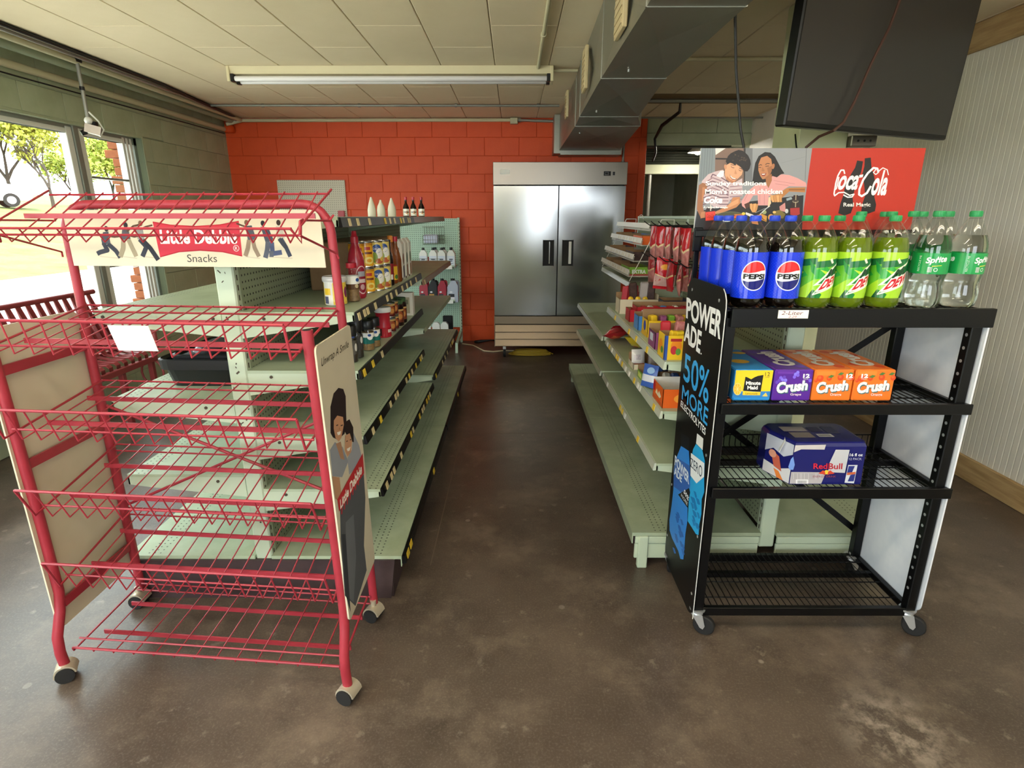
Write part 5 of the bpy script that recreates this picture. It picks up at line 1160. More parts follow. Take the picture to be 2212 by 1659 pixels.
def spice(x, y, R, h, label, cont, art, capm='plastic_black'):
    t = thing('spice_jar', label, 'jar', (x, y, z3), .5, 'spice jars on the left shelf')
    MB().lathe([(R*.85, 0), (R, .003), (R, h*.68), (R*.9, h*.73)], 24).build('shell', 'pet_clear', t); MB().lathe([(R*.8, .002), (R*.95, .004), (R*.95, h*.62)], 20).build('contents', cont, t); MB().lathe([(R*1.0, h*.72), (R*1.02, h*.73), (R*1.02, h*.98), (R*.95, h), (0, h)], 20).build('cap', capm, t)
    wrapbuild(wrapart(R+.0005, h*.36, *art), t, R+.0005, h*.24, h*.36)
ft = lambda p, R, H: (p.rect(-R*3.2, 0, R*3.2, H*.4, 'e4e2da', 1), p.ell(R*.1, H*.35, R*.5, H*.28, 'f0eee8', 2), p.ell(0, H*.2, R*.3, H*.12, '2f4f8e', 3))
spice(-.655, 2.22, .0255, .15, 'dark peppercorn jar with black cap nearest the post', 'spice_dark', ('4a463f', lambda p, R, H: p.ell(R*.6, H*.5, R*.25, H*.3, 'c8c4ba', 1)))
spice(-.652, 2.295, .0265, .158, 'tall dark spice jar with blue strip', 'spice_dark', ('3d3a38', lambda p, R, H: (p.rect(-R*1.1, 0, -R*.5, H*.6, '3a56b0', 1), p.ell(R*.6, H*.3, R*.25, H*.25, 'd8d6ce', 1))))
spice(-.640, 2.435, .0265, .133, 'spice jar with teal label, front one', 'spice_tan', ('1f6a62', ft)); spice(-.630, 2.505, .0265, .133, 'spice jar with teal label, second one', 'spice_tan', ('1f6a62', ft)); spice(-.70, 2.40, .0265, .14, 'black-capped spice jar behind the teal ones', 'spice_dark', ('2a2a2c', None)); spice(-.70, 2.50, .0265, .14, 'black-capped spice jar in the back corner of the spices', 'spice_dark', ('2a2a2c', None))
t = thing('creamer_canister', 'red creamer canister with white lid', 'canister', (-.637, 2.725, z3), .5)
MB().lathe([(.034, 0), (.037, .003), (.037, .05), (.033, .07), (.033, .10), (.038, .125)], 28).build('body', 'plastic_red', t); MB().lathe([(.039, .122), (.0405, .126), (.0405, .140), (.037, .146), (0, .147)], 24).build('lid', 'plastic_white', t)
wrapbuild(wrapart(.0375, .05, 'b01f2e', lambda p, R, H: (p.rect(-R*1.3, H*.2, -R*.5, H*.9, '3a1a18', 1), p.rect(R*.3, H*.3, R*1.1, H*.6, 'e8c8c0', 1))), t, .0375, .005, .045)
fb = lambda p, R, H: (p.ell(R*.2, H*.5, R*.7, H*.35, 'a0522e', 1), p.rect(-R*3, 0, R*3, H*.14, 'c9a060', 1), p.ell(R*.3, H*.55, R*.4, H*.2, 'c98a4a', 2))
for y, nm in ((2.845, 'near'), (2.925, 'middle')):
    for q in range(2): can((-.636, y, z3+q*.0765), .0345, .075, f'brown bean can, {"upper" if q else "lower"} of the {nm} stack', '5a1c18', fb, .5, 'bean cans on the left shelf')
for y, nm in ((3.03, 'nearer'), (3.12, 'farther')):
    t = thing('sauce_jar', f'brown sauce jar with green lid, {nm} one', 'jar', (-.632, y, z3), .4, 'sauce jars'); MB().lathe([(.034, 0), (.037, .003), (.037, .10), (.031, .118)], 24).build('body', 'soy_dark', t); MB().lathe([(.033, .116), (.034, .12), (.034, .138), (0, .14)], 20).build('lid', 'cap_greenlid', t); wrapbuild(wrapart(.0374, .07, '6a3324', fb), t, .0374, .02, .07)
t = thing('dry_mix_box', 'cream dry mix box at the far end of the shelf', 'box', (-.64, 3.40, z3)); MB().cb(-.69, -.598, 3.34, 3.40, z3, z3+.135, .002).build('box', 'carton_white', t, world=True)
pr = Print(.092, .135); pr.rect(15, 20, 80, 90, 'a9a080', 1); pr.rect(25, 30, 70, 50, '6a6a4a', 2); pr.build('front_print', t, planemap(Vector((-.69, 3.3397, z3))-t.location, (1, 0, 0), (0, 0, 1), (0, -1, 0)))
# top of the island
mat('wax_white', 'd9d2bd', 0.5)
for k, (x, h) in enumerate(((-1.083, .142), (-1.012, .122), (-.93, .135))):
    o = MB().lathe([(.028, 0), (.031, .004), (.031, .05), (.026, .075), (.012, h-.02), (.006, h), (0, h)], 20).build('oil_bottle', 'wax_white'); o.location = (x, 4.5, 1.5702); tag(o, f'white cone-nosed bottle on top of the shelving, {["tallest, leftmost", "short middle", "right-hand"][k]} of three', 'bottle', 'cone bottles on the shelving top')
for k, x in enumerate((-.821, -.765, -.704)):
    t = thing('tall_bottle', f'small dark bottle with white label and red tip, {["left", "middle", "right"][k]} of three', 'bottle', (x, 4.5, 1.5702), .3, 'dark bottles on the shelving top')
    MB().lathe([(.021, 0), (.0235, .003), (.0235, .065), (.016, .085), (.0085, .10), (.0085, .128)], 18).build('body', 'soy_dark', t); MB().lathe([(.0105, .122), (.0105, .142), (0, .144)], 14).build('cap', 'plastic_red', t); wrapbuild(wrapart(.0238, .05, 'e4ddca', lambda p, R, H: (p.ell(0, H*.5, R*.5, H*.22, 'c98a3a', 1), p.rect(-R, H*.4, R, H*.52, '2a2420', 2))), t, .0238, .006, .05)
# ============================================================ MOTOR OIL ON THE WALL UNIT
mat('jug_red', 'a62a3a', 0.35); mat('jug_grey', 'b7bccb', 0.3); mat('chrome_wire', '8b8778', 0.35, metal=0.8)
def oil(x, y, z, label, k):
    t = thing('oil_bottle', label, 'oil bottle', (x, y, z), 0, 'quart oil bottles')
    MB().prism([(-.045, 0), (.045, 0), (.045, .165), (.018, .205), (-.018, .205), (-.045, .165)], 'y', -.028, .028).build('body', 'plastic_white', t); MB().cyl((0, 0, .205), (0, 0, .232), .016, 14).build('cap', 'plastic_black', t)
    pr = Print(.08, .11); pr.rect(0, 0, 100, 100, 'd6dbe6', 1); pr.rect(24, 30, 76, 42, '3a3f52', 2); pr.rect(30, 48, 70, 58, '5a6078', 2); pr.rect(20, 76, 80, 82, '8a90a4', 2)
    pr.build('label', t, planemap((-.04, -.0285, .03), (1, 0, 0), (0, 0, 1), (0, -1, 0)))
for k, x in enumerate((-1.06, -.945, -.846, -.735)): oil(x, 6.77, .9905, f'white quart oil bottle with black cap, {["first", "second", "third", "fourth"][k]} from the left on the upper oil shelf', k)
for k, x in enumerate((-.93, -.83, -.74)): oil(x, 6.86, .9905, f'white oil bottle in the second row of the upper oil shelf, {["left", "middle", "right"][k]} one', k)
def jug(x, y, z, w_, h, m, label):
    t = thing('oil_jug', label, 'oil jug', (x, y, z), 0, 'motor oil jugs')
    MB().prism([(-w_/2, 0), (w_/2, 0), (w_/2, h*.72), (w_*.28, h*.93), (-w_*.12, h*.93), (-w_/2, h*.66)], 'y', -.05, .05).build('body', m, t); MB().cyl((.0, 0, h*.93), (0, 0, h), w_*.2, 14).build('cap', 'plastic_black', t)
    MB().tube([(w_*.3, 0, h*.92), (w_*.52, 0, h*.86), (w_*.56, 0, h*.6), (w_*.5, 0, h*.45)], .012, 8).build('handle', m, t)
    pr = Print(w_*.8, h*.45); pr.rect(0, 30, 70, 60, '26262c' if m != 'plastic_black' else 'b8863a', 1); pr.rect(5, 60, 70, 100, 'dcdbe0', 1); pr.ell(30, 12, 18, 8, 'e8e6ea', 1); pr.build('label', t, planemap((-w_*.4, -.0505, h*.05), (1, 0, 0), (0, 0, 1), (0, -1, 0)))
for x, w_, m, l in ((-1.07, .10, 'jug_red', 'dark red oil jug at the left of the lower oil shelf'), (-.962, .105, 'plastic_black', 'black oil jug between the two red jugs'), (-.852, .10, 'jug_red', 'red oil jug right of the black jug'), (-.725, .125, 'jug_grey', 'silver-grey oil jug beside the shelving post')): jug(x, 6.78, .5895, w_, .275, m, l)
for k, x in enumerate((-1.04, -.93, -.83)): 
    o = MB().prism([(-.045, 0), (.045, 0), (.045, .17), (.02, .20), (-.02, .20), (-.045, .17)], 'y', -.03, .03).build('oil_bottle', 'plastic_white'); o.location = (x, 6.70, .1605); tag(o, f'plain white bottle on the base of the oil shelving, {["left", "middle", "right"][k]} of three', 'oil bottle', 'low white bottles')
t = thing('wire_basket', 'hanging wire basket with wrapped packages on the pegboard', 'basket', (-.98, 7.13, 1.25)); mb = MB()
for z in (0, .05, .1, .2): mb.tube([(-.12, -.09, z), (.12, -.09, z), (.12, .07, z), (-.12, .07, z)], .003, 5, closed=True)
for k in range(9): x = -.12+k*.03; mb.tube([(x, -.09, .0), (x, -.09, .1)], .002, 4); mb.tube([(x, .07, 0), (x, .07, .2)], .002, 4)
mb.build('wires', 'chrome_wire', t)
mat('pack_blue', 'c9cfe2', 0.35); mat('pack_red', 'b8404a', 0.4)
for k, (dx, dz, w_, h, m, l) in enumerate(((-.03, .01, .17, .05, 'pack_blue', 'pale blue wrapped package on top in the wire basket'), (-.05, -.0, .07, .0, '', ''))):
    if m: o = MB().cb(-w_/2, w_/2, -.06, .05, 0, h+.05, .012).build('package', m); o.location = (-.98+dx, 7.12, 1.25+dz); tag(o, l, 'package')
o = MB().prism([(-.03, 0), (.03, 0), (.03, .09), (.0, .12), (-.03, .09)], 'y', -.02, .02).build('package', 'pack_red'); o.location = (-1.03, 6.93, .9905); tag(o, 'red packet standing behind the white oil bottles', 'package')
o = MB().cb(-.06, .06, -.02, .02, 0, .26, .008).build('black_jug', 'plastic_black'); o.location = (-.80, 6.80, .1605); tag(o, 'tall black container at the base of the oil shelving', 'container')
# white pegboard on the back wall
dotmat('peg_white', 'd9d2bd', '6f6858', (0, 2), .0254, .0042, rough=0.6)
o = MB().cb(-.413, .413, -.02, .0, 0, .58, .004).build('pegboard_panel', 'peg_white'); o.location = (-2.47, 7.29, 1.417); tag(o, 'cream pegboard panel against the orange wall', 'pegboard')
for k, (x, m) in enumerate(((-2.84, 'tin'), (-2.70, 'tin'), (-2.12, 'pack_red'))):
    o = MB().cb(-.04, .04, -.015, .015, -.10, 0, .006).build('hanging_packet', m); o.location = (x, 7.245, 1.60+(.04 if k == 2 else 0)); tag(o, f'{["silver packet at the left", "silver packet second from left", "red and clear packet at the right"][k]} of the cream pegboard', 'packet')
# ============================================================ CANDY ON THE RIGHT ISLAND
mat('bag_red', 'b8202a', 0.25, spec=0.6); mat('bag_pink', 'c98a84', 0.3, col2='a85a58', nscale=30); mat('bag_yellow', 'd9b92a', 0.3); mat('bag_white', 'e6e4e0', 0.3); mat('bag_blue', '3f63b4', 0.3); mat('wrap_dark', '3a2a26', 0.35, col2='55403a', nscale=25); mat('wrap_silver', 'b0a8a4', 0.3)
for n_, c_ in (('c_red', 'b3202c'), ('c_yellow', 'e9bf26'), ('c_purple', '8a4a74'), ('c_orange', 'e2641f'), ('c_blue', '4a86c8'), ('c_cream', 'd8cdb2'), ('c_navy', '1f2440'), ('c_green', '7fae3a'), ('c_white', 'e8e4da'), ('c_grey', '9a928a')): mat(n_, c_, 0.4)
def bag(name, label, loc, w_, h, d, m, rot=(0, 0, 0), group=None, art=None, cat='candy bag'):
    """pillow bag hanging from its top crimp; faces -y"""
    t = thing(name, label, cat, loc, group=group); t.rotation_euler = rot
    nx, nz = 8, 10; vs = []; fs = []
    for s_ in (-1, 1):
        for j in range(nz+1):
            for i in range(nx+1):
                u, v = i/nx*2-1, j/nz
                e = max(0, 1-abs(u)**3)*max(0, math.sin(PI*min(max((v-.06)/.88, 0), 1)))**.6; wob = .12*math.sin(7*u+3*v*5)*e
                vs.append((u*w_/2*(1-.06*e), s_*d/2*(e*(.75+.35*(1-v))+wob*.5)+.0006*s_, -h+v*h))
    for s_ in range(2):
        o = s_*(nx+1)*(nz+1)
        for j in range(nz):
            for i in range(nx):
                q = (o+j*(nx+1)+i, o+j*(nx+1)+i+1, o+(j+1)*(nx+1)+i+1, o+(j+1)*(nx+1)+i); fs.append(q if s_ == 0 else q[::-1])
    MB().add(vs, fs, True).build('pouch', m, t)
    if art:
        pr = Print(w_, h); art(pr)
        pr.build('print', t, lambda u, v, w2: (u-w_/2, -(d/2*max(0, 1-abs(u/w_*2-1)**3)*max(0, math.sin(PI*min(max((v/h-.06)/.88, 0), 1)))**.6*(.75+.35*(1-v/h)))-.002-w2, v-h), 'print_gloss', strip=w_/8, dz=.0003)
    return t
def tray(name, x0, x1, y0, y1, z, h, m, label, hb=None, inner='kraft', art=None, cat='candy tray', aside=None, group=None):
    """open cardboard display tray; long side along x, printed end toward the aisle"""
    t = thing(name, label, cat, ((x0+x1)/2, y0, z), group=group); hb = hb or h; e = .0025
    MB().bb(x0, x1, y0, y0+e, z, z+h).bb(x0, x0+e, y0, y1, z, z+h).bb(x1-e, x1, y0, y1, z, z+hb).build('walls', m, t, world=True)
    MB().bb(x0, x1, y1-e, y1, z, z+hb).bb(x0+e, x1-e, y0+e, y1-e, z, z+e).bb(x0+e, x1-e, y0+e, y0+e*1.5, z, z+h-.001).bb(x0+e, x0+e*1.5, y0+e, y1-e, z, z+h-.001).build('lining', inner, t, world=True)
    if art:
        pr = Print(x1-x0, h); art(pr); pr.build('front_print', t, planemap(Vector((x0, y0-.0003, z))-t.location, (1, 0, 0), (0, 0, 1), (0, -1, 0)))
    if aside:
        pr = Print(y1-y0, h); aside(pr); pr.build('side_print', t, planemap(Vector((x0-.0003, y1, z))-t.location, (0, -1, 0), (0, 0, 1), (-1, 0, 0)))
    return t
def packets(x0, x1, y0, y1, z, n, size, mats, label, group, seed, lean=.3, stand=True):
    random.seed(seed)
    for k in range(n):
        m = mats[k % len(mats)]; f = (k+.5)/n; w_, d, h = size
        o = MB().cb(-w_/2, w_/2, -d/2, d/2, 0, h, min(d, w_)*.2).build('candy_packet', m); o.location = (x0+(x1-x0)*f, (y0+y1)/2+random.uniform(-.01, .01), z+.004)
        o.rotation_euler = (random.uniform(-lean, lean)*.5, random.uniform(-lean, lean)*.4, random.uniform(-.15, .15)); tag(o, f'{label}, {["first", "second", "third", "fourth", "fifth", "sixth", "seventh"][k]} from the aisle', 'candy', group)
zs = .9853
tray('candy_tray', .66, .90, 3.52, 3.66, zs, .09, 'c_cream', 'kraft candy carton at the far end of the upper candy shelf', .12)
packets(.675, .79, 3.54, 3.62, zs, 4, (.034, .024, .165), ['pack_red', 'c_red', 'bag_pink'], 'pink-red candy stick standing in the far kraft carton', 'candy sticks in the kraft carton', 1)
packets(.74, .88, 3.53, 3.60, zs, 3, (.05, .035, .19), ['wrap_dark', 'wrap_silver', 'wrap_dark'], 'dark wrapped candy pouch standing in the far kraft carton', 'dark pouches in the kraft carton', 2)
for k, x in enumerate((.73, .775, .82)):
    o = MB().sphere((0, 0, .0), .018, 10, 1, .5, 1).build('candy_packet', 'c_yellow'); o.location = (x, 3.535, zs+.09); tag(o, f'yellow wrapped candy on the kraft carton, {["left", "middle", "right"][k]} of three', 'candy', 'yellow candies on the kraft carton')
tray('candy_tray', .90, 1.06, 3.40, 3.55, zs, .10, 'c_navy', 'dark navy candy box behind the pouches', .10)
tray('candy_tray', .668, .70, 3.24, 3.36, zs, .07, 'c_red', 'small red candy box at the shelf edge', .07)
tray('candy_tray', .70, 1.02, 3.20, 3.33, zs, .092, 'c_red', 'red gum tray with coloured balls and nutrition panel', .105, art=lambda p: (p.rect(8, 18, 28, 82, 'e9e2dc', 1), [p.rect(10, 24+k*9, 26, 27+k*9, '6a5a58', 2) for k in range(6)], p.ell(52, 40, 5, 22, '2f3f9a', 1), p.ell(66, 42, 5, 22, '3f8a3a', 1), p.ell(50, 50, 5, 22, 'c23a6a', 1), p.rect(80, 38, 98, 56, 'e9d2c8', 1)))
tray('candy_tray', .665, .715, 2.99, 3.10, zs, .075, 'c_blue', 'small light blue candy box at the shelf edge', .085)
tray('candy_tray', .672, 1.0, 2.80, 2.93, zs, .085, 'c_yellow', 'yellow candy tray with coloured ball pictures', .125, art=lambda p: (p.ell(24, 45, 10, 32, '2a3fae', 1), p.ell(24, 50, 6, 18, '8a3a7a', 2), p.ell(46, 40, 12, 34, '4a9a3a', 1), p.ell(44, 34, 5, 14, '7fc04a', 2), p.ell(78, 42, 16, 18, 'b32a5a', 1)), aside=lambda p: (p.rect(0, 70, 100, 100, 'd9a81e', 1), p.ell(50, 40, 20, 30, '2a3fae', 1)))
tray('candy_tray', .645, .98, 2.53, 2.66, zs, .078, 'c_purple', 'purple candy tray with a white panel', .10, aside=lambda p: (p.rect(25, 15, 70, 60, 'c9d4de', 1), p.rect(0, 0, 100, 10, '5a2a4a', 1)))
packets(.68, .95, 2.55, 2.63, zs, 5, (.045, .03, .118), ['c_red', 'bag_pink', 'c_purple'], 'small wrapped candy in the purple tray', 'candy in the purple tray', 4)
for k in range(3):
    t = tray('candy_box', .640+k*.082, .718+k*.082, 2.335, 2.455, zs, .105, 'c_yellow', f'yellow fruit candy box at the near end of the shelf, {["edge", "second", "third"][k]} one', .105, art=lambda p: (p.rect(0, 0, 14, 100, '2f4f9e', 1), p.ell(60, 45, 30, 30, 'e98a1f', 1), p.ell(48, 60, 18, 18, 'c2303a', 2), p.ell(72, 66, 14, 14, '5f9a3a', 2), p.rect(28, 12, 88, 24, 'b02a2a', 2)), aside=lambda p: (p.ell(40, 50, 25, 25, 'e98a1f', 1), p.ell(60, 66, 16, 14, '4f8a3a', 2), p.rect(86, 0, 100, 100, '2f4f9e', 1)), group='yellow candy boxes')
packets(.66, .88, 2.36, 2.43, zs, 5, (.036, .03, .112), ['c_yellow', 'bag_yellow', 'wrap_silver'], 'yellow wrapped candy standing in the near boxes', 'candy in the yellow boxes', 5)
packets(.73, 1.0, 3.225, 3.31, zs, 7, (.032, .06, .085), ['c_red', 'c_white', 'c_red', 'c_blue'], 'small gum packet standing in the red tray', 'gum packets in the red tray', 21, .2)
packets(.70, .98, 2.82, 2.91, zs, 7, (.034, .06, .098), ['c_yellow', 'c_purple', 'c_green', 'bag_pink'], 'small candy box standing in the yellow tray', 'candy boxes in the yellow tray', 22, .2)
zr = .7653
packets(.71, .98, 2.58, 2.66, zr, 6, (.038, .06, .075), ['bag_white', 'bag_blue', 'c_orange'], 'candy packet standing in the blue tray', 'packets in the blue tray', 23, .3)
for k, (x, y, rz, tl) in enumerate(((.72, 3.50, .5, .35), (.80, 3.57, -.3, .5), (.73, 3.62, .2, .6), (.88, 3.52, .1, .4))): bag('candy_bag', f'red snack bag in the pile on the lower candy shelf, {["front", "inner front", "outer back", "inner back"][k]} one', (x, y+.13, zr+.09+k*.006), .13, .16, .075, 'bag_red' if k != 3 else 'wrap_dark', (PI/2-tl, 0, rz), 'red snack bags', lambda p: (p.poly([(10, 30), (90, 20), (80, 60), (20, 70)], 'd9603a', 1), p.rect(0, 0, 100, 7, '7a1a1c', 1)))
bag('candy_bag', 'yellow snack bag lying on the lower candy shelf', (.73, 3.42, zr+.09), .12, .17, .08, 'bag_yellow', (PI/2-.4, 0, -.6), art=lambda p: (p.ell(50, 50, 30, 18, 'e8d46a', 1), p.ell(50, 50, 16, 8, 'b5502a', 2)))
bag('candy_bag', 'dark striped snack bag behind the yellow bag', (.88, 3.40, zr+.09), .12, .16, .08, 'wrap_dark', (PI/2-.4, 0, .3))
bag('candy_bag', 'white and orange candy bag standing in a tray', (.69, 3.06, zr+.10), .075, .095, .04, 'bag_white', (-.15, 0, .15), art=lambda p: (p.rect(5, 82, 95, 98, 'd2622a', 1), p.rect(15, 30, 60, 60, 'c9c2c8', 1)))
tray('candy_tray', .655, .98, 2.99, 3.13, zr, .03, 'c_cream', 'low tray holding the white candy bag', .07)
packets(.75, .95, 3.02, 3.1, zr, 4, (.045, .05, .08), ['wrap_silver', 'wrap_dark', 'c_grey'], 'grey and dark candy pouch beside the white bag', 'grey pouches', 6)
tray('candy_tray', .652, .98, 2.72, 2.87, zr, .04, 'c_green', 'green-edged open candy tray on the lower shelf', .065, aside=lambda p: p.rect(10, 20, 60, 80, 'd8e07a', 1))
packets(.72, .95, 2.75, 2.83, zr, 6, (.042, .05, .07), ['bag_blue', 'c_navy', 'bag_white'], 'blue and white cookie packet in the green-edged tray', 'cookie packets', 7, .5)
bag('candy_bag', 'blue candy bag leaning at the shelf edge', (.672, 2.66, zr+.115), .085, .112, .03, 'bag_blue', (-.2, 0, -.9), art=lambda p: (p.rect(0, 45, 100, 75, 'd8dce6', 1), p.ell(60, 25, 25, 14, '9ac0e8', 1)))
tray('candy_tray', .69, 1.0, 2.56, 2.68, zr, .055, 'bag_blue', 'blue candy tray behind the orange one', .075)
tray('candy_tray', .650, .95, 2.345, 2.52, zr, .085, 'c_orange', 'orange candy tray at the near end of the lower candy shelf', .095, 'c_white', art=lambda p: (p.ell(30, 50, 14, 26, 'f0a23a', 1), p.rect(50, 0, 100, 18, '7fae3a', 1)), aside=lambda p: (p.poly([(26, 60), (40, 30), (52, 52), (64, 28), (84, 50), (70, 66)], 'f0e2c0', 2), p.ell(12, 30, 12, 26, 'c2202a', 1), p.rect(0, 80, 100, 100, 'c2501a', 1)))
# pegged bags
fbag = lambda p: (p.poly([(0, 12), (100, 12), (100, 52), (50, 62), (0, 52)], 'c0202a', 1), p.line([(0, 52), (50, 62), (100, 52)], 3, 'e8d0a0', 2), p.poly([(0, 55), (100, 55), (100, 90), (0, 90)], 'c9a09a', 0), p.rect(0, 0, 100, 8, 'd22a34', 1), p.rect(0, 92, 100, 100, 'd22a34', 1), p.ell(45, 28, 22, 9, 'e8a03a', 2), p.rect(58, 20, 84, 42, 'f0c02a', 3), p.text('2/$2', 60, 25, 82, 37, 'b02a20', 4, bold=.03))
for z, ys in ((1.528, (2.62, 2.80, 2.98, 3.16, 3.34, 3.52, 3.70)), (1.338, (2.66, 2.86, 3.06, 3.26, 3.5, 3.72))):
    for y in ys: MB().tube([(1.136, y, z-.01), (.86, y, z-.012), (.835, y, z+.004), (.82, y, z+.016)], .0032, 6).build('peg_hook', 'plastic_black', GR, world=True)
random.seed(9); bi = 0
for y in (2.62, 2.80, 2.98, 3.16, 3.34, 3.52, 3.70):
    for k, x in enumerate((.885, .955, 1.03)):
        bi += 1; bag('hanging_candy_bag', f'narrow red candy bag, upper pegs, {["first", "second", "third", "fourth", "fifth", "sixth", "seventh"][int(round((y-2.62)/.18))]} from the near end, {["outer", "middle", "inner"][k]}', (x, y, 1.515), .09+random.uniform(-.01, .01), .19+random.uniform(-.01, .02), .032, 'bag_pink' , (0, random.uniform(-.06, .06), -PI/2+random.uniform(-.35, .35)), 'candy bags on the upper pegs', lambda p: (p.poly([(0, 0), (100, 0), (100, 55), (60, 66), (0, 52)], 'b8202a', 1), p.line([(0, 52), (60, 66), (100, 55)], 6, 'e0c49a', 2)))
for j, y in enumerate((2.66, 2.86, 3.06, 3.26, 3.72)):
    for k, x in enumerate((.89, .97)):
        bag('hanging_candy_bag', f'hanging candy bag, lower pegs, {["first", "second", "third", "fourth", "sixth"][j]} from the near end, {["outer", "inner"][k]}', (x, y, 1.325), .10, .165, .034, ['bag_pink', 'wrap_dark', 'bag_pink', 'bag_red'][(j+k) % 4], (0, random.uniform(-.06, .06), -PI/2+random.uniform(-.3, .3)), 'candy bags on the lower pegs', lambda p: (p.poly([(0, 0), (100, 0), (100, 45), (50, 56), (0, 42)], '9a1f28', 1), p.line([(0, 42), (50, 56), (100, 45)], 6, 'd9b98a', 2)))
bag('hanging_candy_bag', 'red candy bag with yellow price flash facing the aisle end', (.925, 3.47, 1.33), .125, .185, .04, 'bag_red', (0, .08, -.15), 'candy bags on the lower pegs', fbag)
# gum rack
t = thing('wire_gum_rack', 'white wire gum rack with four label-fronted tiers', 'wire rack', (.95, 4.55, 1.12)); GK = t; mat('wire_white', 'dedbd0', 0.4); mat('strip_white', 'e3dfd2', 0.4)
tiers = [(.923, 1.500), (.877, 1.402), (.827, 1.295), (.801, 1.192)]
for k, (x, z) in enumerate(tiers):
    mb = MB()
    for q in range(48): y = 3.97+q*.0257; mb.tube([(x, y, z+.012), (x-.004, y, z-.022), (x+.15, y, z-.022)], .0016, 4)
    for dx, dz in ((0, .012), (-.004, -.022), (.15, -.022), (.07, -.022)): mb.tube([(x+dx, 3.96, z+dz), (x+dx, 5.2, z+dz)], .0025, 5)
    ti = mb.build('wire_tier', 'wire_white', t, world=True)
    st = MB().prism([(x-.008, z+.028), (x-.003, z+.028), (x-.010, z-.006), (x-.015, z-.006)], 'y', 3.96, 5.2).build('label_strip', 'strip_white', ti, world=True)
    if k:
        mb = MB()
        for q in range(9 if k != 2 else 12): y = 4.1+q*.085+(.03 if q % 3 else 0); mb.box((x-.0118, y, z+.010), (.0008, .03, .022), Matrix.Rotation(.2, 3, 'Y'))
        mb.build('price_labels', 'c_cream', ti, world=True)
for y in (3.96, 5.2): MB().tube([(.995, y, 1.55), (.80, y, 1.14), (1.08, y, 1.14), (1.08, y, 1.55), (.995, y, 1.55)], .0038, 6).build('side_frame', 'wire_white', t, world=True)
MB().tube([(1.08, 5.0+.09*math.cos(a), 1.55+.035*math.sin(a)) for a in [PI*i/8 for i in range(9)]], .003, 6).build('hang_loop', 'wire_white', t, world=True)
gm = [('c_navy', 'c_blue', 'c_orange'), ('c_navy', 'c_grey', 'wrap_dark'), ('c_navy', 'wrap_dark', 'c_green')]
for k, (x, z) in enumerate(tiers[1:]):
    for q in range(3):
        y0 = 4.02+q*.36; w_ = .30
        tray('gum_box', x+.006, x+.145, y0, y0+w_, z-.019, .040 if q else .058, gm[k][2-q], f'gum display box on the {["second", "third", "bottom"][k]} tier of the wire rack, {["nearest", "middle", "farthest"][q]} one', .06, 'kraft', art=(lambda p: (p.text('EXTRA', 15, 30, 85, 75, 'f0f0e8', 2, bold=.04), p.rect(0, 82, 100, 100, 'b03a3a', 1))) if (k, q) == (2, 0) else None, cat='gum box', group='gum boxes on the wire rack')
# ============================================================ STEEL REFRIGERATOR
sm = mat('stainless', '9b9c9b', 0.17, metal=1.0)
mat('stainless_dark', '8b857c', 0.33, metal=1.0); mat('gasket', '1a1a1a', 0.7); mat('louvre', '9a8a76', 0.4, metal=0.9)
FX0, FX1, FY0, FY1 = -.218, 1.193, 6.36, 7.12
FR = thing('steel_refrigerator', 'two-door stainless steel commercial refrigerator against the orange wall', 'refrigerator', (.487, 6.74, 0))
def fb_(name, m, *a, ch=.004, par=FR): return MB().cb(*a, ch).build(name, m, par, world=True)
fb_('cabinet', 'stainless', FX0+.004, FX1-.004, FY0+.06, FY1, .13, 2.10)
hd = fb_('top_panel', 'stainless_dark', FX0-.004, FX1+.008, FY0, FY0+.07, 1.893, 2.122)
MB().bb(FX0+.01, FX1-.01, FY0+.03, FY0+.06, .49, 1.893).build('door_gasket', 'gasket', FR, world=True)
def sheet(x0, x1, z0, z1):
    """door skin, very slightly dished like pressed sheet"""
    mb = MB(); nx, nz = 16, 28; vs = []
    for j in range(nz+1):
        for i in range(nx+1):
            u, v = i/nx, j/nz; e = math.sin(PI*u)*math.sin(PI*v)
            vs.append((x0+(x1-x0)*u, FY0-.001-.0022*e+.0009*math.sin(9*v+2*u)*e, z0+(z1-z0)*v))
    mb.add(vs, [(j*(nx+1)+i, j*(nx+1)+i+1, (j+1)*(nx+1)+i+1, (j+1)*(nx+1)+i) for j in range(nz) for i in range(nx)], True)
    mb.bb(x0, x1, FY0, FY0+.055, z0, z1); return mb
for x0, x1, h0 in ((FX0, .474, .322), (.486, FX1, .533)):
    d = sheet(x0, x1, .497, 1.883).build('door', 'stainless', FR, world=True)
    hb = MB().bb(h0, h0+.115, FY0-.006, FY0-.004, 1.05, 1.325).build('handle_recess', 'gasket', d, world=True)
    sx = h0+.062 if h0 < .5 else h0+.068
    MB().cb(sx, sx+.030 if h0 > .5 else sx+.014, FY0-.010, FY0-.006, 1.07, 1.31, .002).build('handle_lip', 'plastic_white' if h0 > .5 else 'stainless', d, world=True)  # right pocket's bright look is put in as a white lip
    MB().cb(h0-.004, h0, FY0-.010, FY0, 1.045, 1.33, .001).bb(h0+.115, h0+.119, FY0-.010, FY0, 1.045, 1.33).build('handle_frame', 'gasket', d, world=True)
g = fb_('grille_top', 'louvre', FX0, FX1, FY0+.0, FY0+.05, .395, .488)
for z in (.302, .220, .138): MB().prism([(FY0+.02, z+.082), (FY0-.004, z+.006), (FY0-.002, z), (FY0+.026, z+.076)], 'x', FX0+.005, FX1-.005).build('louvre_slat', 'louvre', FR, world=True)
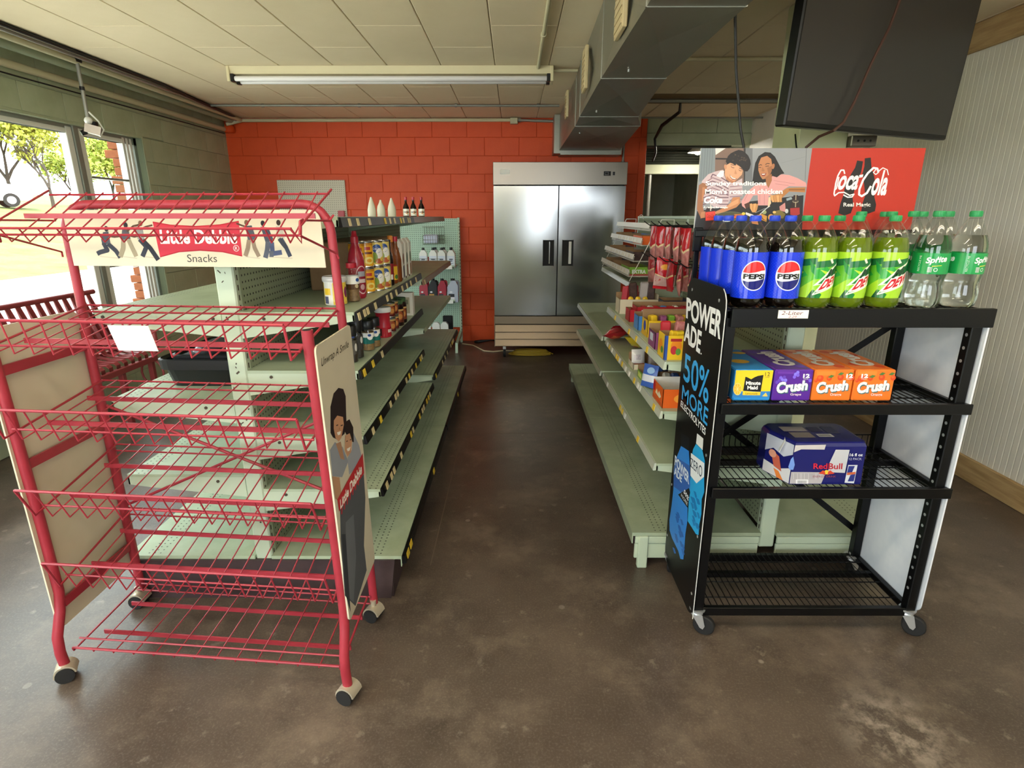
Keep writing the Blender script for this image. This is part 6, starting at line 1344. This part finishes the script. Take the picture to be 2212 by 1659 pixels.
MB().bb(FX0+.006, FX1-.006, FY0+.03, FY0+.06, .13, .40).build('grille_back', 'gasket', FR, world=True); fb_('grille_end', 'louvre', FX0-.004, FX0+.006, FY0-.004, FY0+.05, .13, .49, ch=.002); fb_('grille_end', 'louvre', FX1-.006, FX1+.004, FY0-.004, FY0+.05, .13, .49, ch=.002)
ct = fb_('control_display', 'gasket', .95, 1.025, FY0-.003, FY0, 1.985, 2.03, ch=.001, par=hd); MB().bb(.963, 1.0, FY0-.004, FY0-.003, 1.993, 2.022).build('bezel', 'stainless', ct, world=True); MB().bb(.966, .997, FY0-.0045, FY0-.004, 1.996, 2.019).build('screen', 'gasket', ct, world=True); fb_('power_switch', 'plastic_black', 1.045, 1.068, FY0-.004, FY0, 1.99, 2.025, ch=.001, par=hd)
fb_('paper_label', 'paper_white', -.145, -.045, FY0-.001, FY0, 2.0, 2.045, ch=.0002, par=hd)
for x in (FX0+.11, FX1-.11):
    for y in (FY0+.07, FY1-.1):
        k = MB().cb(x-.02, x+.02, y-.025, y+.025, .09, .13, .004).build('caster', 'steel_zinc', FR, world=True); MB().tube([(x-.014, y, .05), (x+.014, y, .05)], .05, 18).build('wheel', 'rubber', k, world=True)
mat('cord_yellow', 'c9a93a', 0.5); mat('cord_cream', 'cbb894', 0.5); mat('cord_black', '161616', 0.5); mat('cord_brown', '4a2f26', 0.45)
random.seed(5); pts = []
for k in range(5):
    for i in range(14): a = 2*PI*i/14; pts.append((.2+(.26-k*.02)*math.cos(a)+random.uniform(-.01, .01), 6.52+(.08-k*.008)*math.sin(a), .012+k*.012))
tag(MB().tube(pts, .006, 6).build('extension_cord', 'cord_yellow'), 'coiled yellow extension cord under the refrigerator', 'cord')
tag(MB().tube([(-.66, 7.1, .006), (-.52, 7.02, .006), (-.44, 6.86, .006), (-.36, 6.70, .006), (-.25, 6.66, .006), (-.1, 6.72, .006), (.1, 6.7, .006)], .007, 6).build('floor_cord', 'cord_cream'), 'cream power cord on the floor beside the refrigerator', 'cord')
tag(MB().tube([(-.50, 7.18, .008), (-.42, 7.14, .03), (-.30, 7.16, .04), (-.2, 7.2, .03)], [.022, .02, .008, .008], 8).build('plug_and_lead', 'cord_black'), 'black plug and lead lying against the orange wall', 'plug')
# ============================================================ AIR DUCT
mat('galvanised', '9c9d93', 0.40, metal=0.8, rvar=0.06, nscale=5); mat('register_cream', 'c8b58e', 0.5)
DU = thing('air_duct', 'galvanised sheet metal air duct running along the ceiling to the back wall', 'air duct', (.7, 3.5, 2.3))
YS = [-1.6, .1, 1.2, 2.35, 3.46, 4.70, 5.17, 6.98]; XA = [.48, .48, .48, .48, .48, .50, .515, .52]; XB = [.84, .84, .84, .84, .835, .945, 1.06, 1.215]; ZB = 2.30; ZT = 2.68
for k in range(7):
    a, b_ = YS[k]+.002, YS[k+1]-.002
    def fac(p):  # cross-broken panel: centre pushed out
        c = sum((Vector(q) for q in p), Vector())/4; n = (Vector(p[1])-Vector(p[0])).cross(Vector(p[3])-Vector(p[0])).normalized(); return [*p, tuple(c-n*.03)], [(0,1,4), (1,2,4), (2,3,4), (3,0,4)]
    mb = MB()
    for p in ([(XA[k], a, ZB), (XA[k+1], b_, ZB), (XB[k+1], b_, ZB), (XB[k], a, ZB)], [(XA[k], a, ZT), (XA[k+1], b_, ZT), (XA[k+1], b_, ZB), (XA[k], a, ZB)], [(XB[k], a, ZB), (XB[k+1], b_, ZB), (XB[k+1], b_, ZT), (XB[k], a, ZT)]):
        mb.add(*fac(p))
    mb.add([(XA[k], a, ZT), (XB[k], a, ZT), (XB[k+1], b_, ZT), (XA[k+1], b_, ZT)], [(0, 1, 2, 3)])
    me = mb; o = me.build('duct_section', 'galvanised', DU, world=True)
    MB().bb(XA[k]-.004, XA[k]+.004, a-.006, a+.006, ZB-.002, ZT).bb(XA[k], XB[k], a-.003, a+.003, ZB-.003, ZB).bb(XB[k]-.004, XB[k]+.004, a-.006, a+.006, ZB-.002, ZT).build('seam', 'galvanised', o, world=True)
MB().bb(.46, .535, 7.0, 7.29, 2.27, 2.68).build('wall_flange', 'galvanised', DU, world=True); MB().bb(.535, 1.24, 7.0, 7.29, 2.255, 2.30).build('wall_flange', 'galvanised', DU, world=True); MB().bb(.53, 1.24, 6.97, 7.29, 2.30, 2.68).build('end_box', 'galvanised', DU, world=True)
for y, w_, h in ((2.86, .22, .27), (4.2, .18, .24), (5.55, .16, .2)):
    r_ = MB().cb(.462, .484, y-w_/2, y+w_/2, 2.62-h, 2.635, .004).build('register', 'register_cream', DU, world=True)
    mb = MB()
    for q in range(7): mb.bb(.458, .463, y-w_/2+.02, y+w_/2-.02, 2.64-h+q*h/8, 2.645-h+q*h/8+.010)
    mb.build('register_vanes', 'register_cream', r_, world=True)
mb = MB()
for y in (2.2, 3.3, 4.5, 5.6):
    mb.cyl((.60, y, ZB-.004), (.60, y, ZB+.01), .006, 8)
mb.build('screws', 'steel_zinc', DU, world=True)
# ============================================================ TELEVISION AND COLUMN
mat('column_paint', 'd3d6b2', 0.6, col2='c9cda6', nscale=2)
col = MB().cb(1.535, 1.801, 3.3, 3.63, 0, 2.69, .006).build('column', 'column_paint'); struct(col); col.name = 'tv_column'  # square painted column standing behind the television
mat('tv_screen', '383634', 0.28, spec=0.4); mat('tv_bezel', '0c0c0c', 0.35)
TV = thing('television', 'large flat black television hung from the ceiling at upper right', 'television', (1.71, 2.9325, 1.95), math.atan2(.487, 1.062)); T_ = .06
def tvp(x, y, z): return (x, -math.sin(T_)*z+math.cos(T_)*y, math.cos(T_)*z+math.sin(T_)*y)
def tvbox(name, m, x0, x1, y0, y1, z0, z1, ch=.004):
    mb = MB().cb(x0, x1, y0, y1, z0, z1, ch); mb.v = [tvp(*p) for p in mb.v]; return mb.build(name, m, TV)
tvbox('casing', 'tv_bezel', -.584, .584, 0, .055, 0, .67, .006); tvbox('screen', 'tv_screen', -.572, .572, -.0015, .0, .022, .658, .0005); tvbox('rear_hump', 'tv_bezel', -.3, .3, .055, .10, .08, .5, .01); tvbox('wall_bracket', 'plastic_black', -.05, .05, .10, .30, .2, .42, .004)
o = MB().cb(1.80, 1.935, 3.26, 3.32, 1.93, 1.985, .004).build('cable_box', 'stainless_dark'); mb = MB()
for x in (1.835, 1.868, 1.90): mb.cyl((x, 3.258, 1.958), (x, 3.262, 1.958), .006, 8)
mb.build('screws', 'cord_black', o); tag(o, 'small grey metal box with three screws below the television', 'metal box')
tag(MB().tube([(1.73, 2.86, 2.68), (1.683, 2.842, 2.477), (1.654, 2.837, 2.369), (1.588, 2.819, 2.219), (1.535, 2.806, 2.067), (1.49, 2.79, 1.978), (1.442, 2.772, 1.942), (1.424, 2.86, 1.928), (1.391, 2.9, 1.887), (1.385, 2.92, 1.60)], .0065, 8).build('dangling_wire', 'cord_brown'), 'brown cord hanging down across the television screen', 'cord')
tag(MB().tube([(.88, 2.6, 2.69), (.89, 2.6, 2.335), (.914, 2.6, 2.151), (.959, 2.6, 1.923), (.981, 2.6, 1.854), (1.0, 2.6, 1.58)], .006, 8).build('hanging_cable', 'cord_black'), 'black cable hanging from the ceiling behind the poster', 'cable')
tag(MB().tube([(1.50, 3.27, 1.99), (1.48, 3.2, 1.93), (1.455, 3.1, 1.85), (1.45, 3.1, 1.6)], .004, 6).build('signal_cable', 'cord_black'), 'thin black cable below the television', 'cable')
# ============================================================ FLUORESCENT FIXTURES
mat('fixture_cream', 'd8cda9', 0.45); mat('tube_off', 'e6e3e6', 0.25); 
def fixture(loc, label, tubem, w_=2.51):
    t = thing('fluorescent_fixture', label, 'light fixture', loc)
    MB().prism([(-.07, 0), (.07, 0), (.055, -.055), (-.055, -.055)], 'x', 0, w_).build('housing', 'fixture_cream', t)
    for x in (0, w_): MB().cb(x-.012, x+.012, -.075, .075, -.11, 0, .004).build('end_cap', 'fixture_cream', t)
    for y in (-.05, .05):
        MB().tube([(.035, y, -.087), (.045, y, -.087), (w_-.045, y, -.087), (w_-.035, y, -.087)], [.014, .019, .019, .014], 14).build('tube', tubem, t)
        for x in (.022, w_-.03): MB().cb(x-.01, x+.018, y-.022, y+.022, -.11, -.055, .003).build('socket', 'plastic_black', t)
    return t
fixture((-2.215, 4.94, 2.688), 'long cream fluorescent fixture on the ceiling above the aisle', 'tube_off')
mat('tube_on', 'fff6e6', 0.3, emit=8.0)
fixture((-2.04, .55, 2.688), 'lit fluorescent fixture on the ceiling above the camera', 'tube_on')
fixture((-2.04, -1.3, 2.688), 'lit fluorescent fixture by the shop front', 'tube_on')
fixture((1.0, .9, 2.688), 'added lit fluorescent fixture, out of view, brightening the right side', 'tube_on', 1.5)  # made-up fixture, added to brighten the right side and ceiling
# ============================================================ PIPES, CONDUIT, CABLES
mat('pipe_cream', 'c9c2a2', 0.5); mat('pipe_grey', '9a9a94', 0.4, metal=0.5); mat('pipe_mint', '9aa58c', 0.5)
def pipe(name, label, pts, r, m, cat='conduit', clips=()):
    t = thing(name, label, cat, pts[0]); MB().tube(pts, r, 10).build('pipe', m, t, world=True)
    for c in clips: MB().cyl((c[0]-.012*c[3], c[1]-.012*c[4], c[2]), (c[0]+.012*c[3], c[1]+.012*c[4], c[2]), r*1.45, 10).build('clip', m, t, world=True)
    return t
pipe('ceiling_conduit', 'grey conduit pair crossing the ceiling in front of the orange wall', [(-3.25, 6.40, 2.672), (.47, 6.43, 2.672)], .012, 'pipe_grey', clips=[(x, 6.415, 2.672, 1, 0) for x in (-2.6, -1.6, -.6, .25)])
pipe('ceiling_conduit', 'cream pipe along the top of the orange wall', [(-3.35, 7.15, 2.60), (-3.2, 7.24, 2.655), (-1.5, 7.25, 2.66), (-.02, 7.25, 2.66)], .02, 'pipe_cream')
pipe('ceiling_conduit', 'grey conduit from the junction box to the duct', [(0, 7.25, 2.66), (.47, 7.25, 2.645)], .016, 'pipe_grey')
t = thing('junction_box', 'small metal junction box above the orange wall', 'junction box', (.0, 7.25, 2.66)); MB().cb(-.045, .045, -.04, .03, -.045, .02, .005).build('box', 'pipe_cream', t); MB().cyl((.05, 0, 0), (.08, 0, 0), .024, 12).build('connector', 'pipe_grey', t)
pipe('ceiling_conduit', 'painted conduit running along the ceiling to the light fixture', [(.187, .8, 2.672), (.187, 4.87, 2.672)], .013, 'pipe_cream', clips=[(.187, 4.05, 2.672, 0, 1.6), (.187, 2.5, 2.672, 0, 1.6)])
pipe('ceiling_conduit', 'short cream conduit between the light fixture and the duct', [(.29, 4.96, 2.672), (.50, 4.96, 2.672)], .012, 'pipe_cream')
pipe('ceiling_conduit', 'pale conduit across the ceiling right of the duct', [(.85, 4.63, 2.672), (2.82, 4.63, 2.672)], .014, 'pipe_cream')
pipe('ceiling_conduit', 'grey conduit across the ceiling beyond the column', [(1.2, 6.1, 2.66), (2.82, 6.1, 2.66)], .018, 'pipe_grey')
pipe('ceiling_conduit', 'thin dark pipe above the back room opening', [(1.3, 7.0, 2.645), (2.82, 7.0, 2.645)], .01, 'pipe_grey')
mat('water_stain', '8b7452', 0.95)
MB().bb(1.3, 2.82, 5.93, 6.42, ZC-.0006, ZC-.0002).build('stained_strip', 'water_stain', ceil)
pipe('wall_pipe', 'dark cable bundle at the ceiling edge above the window', [(-3.05, -1, 2.676), (-3.07, 5.5, 2.676), (-3.2, 7.1, 2.66)], .014, 'cord_black', 'cable')
pipe('wall_pipe', 'grey conduit beside the dark cable bundle above the window', [(-3.11, -1, 2.668), (-3.13, 6.0, 2.668), (-3.25, 7.2, 2.65)], .012, 'pipe_grey', 'pipe')
pipe('wall_pipe', 'mint pipe between the conduit and the wide pipe above the window', [(-3.18, -1, 2.66), (-3.2, 7.2, 2.655)], .02, 'pipe_cream', 'pipe')
pipe('wall_pipe', 'wide mint pipe high on the left wall', [(-3.29, -1, 2.645), (-3.3, 7.25, 2.645)], .03, 'pipe_mint', 'pipe')
pipe('wall_pipe', 'lowest mint pipe along the left wall above the window', [(-3.40, -1, 2.555), (-3.40, 7.25, 2.555)], .026, 'pipe_cream', 'pipe')
pipe('wall_pipe', 'thin dark wire tacked along the left wall above the window', [(-3.432, -1, 2.515), (-3.432, 2, 2.51), (-3.432, 4.3, 2.50), (-3.432, 7.25, 2.515)], .005, 'cord_black', 'wire')
pipe('wall_pipe', 'thin pale wire just below the dark one on the left wall', [(-3.436, -1, 2.478), (-3.436, 7.25, 2.478)], .005, 'pipe_mint', 'wire')
o = MB().lathe([(.05, 0), (.06, .01), (.06, .06), (.04, .09), (0, .09)], 14).build('pipe_boss', 'orange'); o.location = (-3.36, 7.24, 2.52); tag(o, 'orange-painted lump where the pipes meet the orange wall', 'pipe fitting')
pipe('wall_conduit', 'grey vertical conduit right of the refrigerator on the orange wall', [(1.31, 7.27, 1.6), (1.31, 7.27, 2.45)], .014, 'pipe_grey', clips=[(1.31, 7.27, 2.2, .6, .6)])
tag(MB().tube([(1.66, 6.2, 2.66), (1.70, 6.35, 2.6), (1.66, 6.9, 2.55), (1.66, 7.2, 2.45), (1.69, 7.24, 2.30), (1.65, 7.2, 2.2)], [.012, .016, .02, .016, .014, .01], 8).build('cable_bundle', 'cord_black'), 'taped black cable bundle hanging at the back room opening', 'cable')
# security camera on its pole
t = thing('security_camera', 'security camera on a pole hanging from the ceiling by the window', 'security camera', (-3.19, 4.61, 2.68))
MB().tube([(0, 0, 0), (0, 0, -.40)], .013, 10).build('pole', 'pipe_grey', t); MB().cb(-.05, .02, -.03, .03, -.03, .01, .004).build('ceiling_bracket', 'plastic_black', t); MB().cyl((0, 0, -.19), (0, 0, -.215), .017, 10).build('tape_band', 'plastic_black', t)
MB().sphere((0, 0, -.42), .028, 12).build('ball_joint', 'plastic_white', t); hb = MB().box((.03, -.01, -.485), (.10, .075, .06), Matrix.Rotation(.5, 3, 'Z') @ Matrix.Rotation(.25, 3, 'Y')).build('camera_body', 'stainless_dark', t); MB().tube([(-.01, -.03, -.50), (-.035, -.055, -.515)], .018, 12).build('lens', 'plastic_black', hb)
MB().box((.02, .02, -.45), (.05, .03, .05)).build('bracket', 'plastic_black', t); MB().tube([(.015, 0, -.36), (.06, .02, -.42), (.09, .02, -.48), (.07, .0, -.53), (.04, 0, -.51)], .006, 8).build('cable', 'plastic_white', t)
# ============================================================ BENCH AND TOTE BY THE WINDOW
mat('bench_red', '8e3a3c', 0.4)
BN = thing('slatted_bench', 'dark red metal bench with curved straps under the window', 'bench', (-3.2, 3.4, 0))
pf = [(-3.40, .985), (-3.375, .86), (-3.33, .70), (-3.285, .585), (-3.23, .525), (-3.14, .505), (-3.05, .52), (-2.985, .525), (-2.965, .505), (-2.965, .47)]
pf2 = [(x+.006, z-.007) if i < 4 else (x, z-.009) for i, (x, z) in enumerate(pf)]
strap = MB().prism(pf + pf2[::-1], 'y', -.021, .021).mesh('strap', 'bench_red')
for k in range(27): link(strap, 'strap', BN, (3.2, 2.35+k*.083-3.4, 0))
MB().tube([(-3.402, 2.3, .99), (-3.402, 4.58, .99)], .02, 10).build('top_rail', 'bench_red', BN, world=True); MB().cb(-2.985, -2.945, 2.3, 4.54, .43, .475, .004).build('front_rail', 'bench_red', BN, world=True); MB().cb(-3.30, -3.26, 2.3, 4.54, .49, .53, .004).build('back_rail', 'bench_red', BN, world=True)
for y in (2.6, 4.13): 
    for x in (-2.98, -3.30): MB().cb(x-.02, x+.02, y-.02, y+.02, 0, .48, .004).build('leg', 'bench_red', BN, world=True)
for y in (2.32, 4.52):
    MB().tube([(-2.97, y, .45), (-2.93, y, .55), (-2.93, y, .68), (-2.98, y, .74), (-3.2, y, .75), (-3.38, y, .72)], .018, 10).build('arm', 'bench_red', BN, world=True)
    MB().tube([(-3.0+.09*math.cos(a), y, .33+.11*math.sin(a)) for a in [2*PI*i/16 for i in range(16)]], .009, 8, closed=True).build('scroll', 'bench_red', BN, world=True); MB().cb(-3.02, -2.98, y-.02, y+.02, 0, .45, .004).build('leg', 'bench_red', BN, world=True)
mat('tote_black', '1b1b1d', 0.45)
t = thing('plastic_tote', 'black plastic tote with nested lid on the window-side shelf', 'tote', (-1.29, 2.47, .8905))
def rr_ring(mb, rings, sm=False):
    n = len(rings[0]); vs = [p for r in rings for p in r]; mb.add(vs, [(i*n+k, i*n+(k+1)%n, (i+1)*n+(k+1)%n, (i+1)*n+k) for i in range(len(rings)-1) for k in range(n)], sm); return mb
def rr3(w_, d, r, z): return [(x, y, z) for x, y in rrect(-w_/2, -d/2, w_/2, d/2, r, 4)]
mb = rr_ring(MB(), [rr3(.30, .42, .05, 0), rr3(.33, .46, .055, .075), rr3(.36, .49, .06, .078), rr3(.365, .495, .06, .118), rr3(.35, .48, .055, .122), rr3(.325, .455, .05, .112), rr3(.30, .43, .05, .06)]); mb.add(rr3(.30, .42, .05, 0), [tuple(range(20))[::-1]]); mb.add(rr3(.30, .43, .05, .06), [tuple(range(20))]); mb.build('tub', 'tote_black', t)
mb = rr_ring(MB(), [rr3(.285, .41, .05, .10), rr3(.29, .415, .05, .128), rr3(.27, .395, .05, .132), rr3(.255, .38, .05, .118), rr3(.20, .30, .08, .125), rr3(.17, .27, .08, .145), rr3(.12, .2, .06, .148)]); mb.add(rr3(.12, .2, .06, .148), [tuple(range(20))]); mb.build('lid', 'tote_black', t)
# ============================================================ BACK ROOM
mat('shutter_dark', '35372f', 0.35, metal=0.6); mat('beam_pale', 'a4a78e', 0.7); mat('bulb_on', 'fff7e4', 0.3, emit=220.0); mat('lamp_white', 'efefe8', 0.4)
tag(MB().cb(.85, 2.9, 8.55, 8.65, 2.15, 2.278, .006).build('ceiling_beam', 'beam_pale'), 'pale beam across the back room opening', 'beam')
t = thing('roller_shutter', 'dark corrugated shutter rolled up behind the opening', 'shutter', (1.9, 8.5, 2.28))
for k in range(7): MB().tube([(.85, 8.60-.02*k, 2.30+k*.035), (2.85, 8.60-.02*k, 2.30+k*.035)], .019, 8).build('slat', 'shutter_dark', t, world=True)
pipe('post_pipe', 'grey vertical pipe in the back room', [(1.945, 8.6, 0), (1.945, 8.6, 2.15)], .028, 'pipe_grey')
t = thing('hanging_lamp', 'lit bulb under a white shade in the back room', 'lamp', (2.42, 8.0, 2.68)); MB().tube([(0, 0, 0), (0, 0, -.2)], .008, 6).build('cord', 'cord_black', t); MB().lathe([(.02, -.19), (.03, -.21), (.10, -.27), (.13, -.30), (.125, -.302), (.028, -.215)], 20, caps=False).build('shade', 'lamp_white', t); MB().sphere((0, 0, -.285), .045, 12).build('bulb', 'bulb_on', t)

# hole rows, screw heads, chips and the like are too small to pick apart
for o in bpy.data.objects:
    if o.name.split('.')[0] in ('slots', 'lit_hole_discs', 'screws', 'rivets', 'paint_chips', 'cap_ribs', 'price_labels', 'wires', 'wire_fence', 'wire_tier', 'cross_wire', 'border_wire', 'register_vanes'): o['kind'] = 'stuff'
